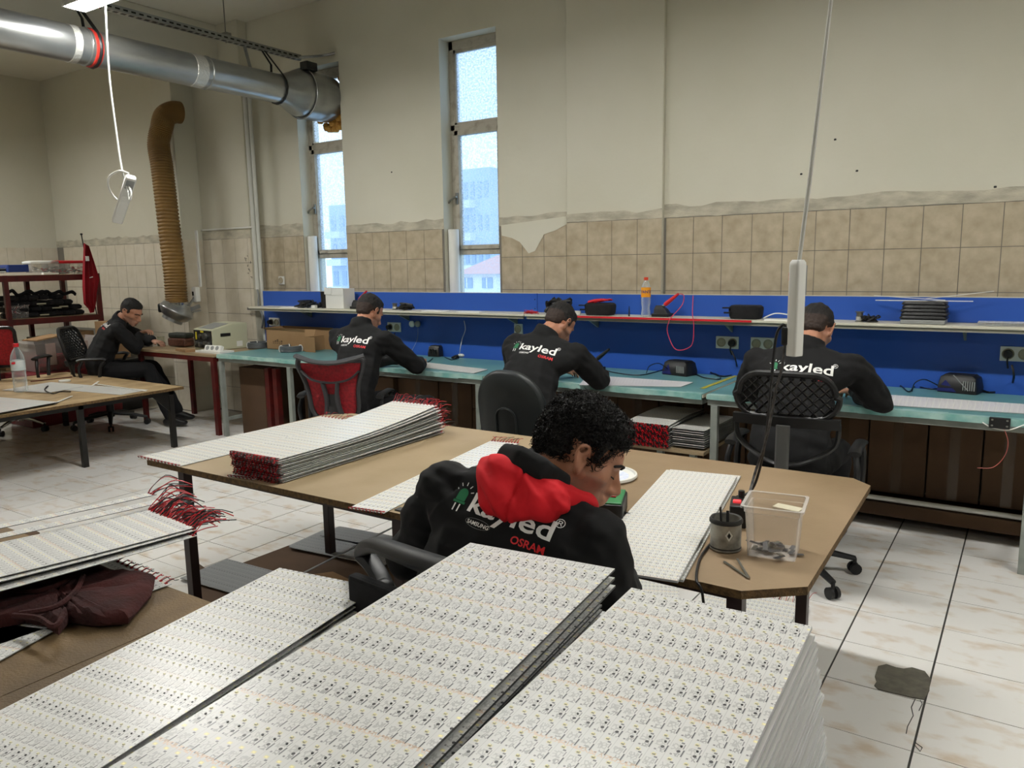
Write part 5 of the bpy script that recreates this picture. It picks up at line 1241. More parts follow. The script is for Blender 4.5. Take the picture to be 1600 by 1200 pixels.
def person(label, J, voxel=.009, logo_drop=.15, logo_s=1.0, logo_shift=0, hs=1.0, cur=False, yoke=.27, neckr=.052, body_w=1.0, extra=()):
    V = {k: Vector(v) for k, v in J.items() if k not in ('hf', 'hu')}
    t = thing('person', label, 'person', (V['pelvis'].x, V['pelvis'].y, 0))
    Rv = (V['shR']-V['shL']).normalized(); Uv = (V['neck']-V['chest']).normalized(); N = Rv.cross(Uv).normalized(); Uv = N.cross(Rv)
    MT = Matrix((Rv, -N, Uv)).transposed().to_4x4()
    HM = frame(V['head'], J['hf'], J.get('hu', (0, 0, 1)))
    # body
    bm = bmesh.new(); head_prims(bm, HM, hs)
    hull(bm, (V['neck']+Uv*.0, neckr+.012), (HM @ Vector((0, -.022, -.045)), neckr)); hull(bm, (HM @ Vector((0, -.03, -.03)), neckr-.002), (HM @ Vector((0, .02, -.06)), .03))
    hull(bm, (V['chest'], (.12, .08, .12), MT), (V['pelvis'], (.12, .09, .08), MT)); hull(bm, (V['chest'], .09), (V['neck'], .05))
    for s in 'LR':
        hull(bm, (V['sh'+s], .045), (V['chest'], .06)); hull(bm, (V['sh'+s], .042), (V['el'+s], .034)); hull(bm, (V['el'+s], .034), (V['wr'+s], .026))
        d = (V['hd'+s]-V['wr'+s]) if 'hd'+s in V else (V['wr'+s]-V['el'+s]); hand(bm, V['wr'+s], d, (0, 0, 1) if abs(d.normalized().z) < .8 else (0, -1, 0), 1 if s == 'L' else -1)
        hull(bm, (V['pelvis']+Rv*(.08 if s == 'R' else -.08), .07), (V['kn'+s], .048)); hull(bm, (V['kn'+s], .046), (V['an'+s], .034)); hull(bm, (V['an'+s], .03), (V['an'+s]+Vector(J.get('toe', (0, .14, 0)))*.7+Vector((0, 0, -.03)), .018))
    me = remesh(bm, 'body', min(voxel, .006), 2)
    iH = HM.inverted()
    for v in me.vertices:
        q = iH @ v.co; q /= hs
        for sx in (-1, 1):
            d2 = ((q.x-sx*.031)/.016)**2+((q.z-.008)/.012)**2
            if q.y > .05 and d2 < 5: v.co += (HM.to_3x3() @ Vector((0, -1, 0)))*.009*math.exp(-d2)*hs
            d2 = ((q.x-sx*.031)/.013)**2+((q.z-.003)/.008)**2
            if q.y > .05 and d2 < 5: v.co += (HM.to_3x3() @ Vector((0, 1, 0)))*.005*math.exp(-d2)*hs
            # ear canal
            d2 = ((q.y+.006)/.007)**2+((q.z-.002)/.009)**2
            if q.x*sx > .07 and d2 < 4: v.co -= (HM.to_3x3() @ Vector((sx, 0, 0)))*.006*math.exp(-d2)*hs
    body = attach(me, 'body', [SKIN, STUB], t)
    inv = PM[t.name]
    for p in me.polygons:
        q = iH @ (inv @ p.center); q /= hs
        if q.z < -.042 and q.y > .0 and abs(q.x) < .07 and not (q.y > .092 and -.078 < q.z < -.05 and abs(q.x) < .022): p.material_index = 1
        elif q.z < -.02 and q.y > .02 and abs(q.x) > .045: p.material_index = 1
    # jacket
    bm = bmesh.new(); w = body_w
    hull(bm, (V['chest']+Uv*.05, (.178*w, .115, .12), MT), (V['pelvis']+Vector((0, 0, .08)), (.182*w, .125, .07), MT))
    hull(bm, (V['chest']+Uv*.05, (.172*w, .112, .11), MT), (V['shL']-Uv*.015, .066), (V['shR']-Uv*.015, .066), (V['neck']-Uv*.02, .07))
    hull(bm, (V['pelvis']+Vector((0, 0, .06)), (.188*w, .132, .07), MT), (V['pelvis']+Vector((0, 0, -.02)), (.19*w, .137, .05), MT))
    for s in 'LR':
        hull(bm, (V['sh'+s], .073), (V['sh'+s].lerp(V['el'+s], .5), .070)); hull(bm, (V['sh'+s].lerp(V['el'+s], .5), .070), (V['el'+s], .061))
        hull(bm, (V['el'+s], .062), (V['el'+s].lerp(V['wr'+s], .5), .055)); hull(bm, (V['el'+s].lerp(V['wr'+s], .5), .055), (V['el'+s].lerp(V['wr'+s], .93), .038))
    # collar
    cc = V['neck']+(HM @ Vector((0, -.03, -.05))-V['neck'])*.30; cM = frame(cc, -N if abs((-N).dot(HM.col[2].to_3d())) < .95 else Vector((0, 1, 0)), (V['head']-V['neck']).normalized())
    for k in range(14):
        a0, a1 = 2*pi*k/14, 2*pi*(k+1)/14
        p0 = cM @ Vector((.068*cos(a0), .068*sin(a0), .026 if sin(a0) < 0 else .01-.03*sin(a0))); p1 = cM @ Vector((.068*cos(a1), .068*sin(a1), .026 if sin(a1) < 0 else .01-.03*sin(a1)))
        q0 = p0-Uv*.05; q1 = p1-Uv*.05
        hull(bm, (p0, .013, None, 1), (p1, .013, None, 1), (q0, .018, None, 1), (q1, .018, None, 1))
    for ex in extra:
        pp_ = [V['neck']+Rv*x_+N*y_+Uv*z_ for x_, y_, z_, r_ in ex]
        for (a_, b_, e_) in zip(pp_, pp_[1:], ex): hull(bm, (a_, e_[3], None, 1), (b_, e_[3], None, 1), (a_-Uv*.03, e_[3]), (b_-Uv*.03, e_[3]))
    me = remesh(bm, 'jacket', voxel, 3)
    sd = Vector((J['pelvis'][0]*3, 0, 0))
    for v, nrm in zip(me.vertices, [v.normal.copy() for v in me.vertices]):
        p = v.co; arm = min(seg_d(p, V['shL'], V['elL']), seg_d(p, V['elL'], V['wrL']), seg_d(p, V['shR'], V['elR']), seg_d(p, V['elR'], V['wrR']))
        a = .013 if arm < .095 else .009
        dn = (V['neck']-p).dot(Uv)
        if arm > .09 and dn < .2: a = .003
        q = MT.inverted().to_3x3() @ p
        v.co = p+nrm*a*(noise.noise(Vector((q.x*7, q.y*7, q.z*19))+sd)+.5*noise.noise(Vector((q.x*16, q.y*16, q.z*34))+sd))
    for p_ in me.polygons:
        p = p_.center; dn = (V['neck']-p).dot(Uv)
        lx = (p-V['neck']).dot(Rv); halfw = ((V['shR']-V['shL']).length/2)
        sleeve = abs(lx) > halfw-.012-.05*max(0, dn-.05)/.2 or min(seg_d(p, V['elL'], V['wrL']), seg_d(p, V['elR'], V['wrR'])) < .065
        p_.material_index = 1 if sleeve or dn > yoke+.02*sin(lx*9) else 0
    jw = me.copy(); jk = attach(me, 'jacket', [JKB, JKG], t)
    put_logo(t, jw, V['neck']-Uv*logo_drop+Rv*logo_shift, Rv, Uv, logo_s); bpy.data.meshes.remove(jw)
    # trousers and shoes
    bm = bmesh.new()
    for s in 'LR':
        hp = V['pelvis']+Rv*(.085 if s == 'R' else -.085)+Vector((0, 0, -.01))
        hull(bm, (hp, .095), (V['kn'+s], .070)); hull(bm, (V['kn'+s], .070), (V['an'+s]+Vector((0, 0, .04)), .055))
    hull(bm, (V['pelvis']+Rv*.08, .10), (V['pelvis']-Rv*.08, .10))
    me = remesh(bm, 'trousers', .012, 3)
    for v, nrm in zip(me.vertices, [v.normal.copy() for v in me.vertices]): v.co += nrm*.007*noise.noise(v.co*14)
    attach(me, 'trousers', [TROU], t)
    toe = Vector(J.get('toe', (0, .14, 0)))
    for s in 'LR':
        bm = bmesh.new(); a = V['an'+s]; hull(bm, (a+Vector((0, 0, -.01)), .042), (a-toe*.25+Vector((0, 0, -.03)), .034)); hull(bm, (a-toe*.2+Vector((0, 0, -.035)), .034), (a+toe*.9+Vector((0, 0, -.038)), (.04, .04, .026))); hull(bm, (a, .04), (a+toe*.9+Vector((0, 0, -.038)), (.038, .038, .024)))
        attach(remesh(bm, 'shoe', .009, 2), 'shoe', [BLACKP], t)
    # hair
    bm = bmesh.new()
    def HP(x, y, z): return HM @ Vector((x*hs, y*hs, z*hs))
    if not cur:
        hull(bm, (HP(0, -.020, .050), (.080*hs, .092*hs, .084*hs), HM), (HP(0, .030, .080), (.062*hs, .052*hs, .042*hs), HM)); hull(bm, (HP(0, -.045, .03), (.072*hs, .068*hs, .07*hs), HM), (HP(0, -.055, -.022), (.056*hs, .045*hs, .03*hs), HM))
        for sx in (-1, 1): hull(bm, (HP(sx*.066, .012, .045), .014*hs), (HP(sx*.070, .018, .005), .008*hs), (HP(sx*.066, -.03, .03), .014*hs))
        me = remesh(bm, 'hair', .005, 2)
        for v, nrm in zip(me.vertices, [v.normal.copy() for v in me.vertices]): v.co += nrm*.003*noise.noise(v.co*90)
        ho = attach(me, 'hair', [HAIR, FADE], t)
        for p_ in me.polygons:
            q = iH @ (inv @ p_.center)
            if q.z < .030+.01*sin(q.y*60) and q.y < .06: p_.material_index = 1
    else:
        hull(bm, (HP(0, -.018, .060), (.084*hs, .094*hs, .080*hs), HM), (HP(0, .036, .084), (.062*hs, .050*hs, .042*hs), HM)); hull(bm, (HP(0, -.05, .03), (.076*hs, .062*hs, .064*hs), HM), (HP(0, -.060, -.014), (.056*hs, .040*hs, .028*hs), HM))
        for sx in (-1, 1): hull(bm, (HP(sx*.068, .026, .05), .016*hs), (HP(sx*.072, .024, .008), .007*hs))
        me = remesh(bm, 'hair', .004, 2)
        base = [(v.co.copy(), v.normal.copy()) for v in me.vertices]
        for v, (c0, nrm) in zip(me.vertices, base):
            v.co += nrm*(.010*noise.noise(c0*38)+.006*noise.noise(c0*90)); q = (iH @ v.co)/hs
            if abs(q.x) > .068 and -.036 < q.y < .012 and -.05 < q.z < .032: q.x = math.copysign(.068, q.x); v.co = HM @ (q*hs)
        ho = attach(me, 'hair', [HAIR], t)
        rr = random.Random(12); mb = MB()
        for k in range(3400):
            c0, nrm = rr.choice(base); q = iH @ c0
            if q.y > .070*hs and q.z < .062*hs: continue
            if abs(q.x) > .055*hs and -.040*hs < q.y < .014*hs and -.055*hs < q.z < .036*hs: continue
            tn = nrm.orthogonal().normalized(); tn = (Matrix.Rotation(rr.uniform(0, 6.28), 3, nrm) @ tn); bt = nrm.cross(tn); r_ = rr.uniform(.003, .008); pts = []; tw = rr.choice((-1, 1))
            hh = rr.uniform(.5, 1.0)
            for j in range(7):
                a = j*.75*tw; pts.append(c0+nrm*(.004+.0026*j*hh)+tn*(cos(a)*r_-r_)+bt*sin(a)*r_)
            mb.tube(pts, .0008, 3, cap=False, rads=[.0011, .0011, .001, .001, .0009, .0007, .0004])
        o = mb.build('curls', HAIR2, ho, smooth=False); o['kind'] = 'stuff'
    return t, HM, V
def eyebrows(t, HM, hs=1.0):
    for sx in (-1, 1):
        bm = bmesh.new(); pts = [(.014, .099, .022), (.026, .100, .028), (.040, .090, .028), (.052, .074, .020)]
        for (a, b) in zip(pts, pts[1:]): hull(bm, (HM @ Vector((sx*a[0], a[1], a[2]))*1, (.0045, .0045, .0045), None, 1), (HM @ Vector((sx*b[0], b[1], b[2])), .0042, None, 1))
        attach(remesh(bm, 'eyebrow', .002, 1), 'eyebrow', [HAIR], t)
        bm = bmesh.new(); pts = [(.020, .090, -.004), (.031, .091, -.007), (.044, .080, -.004)]
        for (a, b) in zip(pts, pts[1:]): hull(bm, (HM @ Vector((sx*a[0], a[1], a[2])), .0018, None, 1), (HM @ Vector((sx*b[0], b[1], b[2])), .0018, None, 1))
        attach(remesh(bm, 'eyelashes', .0012, 0), 'eyelashes', [HAIR], t)
# man at the right bench
person('man in black and charcoal jacket behind the hanging power strip at the right bench', dict(pelvis=(-.90, 3.66, .55), chest=(-.91, 3.80, .86), neck=(-.90, 3.90, 1.05), head=(-.885, 4.02, 1.145), hf=(.12, .85, -.62),
    shL=(-1.12, 3.88, .99), shR=(-.69, 3.88, .99), elL=(-1.25, 4.08, .80), elR=(-.58, 4.08, .80), wrL=(-1.08, 4.36, .79), wrR=(-.76, 4.38, .79),
    knL=(-1.03, 4.10, .53), knR=(-.77, 4.10, .53), anL=(-1.02, 4.22, .08), anR=(-.78, 4.2, .08)), logo_drop=.125, logo_s=1.0)
# man at the padded chair
person('man in black and charcoal jacket bent over the bench in front of the padded chair', dict(pelvis=(-2.38, 3.64, .55), chest=(-2.42, 3.80, .86), neck=(-2.41, 3.93, 1.05), head=(-2.375, 4.06, 1.13), hf=(.25, .70, -.72),
    shL=(-2.60, 3.90, 1.0), shR=(-2.18, 3.92, .965), elL=(-2.72, 4.08, .80), elR=(-2.13, 4.12, .79), wrL=(-2.55, 4.36, .79), wrR=(-2.25, 4.38, .79),
    knL=(-2.52, 4.08, .53), knR=(-2.28, 4.08, .53), anL=(-2.5, 4.2, .08), anR=(-2.3, 4.2, .08)), logo_drop=.115)
# man at the red mesh chair
person('man in black and charcoal jacket seated at the red mesh chair', dict(pelvis=(-3.78, 3.68, .55), chest=(-3.81, 3.80, .87), neck=(-3.85, 3.88, 1.07), head=(-3.87, 3.98, 1.17), hf=(.1, .85, -.5),
    shL=(-4.07, 3.86, 1.0), shR=(-3.64, 3.88, 1.0), elL=(-4.12, 4.06, .80), elR=(-3.52, 4.06, .80), wrL=(-3.94, 4.34, .79), wrR=(-3.74, 4.36, .79),
    knL=(-3.82, 4.12, .54), knR=(-3.40, 4.02, .55), anL=(-3.85, 4.22, .08), anR=(-3.36, 4.16, .08)), logo_drop=.115)
# man at left, in profile
hp_ = PY(238, 525, 4.24)
lmt, lHM, _ = person('man in dark jacket seen in profile working at the red framed bench at left', dict(pelvis=(-7.32, 3.93, .55), chest=(-7.26, 4.01, .84), neck=(-7.17, 4.10, 1.02), head=(-7.055, 4.15, 1.095), hf=(.80, .36, -.52),
    shL=(-7.38, 4.18, .955), shR=(-7.02, 3.99, .935), elL=(-7.30, 4.40, .80), elR=(-6.92, 4.08, .76), wrL=(-7.14, 4.40, .79), wrR=(hp_.x-.07, 4.22, .885), hdL=(-7.07, 4.42, .78), hdR=(hp_.x+.03, 4.26, .92),
    knL=(-7.02, 4.30, .55), knR=(-6.86, 4.16, .55), anL=(-6.86, 4.42, .08), anR=(-6.68, 4.22, .08), toe=(.12, .08, 0)), logo_drop=.10, logo_s=.85, logo_shift=-.01, yoke=.2, body_w=1.12)
# man in the foreground
fgm, FHM, FV = person('man with curly black hair and red hood in black jacket at the mdf table', dict(pelvis=(-1.05, 1.36, .53), chest=(-1.01, 1.41, .80), neck=(-.935, 1.50, .985), head=(-.885, 1.60, 1.035), hf=(.74, .50, -.52), hu=(.10, .25, 1),
    shL=(-1.17, 1.45, .955), shR=(-.775, 1.47, .885), elL=(-1.35, 1.50, .72), elR=(-.735, 1.52, .69), wrL=(-1.12, 1.80, .745), wrR=(-.93, 1.86, .745),
    knL=(-1.18, 1.85, .50), knR=(-.92, 1.87, .50), anL=(-1.18, 1.95, .08), anR=(-.92, 1.95, .08)), voxel=.0065, logo_drop=.095, logo_s=.93, logo_shift=-.038, cur=True, neckr=.058, hs=1.04, yoke=.24, extra=(((-.105, .0, .035, .016), (-.085, .055, .05, .018), (-.03, .085, .052, .018), (.03, .078, .045, .016), (.075, .04, .03, .014)),))
eyebrows(lmt, lHM); lmt.location.x -= .10
eyebrows(fgm, FHM @ Matrix.Scale(1.04, 4))
# red hood
bm = bmesh.new(); Rv = (FV['shR']-FV['shL']).normalized(); Uv = (FV['neck']-FV['chest']).normalized(); N = Rv.cross(Uv).normalized(); Uv = N.cross(Rv); MT = Matrix((Rv, -N, Uv)).transposed().to_4x4()
def HQ(x, y, z): return FV['neck']+Rv*x+N*(y+.006)+Uv*(z-.009)
hull(bm, (HQ(-.07, .070, -.005), (.055, .035, .045), MT), (HQ(.07, .070, -.015), (.055, .035, .045), MT), (HQ(-.02, .085, -.06), (.07, .035, .04), MT), (HQ(-.115, .045, .01), (.03, .03, .03), MT))
hull(bm, (HQ(.07, .06, .0), (.04, .035, .035), MT), (HQ(.125, -.01, .005), (.025, .035, .03), MT)); hull(bm, (HQ(.125, -.01, .005), (.025, .035, .03), MT), (HQ(.105, -.08, -.02), (.02, .03, .025), MT))
hull(bm, (HQ(-.115, .045, .012), (.028, .03, .028), MT), (HQ(-.11, -.03, .02), (.022, .03, .025), MT)); hull(bm, (HQ(-.11, -.03, .02), (.022, .03, .025), MT), (HQ(-.06, -.09, -.0), (.02, .03, .025), MT))
me = remesh(bm, 'hood', .004, 4)
for v, nrm in zip(me.vertices, [v.normal.copy() for v in me.vertices]):
    q = MT.inverted().to_3x3() @ (v.co-FV['neck'])
    f = noise.noise(Vector((q.x*11+3, q.y*8, q.z*26+q.x*16)))
    v.co += nrm*(.012*(abs(f)**.7*(1 if f > 0 else -1))-.007*math.exp(-((q.x-.0)/.0035)**2)*(1 if q.z < .03 else .4))
attach(me, 'hood', [HOOD], fgm)
#PART6
# ================================================================== CHAIRS
def star_base(t, M, m_=BLACKP, caster=BLACKP, r=.30, a0=0, ped=True):
    for k in range(5):
        a = a0+2*pi*k/5; d = Vector((cos(a), sin(a), 0))
        MB().tube([M @ (d*.03+Vector((0, 0, .125))), M @ (d*r*.6+Vector((0, 0, .105))), M @ (d*r+Vector((0, 0, .075)))], .02, 8, rads=[.026, .021, .016], flat=.8).build('base_arm', m_, t, smooth=True)
        c = d*r; n_ = Vector((-d.y, d.x, 0)); mb = MB()
        for s in (-1, 1): mb.cyl(M @ (c+n_*s*.008+Vector((0, 0, .027))), M @ (c+n_*s*.024+Vector((0, 0, .027))), .027, n=14)
        mb.cyl(M @ (c+Vector((0, 0, .04))), M @ (c+Vector((0, 0, .075))), .009, n=8); mb.build('caster', caster, t, smooth=True)
    MB().cyl(M @ Vector((0, 0, .09)), M @ Vector((0, 0, .17)), .034, n=16).build('hub', m_, t, smooth=True)
    if ped: MB().cyl(M @ Vector((0, 0, .16)), M @ Vector((0, 0, .40)), .026, n=16).cyl(M @ Vector((0, 0, .16)), M @ Vector((0, 0, .27)), .034, n=16).build('gas_column', BLACKP, t, smooth=True)
def rrect(w, h_, r, n=5, taper=1.0):
    o = []
    for sx, sy, a0 in ((1, 1, 0), (-1, 1, 90), (-1, -1, 180), (1, -1, 270)):
        for k in range(n):
            a = radians(a0+90*k/(n-1)); ww = w/2*(taper if sy < 0 else 1); o.append((sx*(ww-r)+r*cos(a), sy*(h_/2-r)+r*sin(a)))
    return o
def seat(t, M, m_=BLACKF, z=.43, w=.47, d=.46):
    P = rrect(w, d, .1); mb = MB()
    mb.ring_loft([[M @ Vector((x*q, y*q, zz)) for x, y in P] for q, zz in ((.9, z-.07), (.98, z-.05), (1, z-.02), (.96, z), (.7, z+.01))]); mb.build('seat', m_, t, smooth=True)
def armrest(t, M, s, m_=BLACKP, h_=.66, w=.27):
    x = s*w
    MB().tube(spline([M @ Vector((x*.8, .02, .37)), M @ Vector((x*1.02, .04, .44)), M @ Vector((x*1.05, .06, h_-.08)), M @ Vector((x, .10, h_-.02))], 6), .016, 8).tube(spline([M @ Vector((x*1.02, -.1, .45)), M @ Vector((x*1.05, -.13, h_-.1)), M @ Vector((x, -.1, h_-.02))], 6), .014, 8).build('arm_bracket', m_, t, smooth=True)
    MB().tube([M @ Vector((x, -.14, h_-.012)), M @ Vector((x, -.1, h_)), M @ Vector((x, .08, h_)), M @ Vector((x, .12, h_-.01))], .028, 10, flat=.5).build('armrest', m_, t, smooth=True)
def curved(P, M, y0, lean, bulge, z0):
    """back surface point from (x,z) profile: M local, chair back at -y"""
    x, z = P; return M @ Vector((x, y0-lean*(z-z0)+bulge*x*x, z))
def lattice_back(t, M, zb=.62, zt=.96, w=.40, y0=-.24, lean=.16, m_=BLACKP):
    f = lambda x, z: M @ Vector((x, y0-lean*(z-zb)+.55*x*x-.02, z))
    zc = (zb+zt)/2; hh = zt-zb; P = rrect(w, hh, .09, 8, 1.08)
    MB().tube([f(x, zc+y) for x, y in P]+[f(P[0][0], zc+P[0][1])], .016, 8, cap=False, flat=.9).build('back_frame', m_, t, smooth=True)
    mb = MB(); nx, nz = 18, 11; V = {}; rows = []
    # woven straps, diamond openings
    def inside(x, z): return abs(x) < w/2*(1.0+.06*(zc-z)/hh)-.01 and abs(z-zc) < hh/2-.008
    for s in (-1, 1):
        for k in range(-11, 12):
            x0 = k*.046; pts = []
            for j in range(25):
                z = zb+hh*j/24; x = x0+s*(z-zc)*1.0
                if inside(x, z): pts.append(f(x, z))
            if len(pts) > 2: mb.tube(pts, .0125, 4, flat=.45)
    q = mb.build('lattice', m_, t, smooth=True)
    mb = MB(); n = 14; ring = []
    for k in range(n+1):
        x = (k/n-.5)*w*1.12; top = zb-.005; sag = .05*(1-(2*x/w)**2)
        a = f(x, top+.01); b = f(x, top-.035-.0*sag); a2 = a+(M.to_3x3() @ Vector((0, -.035, 0))); b2 = b+(M.to_3x3() @ Vector((0, -.03, 0))); ring.append([a, a2, b2, b])
    mb.ring_loft(ring); mb.build('lumbar_rail', m_, t, smooth=True, bang=30)
    mb = MB().tube(spline([f(-w*.54, zb-.02), f(-w*.50, zb-.12), f(-w*.2, zb-.20), f(0, zb-.215), f(w*.2, zb-.20), f(w*.50, zb-.12), f(w*.54, zb-.02)], 8), .022, 8, flat=.5); mb.build('lower_frame', m_, t, smooth=True)
    MB().tube(spline([M @ Vector((0, -.02, .37)), M @ Vector((0, -.22, .37)), M @ Vector((0, y0-.05, .44)), M @ Vector((0, y0-.055, zb-.03))], 6), .030, 8, flat=.55).build('back_support', mat('worn dark grey plastic', h('4A4A48'), rough=.5), t, smooth=True)
    mb = MB()
    for k in range(10): mb.lathe([(.034, 0), (.039, .005), (.034, .01)], n=14, c=(0, 0, .40+.012*k), M=M @ T(0, y0-.045, 0), cap=False)
    mb.build('bellows', BLACKP, t, smooth=True)
def chair(x, y, rz, label, group=None):
    t = thing('office_chair', label, 'chair', (x, y, 0), 0, group); return t, T(x, y, 0) @ RZ(rz)
# lattice back chair of the right bench man
t, M = chair(-.875, 3.68, radians(3), 'black office chair with lattice plastic back at the right bench')
star_base(t, M, a0=.5); seat(t, M); lattice_back(t, M, .815, 1.005, .40, -.255, .10)
for s in (-1, 1): armrest(t, M, s)
# padded chair
t, M = chair(-2.27, 3.62, radians(-2), 'dark green black chair with rounded padded back and bellows support')
star_base(t, M, a0=.2); seat(t, M)
f = lambda x, z, o=0: M @ Vector((x, -.24-.10*(z-.6)+.5*x*x-o, z))
zc = .69; rings = []
P0 = [(x*(1.0 if z > 0 else 1-.18*(z/.26)**2), z) for x, z in rrect(.44, .50, .19, 9)]
for q, o in ((.2, -.035), (.8, -.035), (.95, -.02), (1.0, .0), (.985, .018), (.9, .032), (.6, .040), (.2, .042)): rings.append([f(x*q, zc+z*q, o) for x, z in P0])
MB().ring_loft(rings).build('backrest', DKGREEN, t, smooth=True, bang=60)
P1 = rrect(.40, .46, .17, 9); MB().tube([f(x, zc+z, .026) for x, z in P1]+[f(P1[0][0], zc+P1[0][1], .026)], .0035, 6, cap=False).build('back_piping', DKGREEN, t, smooth=True)
P1 = [(.065*cos(pi*k/10), .02+.06*sin(pi*k/10)) for k in range(11)]; MB().tube([f(.066, zc-.16, .046)]+[f(x, zc-.03+z, .044) for x, z in P1]+[f(-.066, zc-.16, .046)], .006, 6).build('bracket_cover', DKGREEN, t, smooth=True)
mb = MB()
for k in range(14): mb.tube([f(-.03, .42+.013*k, .055), f(.03, .42+.013*k, .055)], .008, 8)
mb.build('bellows', BLACKP, t, smooth=True); MB().tube(spline([M @ Vector((0, -.02, .37)), M @ Vector((0, -.25, .37)), f(0, .42, .045), f(0, .6, .04)], 6), .028, 8, flat=.5).build('back_support', BLACKP, t, smooth=True)
# red mesh chair
t, M = chair(-3.80, 3.66, radians(26), 'office chair with grey framed red mesh back beside the bent board pile')
star_base(t, M, a0=.1); seat(t, M)
f = lambda x, z, o=0: M @ Vector((x, -.24-.22*(z-.6)+.55*x*x-o, z))
GF = mat('grey chair frame', h('3A3A3C'), rough=.5)
outl = [(-.20, .925), (.0, .89), (.20, .925), (.215, .87), (.185, .79), (.165, .70), (.155, .58), (.11, .52), (0, .505), (-.11, .52), (-.155, .58), (-.165, .70), (-.185, .79), (-.215, .87)]
pp = spline([Vector((x, z, 0)) for x, z in outl+[outl[0]]], 5); MB().tube([f(p.x, p.y) for p in pp], .018, 8, cap=False, flat=.8).build('back_frame', GF, t, smooth=True)
MB().tube(spline([f(-.225, .935, -.01), f(-.11, .905, .01), f(0, .895, .012), f(.11, .905, .01), f(.225, .935, -.01)], 6), .026, 8, flat=.6).build('head_rail', GF, t, smooth=True)
mb = MB(); g_ = []
rows = 14; cols = 10
def hw(z): return .155+(.20-.155)*max(0, (z-.58)/.31) if z > .58 else .11+.045*(z-.51)/.07
for side in (0, 1):
    pass
vs = []; fs = []
for i in range(rows+1):
    z = .515+(.89-.515)*i/rows
    for k in range(cols+1): x = (k/cols*2-1)*hw(z); vs.append(f(x, z, -.004)); 
for i in range(rows):
    for k in range(cols): a = i*(cols+1)+k; fs.append((a, a+1, a+cols+2, a+cols+1))
nV = len(vs); vs += [p+(M.to_3x3() @ Vector((0, .004, 0))) for p in vs]; fs += [tuple(nV+i for i in reversed(q)) for q in fs]
mb.add(vs, fs); mb.build('mesh_panel', REDMESH, t, smooth=True)
MB().tube(spline([f(-.19, .84, .012), f(-.12, .785, .02), f(0, .765, .02), f(.12, .785, .02), f(.19, .84, .012)], 6), .014, 8, flat=.5).tube(spline([f(-.05, .77, .02), f(-.035, .65, .024), f(-.06, .52, .02)], 5), .02, 8, flat=.4).tube(spline([f(.05, .77, .02), f(.035, .65, .024), f(.06, .52, .02)], 5), .02, 8, flat=.4).build('lumbar_brace', GF, t, smooth=True)
MB().box(-.045, -.012, 0, .045, .012, .25, 0, T(*f(0, .52, .02)) @ RZ(radians(26))).build('spine_panel', GF, t, bev=.006)
MB().tube(spline([M @ Vector((0, 0, .37)), M @ Vector((0, -.22, .38)), f(0, .5, .02)], 6), .03, 8, flat=.5).build('back_support', GF, t, smooth=True)
armrest(t, M, 1); armrest(t, M, -1)
# lattice chair of the man at left
t, M = chair(-7.36, 3.97, radians(-50), 'black office chair with lattice back under the man at left')
star_base(t, M, a0=.35, r=.33); seat(t, M); lattice_back(t, M, .66, .96, .42, -.25, .25)
for s in (-1, 1): armrest(t, M, s, h_=.68)
# red mesh chair with chrome base behind the far left table
t, M = chair(-7.95, 3.42, radians(35), 'red mesh office chair with chrome base behind the far left table')
star_base(t, M, m_=CHROME, a0=.9, r=.3); seat(t, M)
f = lambda x, z, o=0: M @ Vector((x, -.22-.28*(z-.6)+.35*x*x-o, z))
zc = .82; P = rrect(.44, .36, .04, 5, .85); MB().tube([f(x, zc+z) for x, z in P]+[f(P[0][0], zc+P[0][1])], .016, 8, cap=False).build('back_frame', BLACKP, t, smooth=True)
MB().ring_loft([[f(x*q, zc+z*q, o) for x, z in P] for q, o in ((.5, -.006), (.98, -.004), (.98, .004), (.5, .006))]).build('mesh_panel', REDMESH, t, smooth=True)
MB().tube(spline([M @ Vector((0, -.02, .38)), M @ Vector((0, -.24, .4)), f(0, .66, .02)], 6), .028, 8, flat=.5).build('back_support', BLACKP, t, smooth=True)
for s in (-1, 1): armrest(t, M, s, h_=.70)
# chair of the foreground man
t, M = chair(-1.04, 1.40, radians(-6), 'black office chair with thick padded armrest under the foreground man')
star_base(t, M, a0=.5, r=.28); seat(t, M, z=.425, w=.46, d=.42)
def A_(u, v, y): return PY(u, v, y)
pts = spline([A_(706, 893, 1.16), A_(660, 877, 1.18), A_(620, 862, 1.22), A_(590, 852, 1.27), A_(570, 856, 1.31), A_(566, 866, 1.33)], 6)
MB().tube(pts, .03, 10, flat=.8, rads=[.030-.009*k/len(pts) for k in range(len(pts))]).build('armrest', mat('black leatherette', h('0D0D0E'), rough=.5), t, smooth=True)
MB().tube(spline([A_(568, 868, 1.33), A_(584, 885, 1.32), A_(598, 910, 1.30), A_(606, 945, 1.28), Vector((-1.2, 1.28, .36))], 6), .026, 8, flat=.7).build('arm_bracket', BLACKP, t, smooth=True)
MB().tube(spline([M @ Vector((.26, -.12, .4)), M @ Vector((.28, -.1, .5)), M @ Vector((.28, 0, .62)), M @ Vector((.28, .1, .60)), M @ Vector((.27, .12, .45))], 6), .022, 8).build('arm_bracket', BLACKP, t, smooth=True)
MB().box(-.2, -.02, .46, .2, .01, .80, 0, M @ T(0, -.215, 0)).build('backrest', BLACKF, t, bev=.009)
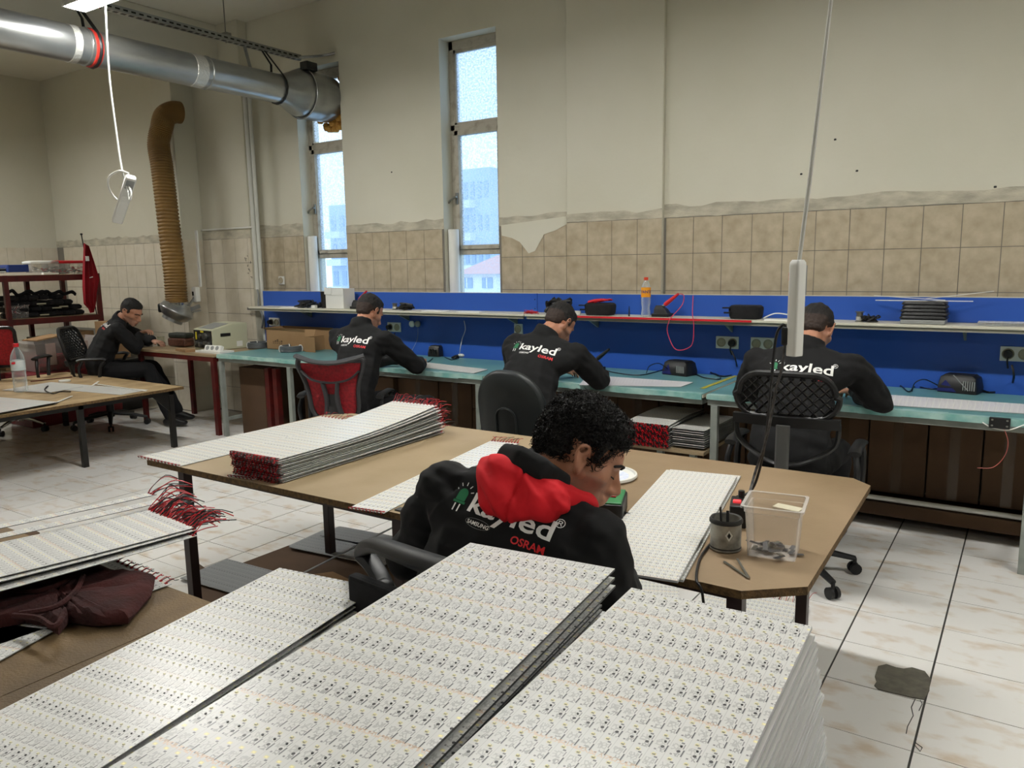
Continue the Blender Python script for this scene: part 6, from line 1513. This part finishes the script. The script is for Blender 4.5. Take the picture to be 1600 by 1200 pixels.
# ================================================================== HANGING POWER STRIPS
HY = 2.35
a, b = PY(1247, 408, HY), PY(1241, 556, HY); t = thing('hanging_power_strip', 'long white power strip hanging in front of the man at the right bench', 'power strip', a)
Ld = (b-a).length; dn_ = (b-a).normalized()
Xh = Vector((cos(radians(-25)), sin(radians(-25)), 0)); Yh = dn_.cross(Xh).normalized(); Xh = Yh.cross(dn_).normalized()
Mh = Matrix((Xh, Yh, dn_)).transposed().to_4x4(); Mh.translation = a
P = rrect(.036, .040, .008); MB().ring_loft([[Mh @ Vector((x*q, y*q, z)) for x, y in P] for q, z in ((.7, -.004), (.95, .004), (1, .014), (1, Ld-.004), (.96, Ld))]).build('case', WHITEP, t, smooth=True, bang=50)
MB().box(-.004, -.0215, .03, .004, -.0202, Ld-.02, 0, Mh).box(-.012, -.0208, .02, -.0105, -.0202, Ld-.01, 0, Mh).build('case_rib', GREYP, t)
MB().cbox((.0105, -.0195, .055), (.012, .004, .085), 0, Mh).build('grey_plate', GREYP, t)
MB().cbox((-.020, .004, .045), (.008, .012, .026), 0, Mh).build('red_switch', REDP, t, bev=.002)
top = PY(1301, -30, HY+.02); mb = MB(); mb.tube([a+Vector((0, 0, .0)), a.lerp(top, .3)+Vector((.002, 0, 0)), top, top+(top-a)*.9], .0035, 6).tube([a+Vector((.006, 0, 0)), a.lerp(top, .3)+Vector((.008, .0, 0)), top+Vector((.004, 0, 0)), top+(top-a)*.9], .003, 6); mb.build('supply_cord', WHITEP, t, smooth=True)
mb = MB()
for u, v in ((1228, 525),): p_ = PY(u, v, HY); mb.cbox(p_, (.022, .03, .055), 0)
mb.build('plug', BLACKP, t, bev=.006)
def cord(px, ys, label, r=.0035, m_=BLKW, name='cable'):
    pts = [PY(u, v, y) for (u, v), y in zip(px, ys)]; return solo(MB().tube(spline(pts, 8), r, 6), name, m_, label, 'cable', smooth=True)
cord([(1229, 512), (1222, 508), (1212, 530), (1205, 600), (1197, 680), (1185, 740), (1172, 768), (1152, 776)], [2.35, 2.35, 2.36, 2.4, 2.45, 2.5, 2.5, 2.45], 'black cord from the hanging strip curving down behind the panel', .0045)
cord([(1226, 540), (1222, 575), (1212, 610), (1203, 660), (1193, 700), (1181, 735), (1170, 775), (1160, 815)], [2.34, 2.35, 2.37, 2.4, 2.42, 2.42, 2.36, 2.30], 'grey black cord from the hanging strip down to the switch box', .0045, mat('worn black cord', h('101012'), h('4A4848'), scale=60, rough=.4))
# left hanging strip
a, b = PY(205, 277, 2.72), PY(183, 346, 2.78); t = thing('hanging_power_strip', 'small white power strip hanging tilted at upper left', 'power strip', a)
d_ = (b-a).normalized(); Xh = Vector((.85, .3, .45)).cross(d_).cross(d_).normalized()*-1; Yh = d_.cross(Xh).normalized(); Mh = Matrix((Xh, Yh, d_)).transposed().to_4x4(); Mh.translation = a; Ld = (b-a).length
P = rrect(.062, .042, .009); MB().ring_loft([[Mh @ Vector((x*q, y*q, z)) for x, y in P] for q, z in ((.8, -.003), (1, .008), (1, Ld-.008), (.8, Ld))]).build('case', WHITEP, t, smooth=True, bang=50)
s_ = -1 if (Mh.to_3x3() @ Vector((0, 1, 0))).dot(Vector((0, 0, CH))-a) < 0 else 1
MB().cbox((0, s_*.021, .045), (.045, .003, .07), 0, Mh).build('grey_plate', GREYP, t)
for k in range(3): MB().lathe([(0, 0), (.018, 0), (.020, .003), (0, .003)], n=14, M=Mh @ T(0, s_*.0215, .115+.045*k) @ Matrix.Rotation(-s_*pi/2, 4, 'X')).build('socket_well', WHITEP, t, smooth=True)
mb = MB(); pts = spline([PY(163, -40, 2.75), PY(167, 60, 2.75), PY(172, 130, 2.75), PY(181, 200, 2.75), PY(190, 262, 2.73), PY(200, 300, 2.70), PY(203, 312, 2.69), PY(205, 300, 2.70), PY(196, 282, 2.73)], 8)
mb.tube(pts, .006, 8).tube(spline([PY(201, 271, 2.72), PY(186, 267, 2.72), PY(171, 276, 2.72), PY(169, 290, 2.72), PY(175, 303, 2.72), PY(183, 312, 2.73)], 8), .006, 8); mb.build('supply_cord', WHITEP, t, smooth=True)
# ================================================================== ITEMS ON THE SHELF
def SP(u, v=None, dy=4.87): p = PY(u, 480, dy); return Vector((p.x, dy, SZ))
def tangle(c, w, d, h_, n, m_, label, name='cable_tangle', seed=1, r=.006, cat='cables'):
    rr = random.Random(seed); mb = MB()
    for k in range(n):
        pts = [Vector((c.x+rr.uniform(-w, w)/2, c.y+rr.uniform(-d, d)/2, c.z+r+rr.uniform(0, h_)*(1-.6*abs(q-2)/2.5))) for q in range(5)]; mb.tube(spline(pts, 4), r, 5)
    return solo(mb, name, m_, label, cat, smooth=True)
tangle(SP(480), .20, .14, .07, 12, BLACKP, 'black cable tangle at the left end of the shelf', seed=1)
tangle(SP(500), .10, .1, .05, 7, BLACKP, 'small black cable tangle left of the white carton', seed=2)
c = SP(491, dy=4.80); solo(MB().cbox((c.x, c.y, c.z+.014), (.05, .03, .026)), 'white_plug', WHITEP, 'small white adapter at the front of the left shelf tangle', 'adapter', bev=.003)
c = SP(508); solo(MB().lathe([(.03, 0), (.036, .14), (.038, .145), (.034, .145), (.03, .01)], c, 20, cap=False), 'cup', BLACKP, 'tall dark cup beside the white carton on the shelf', 'cup', smooth=True)
a, b = PY(512, 480, 4.82), PY(541, 480, 4.82); t = thing('white_carton', 'white cardboard carton with open flap standing on the left shelf', 'box', ((a.x+b.x)/2, 4.87, SZ))
MB().box(a.x, 4.80, SZ+.001, b.x-.01, 4.94, SZ+.175).build('carton', mat('white card', h('D9D9D4'), rough=.6), t, bev=.003)
MB().box(a.x-.004, 4.793, SZ+.125, a.x+.085, 4.7985, SZ+.185).box(a.x+.088, 4.795, SZ+.12, b.x-.004, 4.7995, SZ+.182).build('flap', bpy.data.materials['white card'], t)
def iron_stand(c, label, flip=1, col=BLACKP, iron=REDP, cordp=None):
    t = thing('soldering_iron_stand', label, 'soldering iron', c)
    mb = MB(); mb.cbox((c.x, c.y, c.z+.012), (.12, .09, .022)).ring_loft([[Vector((c.x+x*q-flip*.01*k, c.y+y*q, c.z+z)) for x, y in ((-.05, -.035), (.05, -.035), (.05, .035), (-.05, .035))] for k, (q, z) in enumerate(((1, .02), (.8, .05), (.45, .075)))]); mb.build('stand', col, t, bev=.003)
    p0 = c+Vector((-flip*.02, 0, .05)); d = Vector((flip*.78, -.05, .6)).normalized()
    MB().tube([p0, p0+d*.06], .009, 8).build('tip_holder', STEEL, t, smooth=True)
    MB().tube([p0+d*.05, p0+d*.07, p0+d*.13, p0+d*.17], .011, 10, rads=[.014, .015, .011, .008]).build('handle', iron, t, smooth=True); return p0+d*.17
e0 = iron_stand(SP(560), 'soldering iron with red grip slanting up right of the white carton')
e1 = iron_stand(SP(1035), 'red gripped soldering iron in a black stand right of the orange bottle')
pts = spline([e1, e1+Vector((.04, -.01, -.01)), e1+Vector((.035, -.02, -.07)), e1+Vector((0, -.10, -.14)), PY(1045, 503, 4.735), PY(1043, 520, 4.745), PY(1056, 546, 4.75), PY(1080, 540, 4.75), PY(1084, 510, 4.74), PY(1082, 490, 4.76), PY(1083, 462, 4.99)], 6)
solo(MB().tube(pts, .003, 5), 'red_cable', mat('pinkish red cable', h('C23B55'), rough=.5), 'thin red cable looping below the right shelf', 'cable', smooth=True)
def spool(c, label, r=.03, hgt=.06, m_=STEEL, horiz=False):
    t = thing('solder_spool', label, 'spool', c); MB().lathe([(0, 0), (r, 0), (r, .004), (r*.72, .006), (r*.72, hgt-.006), (r, hgt-.004), (r, hgt), (0, hgt)], c, 24).build('spool_body', m_, t, smooth=True, bang=30)
    MB().lathe([(r*.73, .008), (r*.8, .01), (r*.8, hgt*.5), (r*.73, hgt*.5)], c, 24, cap=False).build('solder_wire', GALVT, t, smooth=True)
spool(SP(617), 'silver solder spool on the left shelf right of the man at the red chair', .026, .055); spool(SP(1344), 'small silver spool on the shelf left of the stacked black trays', .025, .06)
tangle(SP(634), .12, .1, .05, 9, BLACKP, 'black coiled clump right of the solder spool', seed=5, r=.008)
tangle(SP(1360), .1, .08, .04, 12, BLACKP, 'small black tangle right of the small silver spool', seed=6, r=.005)
for k, (u, lb) in enumerate(((680, 'white paper strip lying on the left shelf'), (735, 'second white paper strip lying on the left shelf'), (455, 'white paper lying at the left end of the shelf'))):
    c = SP(u, dy=4.82); solo(MB().cbox((c.x, c.y, c.z+.003), (.22, .08, .005)), 'paper_strip', WPRINT, lb, 'paper')
tangle(SP(872), .16, .12, .10, 14, BLACKP, 'black device clump on the shelf behind the head of the bent man', seed=7, r=.012, name='black_clump')
tangle(SP(830, dy=4.80), .12, .05, .03, 10, REDW, 'thin red wires on the shelf joint left of the bent man', seed=8, r=.0016, name='wire_clump', cat='wires')
c = SP(900, dy=4.82); solo(MB().lathe([(.018, 0), (.034, .003), (.036, .016), (.034, .028), (.018, .03)], c, 20), 'tape_roll', WHITEP, 'white tape roll on the shelf left of the red topped bag', 'tape', smooth=True)
def pouch(c, w, label, top=None, m_=BLACKF):
    t = thing('tool_pouch', label, 'pouch', c)
    P = rrect(w, .13, .035); MB().ring_loft([[Vector((c.x+x*q, c.y+y*q, c.z+z)) for x, y in P] for q, z in ((.88, .002), (.96, .02), (1, .06), (.98, .075), (.86, .085))]).build('pouch_body', m_, t, smooth=True)
    MB().box(c.x-w/2-.03, c.y-.07, c.z+.066, c.x-w/2+.02, c.y-.04, c.z+.074).box(c.x-w/2-.02, c.y-.07, c.z+.035, c.x-w/2+.02, c.y-.05, c.z+.045).build('strap_tab', m_, t)
    if top:
        mb = MB(); rr = random.Random(4)
        for k in range(16): a = Vector((c.x+rr.uniform(-.45, -.1)*w, c.y+rr.uniform(-.04, .04), c.z+.085+rr.uniform(0, .01))); mb.tube([a, a+Vector((.25*w, 0, .012)), a+Vector((.5*w, rr.uniform(-.01, .01), .016))], .006, 5)
        q = mb.build('red_filling', top, t, smooth=True); q['kind'] = 'stuff'
pouch(SP(938), .21, 'black pouch filled with red pieces on the right shelf', REDP); pouch(SP(1166), .20, 'flat black pouch on the shelf above the double socket')
FB = [(0, .012), (.085, 0), (.115, .02), (.118, .08), (.10, .20), (.098, .24), (.118, .34), (.12, .50), (.12, .70), (.105, .80), (.06, .88), (.045, .91), (.044, .95)]
fb = bottle(SP(1009, dy=4.84), .262, 'clear soda bottle with orange label and orange red cap on the shelf', FB, None, CLEARB, ORANGE, (.50, .745), mat('orange red cap', h('D8442A'), rough=.4))
c = SP(1009, dy=4.84); tm_ = text_mesh('FANTA', .026, .0006, 1.0)
for v in tm_.vertices:
    a = (v.co.x-.030)/.0335; v.co = Vector((c.x+sin(a+.25)*.0338, 4.84-cos(a+.25)*.0338, SZ+.158+v.co.y))
attach(tm_, 'label_lettering', [BLUEB], fb)
c = SP(1085); solo(MB().lathe([(.006, 0), (.004, .05), (.002, .07)], Vector((SP(987).x, 4.83, SZ)), 8), 'thin_nozzle', BLACKP, 'tiny dark nozzle left of the soda bottle', 'nozzle')
cord([(1193, 497), (1210, 490), (1228, 491), (1238, 494)], [4.80, 4.80, 4.80, 4.80], 'white cable arching over the shelf behind the hanging strip', .004, WHITEP)
c = SP(1215, dy=4.80); solo(MB().cbox((c.x, c.y, c.z+.004), (.14, .06, .007)), 'paper_strip', WPRINT, 'white paper behind the hanging power strip on the shelf', 'paper')
# stacked black trays
c = SP(1445)
for k in range(5):
    o_ = .004*(k % 2)
    mb = MB(); P = rrect(.235-.004*k, .15, .02); mb.ring_loft([[Vector((c.x+o_+x*q, c.y+y*q, c.z+.026+.0195*k+z)) for x, y in P] for q, z in ((.94, 0), (1.0, .004), (1.0, .009), (.94, .0185))])
    solo(mb, 'tray', BLACKP, ('bottom', 'second lowest', 'middle', 'second highest', 'top')[k]+' black tray of the stack on the right shelf', 'tray', 'stacked black trays on the shelf', smooth=True, recentre=True)
solo(MB().box(c.x-.11, c.y-.075, SZ+.001, c.x+.11, c.y+.075, SZ+.024), 'grey_box', GREYP, 'grey box under the stack of black trays', 'box', bev=.003)
zt_ = SZ+.026+.0195*5
solo(MB().bar((c.x-.25, 4.85, zt_+.003), (c.x+.23, 4.86, zt_+.003), .012, .004), 'white_strip', WHITEP, 'white strip lying straight across the black trays', 'strip')
solo(MB().bar((c.x-.27, 4.93, zt_+.026), (c.x+.1, 4.82, zt_+.009), .010, .003), 'white_strip', WHITEP, 'white strip pointing up left on the black trays', 'strip')
solo(MB().bar((c.x+.32, 4.93, zt_+.055), (c.x+.0, 4.88, zt_+.013), .004, .003), 'white_strip', WHITEP, 'thin white strip pointing up right on the black trays', 'strip')
a = SP(1530); me = sheet_mesh(.12, .75, None, .003, 4, .0171, .11, BMF)
for k in range(3): put(me, 'circuit_board', (a.x+.0, 4.80+.012*k, SZ+.002+.006*k), -pi/2+0, ('lowest', 'middle', 'top')[k]+' white board strip of the short pile at the right end of the shelf', 'circuit board')
for o in list(SC.objects):
    if o.get('label', '').endswith('right end of the shelf'): o.location.y += .12; 
# ================================================================== ITEMS ON THE BENCHES
def BPt(u, v, dz=0): return PZ(u, v, BZ+.002+dz)
def coil(c, r, label):
    t = thing('wire_coil', label, 'wire coil', c); mb = MB()
    for k in range(12): mb.lathe([((r-.008*(k % 3))+.0065*cos(a), .008+.013*(k//3)+.007*sin(a)) for a in [2*pi*q/8 for q in range(9)]], c, 32, cap=False)
    if 'grey wire' not in bpy.data.materials: mat('grey wire', h('55595C'), rough=.4)
    mb.build('wire_winding', bpy.data.materials['grey wire'], t, smooth=True)
    for a in (0.4, 2.6, 4.4):
        p_ = c+Vector((cos(a)*(r-.008), sin(a)*(r-.008), .027)); MB().tube([p_+Vector((cos(a)*.02*cos(b), sin(a)*.02*cos(b), .033*sin(b))) for b in [2*pi*q/10 for q in range(11)]], .004, 6).build('white_tie', WHITEP, t, smooth=True)
coil(BPt(404, 543), .10, 'grey wire coil with white ties at the left bench end'); coil(BPt(455, 549), .10, 'grey wire coil with white ties in front of the cardboard box')
a = BPt(425, 540); t = thing('cardboard_box', 'open brown cardboard box on the teal bench against the panel', 'box', (-5.75, 4.8, BZ+.002), 0)
xa, xb = PY(424, 530, 4.80).x, PY(505, 530, 4.80).x; z0 = BZ+.002; z1 = z0+.20
th_ = .004
MB().box(xa+.03, 4.72, z0, xb-.13, 4.72+th_, z1).box(xa+.03, 4.93, z0, xb-.01, 4.93+th_, z1).box(xa+.03, 4.72, z0, xa+.034, 4.93, z1).box(xb-.13, 4.72, z0, xb-.126, 4.93, z1-.07).box(xa+.03, 4.72, z0, xb-.13, 4.93, z0+.004).build('carton', CARD, t)
MB().box(xb-.13, 4.70, z0, xb-.0, 4.704, z0+.135).add([(xb-.13, 4.70, z0+.135), (xb, 4.70, z0+.15), (xb, 4.72, z1), (xb-.14, 4.72, z1), (xb-.13, 4.704, z0+.135), (xb, 4.704, z0+.15), (xb, 4.724, z1), (xb-.14, 4.724, z1)], [(0, 1, 2, 3), (7, 6, 5, 4), (0, 4, 5, 1), (2, 6, 7, 3), (1, 5, 6, 2), (0, 3, 7, 4)]).build('side_flap', CARD, t)
MB().add([(xa+.03, 4.72, z1-.02), (xb-.14, 4.72, z1-.03), (xb-.15, 4.705, z1), (xa, 4.70, z1), (xa+.03, 4.7235, z1-.02), (xb-.14, 4.7235, z1-.03), (xb-.15, 4.709, z1), (xa, 4.704, z1)], [(0, 1, 2, 3), (7, 6, 5, 4), (2, 6, 7, 3), (0, 3, 7, 4), (1, 5, 6, 2)]).build('top_flap', CARD, t)
mk = MB()
for k in range(5): x_ = xa+.12+.028*k; mk.box(x_, 4.7185, z0+.07, x_+.018, 4.7198, z0+.075+.01*(k % 3)).box(x_, 4.7185, z0+.055, x_+.014, 4.7198, z0+.062)
mk.build('printed_marks', mat('faded brown print', h('5B4632'), rough=.8), t)
def device(M, w, d, h_, label, body, name='soldering_station', parts=()):
    c = M.translation; t = thing(name, label, 'soldering station', c)
    ringz = [[M @ Vector((x*q, y*q2, z)) for x, y in rrect(w, d, .012, 3)] for q, q2, z in ((1, 1, .0), (1, 1, h_*.3), (.9, .82, h_*.86), (.7, .66, h_))]
    MB().ring_loft(ringz).build('body', body, t, smooth=True, bang=30); return t
c = BPt(683, 556); M = T(*c) @ RZ(.15); t = device(M, .11, .13, .09, 'small black soldering station with grey face left of the white adapter', BLACKP)
MB().cbox((-.0, -.0615, .043), (.09, .004, .06), 0, M @ Matrix.Rotation(-.18, 4, 'X')).build('face_plate', GREYP, t)
mb = MB()
for x_, z_, r_ in ((-.025, .055, .007), (.0, .055, .007), (.025, .05, .009), (-.02, .03, .006), (.02, .028, .012)): mb.cyl(M @ Vector((x_, -.075, z_)), M @ Vector((x_, -.06, z_)), r_, n=10)
mb.build('control_knob', BLACKP, t)
c = BPt(721, 558); solo(MB().ball((c.x, c.y, c.z+.016), (.035, .02, .015), 14), 'adapter', WHITEP, 'small white adapter on the bench between black cables', 'adapter', smooth=True)
tangle(BPt(737, 558), .11, .06, .03, 8, BLACKP, 'black cable tangle right of the small white adapter', seed=11, r=.005)
tangle(BPt(712, 562), .05, .05, .03, 6, BLACKP, 'black plug clump left of the small white adapter', seed=12, r=.008)
M = T(*BPt(1062, 585)) @ RZ(-.25); t = device(M, .20, .13, .095, 'blue and black soldering station below the double socket', BLACKP)
MB().add([M @ Vector(p) for p in ((-.10, -.067, .006), (-.02, -.068, .006), (-.05, -.060, .07))]+[M @ Vector(p) for p in ((-.10, -.063, .006), (-.02, -.064, .006), (-.05, -.056, .07))], [(0, 1, 2), (5, 4, 3), (0, 3, 4, 1), (1, 4, 5, 2), (2, 5, 3, 0)]).build('blue_panel', BLUEP, t)
mb = MB()
for k in range(6): mb.box(.02+.011*k, -.0685, .02, .025+.011*k, -.064, .065, 0, M)
mb.build('vent_slot', GREYP, t)
M = T(*BPt(1500, 612)) @ RZ(-.2); t = device(M, .20, .14, .10, 'blue and black soldering station at the right end of the bench', BLACKP)
MB().add([M @ Vector(p) for p in ((-.105, -.072, .006), (.0, -.073, .006), (-.06, -.064, .07))]+[M @ Vector(p) for p in ((-.105, -.068, .006), (.0, -.069, .006), (-.06, -.06, .07))], [(0, 1, 2), (5, 4, 3), (0, 3, 4, 1), (1, 4, 5, 2), (2, 5, 3, 0)]).build('blue_panel', BLUEP, t)
mb = MB()
for k in range(6): mb.box(.03+.011*k, -.0735, .02, .035+.011*k, -.069, .07, 0, M)
mb.bar(M @ Vector((-.02, -.07, .1)), M @ Vector((.06, -.077, .02)), .004, .004); mb.build('vent_slot', GREYP, t)
t = iron_stand(BPt(930, 578), 'black soldering iron stand right of the elbow of the bent man', 1, BLACKP, BLACKP)
def bcable(px, label, r=.0035, m_=BLKW, dz=.004): return solo(MB().tube(spline([BPt(u, v, dz) for u, v in px], 8), r, 6), 'cable', m_, label, 'cable', smooth=True)
bcable([(940, 576), (960, 582), (1000, 586), (1035, 578), (1050, 574)], 'thin black cable between the two stations on the right bench')
solo(MB().tube(spline([BPt(1010, 583, .004), PY(1015, 572, 4.7), PY(1030, 568, 4.75), BPt(1045, 578, .03)], 8), .003, 6), 'cable', BLKW, 'thin black cable arching left of the blue station', 'cable', smooth=True)
bcable([(1082, 582), (1100, 590), (1125, 592), (1118, 584), (1090, 574)], 'black cable loop right of the blue soldering station', .004)
solo(MB().tube(spline([PY(1143, 548, 4.93), PY(1150, 565, 4.93), BPt(1150, 582, .006), BPt(1130, 588, .006), BPt(1105, 580, .01), BPt(1088, 572, .03)], 8), .005, 6), 'cable', BLKW, 'thick black cable from the socket plug to the blue station', 'cable', smooth=True)
solo(MB().tube(spline([PY(1581, 570, 4.93), PY(1584, 590, 4.93), BPt(1575, 608, .006), BPt(1545, 613, .006), BPt(1535, 606, .006), BPt(1560, 602, .008), BPt(1572, 610, .01), BPt(1525, 602, .03)], 8), .006, 6), 'cable', BLKW, 'thick black cable loop from the plug at right', 'cable', smooth=True)
bcable([(1378, 600), (1405, 602), (1420, 612), (1430, 604), (1455, 608), (1470, 606)], 'thin black cable right of the elbow of the right bench man')
solo(MB().tube(spline([BPt(1425, 611, .004), PY(1430, 598, 4.75), PY(1445, 593, 4.78), BPt(1465, 602, .04)], 8), .003, 6), 'cable', BLKW, 'thin black cable arching into the right station', 'cable', smooth=True)
bcable([(640, 575), (655, 570), (668, 566), (676, 560)], 'black cable left of the small soldering station'); bcable([(695, 558), (705, 562), (712, 560)], 'short black cable right of the small soldering station')
solo(MB().tube(spline([PY(617, 520, 4.93), PY(615, 535, 4.9), BPt(625, 556, .006), BPt(645, 562, .006)], 6), .004, 6), 'cable', BLKW, 'black cable from the left socket down to the bench', 'cable', smooth=True)
solo(MB().tube(spline([PY(725, 501, 4.985), PY(727, 515, 4.98), PY(722, 530, 4.98), PY(719, 545, 4.96), BPt(718, 556, .01)], 6), .0025, 6), 'hanging_cable', WHITEP, 'white cord hanging down the blue panel onto the bench', 'cable', smooth=True)
for k, u in enumerate((646, 655)):
    p_ = PY(u, 506, 4.985); solo(MB().ball((p_.x, p_.y-.02, p_.z), (.028, .02, .028), 14), 'cable_reel', WHITEP if k == 0 else GREYP, ('white round cable knob on the blue panel right of the left socket', 'grey round knob beside the white one on the blue panel')[k], 'knob', smooth=True)
solo(MB().tube(spline([PY(653, 512, 4.985), PY(652, 530, 4.985), PY(645, 545, 4.97), BPt(640, 556, .01)], 6), .0015, 5), 'thin_wire', GREYP, 'thin pale wire from the panel knob to the bench', 'wire')
c = BPt(638, 566); solo(MB().lathe([(.012, 0), (.03, .002), (.032, .02), (.03, .038), (.012, .04)], c, 20), 'tape_roll', WHITEP, 'white wire roll at the elbow of the man in the red chair', 'tape', smooth=True)
solo(MB().bar(BPt(1097, 607, .001), BPt(1150, 587, .001), .028, .001), 'tape_strip', YELLOW, 'yellow measuring tape strip stuck on the teal bench', 'tape')
# boards on the benches (long side along the bench)
def bench_board(u0, u1, v, d, label, m=None, th=.003, n=None):
    a = PZ(u0, v[0], BZ+.004); b = PZ(u1, v[1], BZ+.004); me = sheet_mesh(d, (b-a).length, None, th, 4, d/5, .062, m or [PANELS, EDGE, ALU]); rz = atan2(b.y-a.y, b.x-a.x)-pi/2
    return put(me, 'circuit_board', (a.x, a.y, BZ+.004), rz, label, 'circuit board')
PANELS = pcb_mat('long board print', h('DEDCDE'), (.25, .25, .28), led=False, gold=False, strength=.5)
for px_, lab, m_ in ((((648, 564), (762, 577), (740, 583), (610, 568)), 'white board lying between the left men on the bench', PCB), (((918, 586), (1083, 597), (1064, 604), (905, 601)), 'long white striped board strip lying right of the bent man', PANELS), (((1380, 616), (1640, 634), (1640, 648), (1376, 632)), 'long white striped board strip at the right end of the bench', PANELS)):
    q = [PZ(u, v, BZ+.007) for u, v in px_]; lo = [Vector((p.x, p.y, BZ+.003)) for p in q]
    me = bpy.data.meshes.new('board_sheet'); me.from_pydata([tuple(p) for p in q+lo], [], [(3, 2, 1, 0), (4, 5, 6, 7), (0, 1, 5, 4), (1, 2, 6, 5), (2, 3, 7, 6), (3, 0, 4, 7)])
    for mm in (m_, EDGE): me.materials.append(mm)
    me.polygons.foreach_set('material_index', [0, 1, 1, 1, 1, 1]); uv = me.uv_layers.new(name='UVMap'); L_ = (q[1]-q[0]).length
    for pl_ in me.polygons:
        for li in pl_.loop_indices:
            k = me.loops[li].vertex_index % 4; w_ = (q[3]-q[0]).length; uv.data[li].uv = ((0, 0, w_/.03, w_/.03)[k], (0, L_/.062, L_/.062, 0)[k])
    me.update(); c = q[0].copy(); me.transform(T(-c.x, -c.y, -c.z)); put(me, 'circuit_board', c, 0, lab, 'circuit board')
if True:
    q = [PZ(u, v, BZ+.0075) for u, v in ((1380, 616), (1640, 634), (1376, 632), (1640, 648))]; mb = MB()
    par = [o for o in SC.objects if o.get('label', '').startswith('long white striped board strip at the right')][0]
    for k in range(1, 24): s = k/24; a, b = q[0].lerp(q[1], s), q[2].lerp(q[3], s-.012); mb.bar(a, b, .0035, .0006)
    mb.build('division_line', WPRINT, par)
# clamp plug under the bench edge at right
t = thing('terminal_block', 'black terminal block with thin wires under the right bench edge', 'terminal', (.0, 4.2, .66))
c = PY(1562, 661, 4.205); MB().cbox(c, (.085, .025, .05)).build('block', BLACKP, t, bev=.003)
mb = MB()
for dx, dz in ((-.03, -.012), (.03, -.012), (-.03, .015), (.03, .015)): mb.ball((c.x+dx, c.y-.013, c.z+dz), (.005, .002, .005), 8)
mb.build('screw', STEEL, t)
MB().tube(spline([PY(1535, 660, 4.2), PY(1550, 668, 4.2), PY(1575, 672, 4.2), PY(1600, 664, 4.2)], 6), .003, 5).build('white_wire', WHITEP, t, smooth=True)
MB().tube(spline([PY(1568, 668, 4.2), PY(1575, 690, 4.2), PY(1570, 712, 4.2), PY(1552, 730, 4.2), PY(1527, 731, 4.2)], 6), .0018, 5).build('red_wire', mat('faded red wire', h('B05A50'), rough=.5), t, smooth=True)
solo(MB().tube(spline([Vector((-5.1, 4.9, .7)), PY(420, 575, 4.85), PY(418, 600, 4.8), PY(400, 612, 4.7)], 6), .005, 6), 'cable', BLKW, 'black cable hanging under the left end of the bench', 'cable', smooth=True)
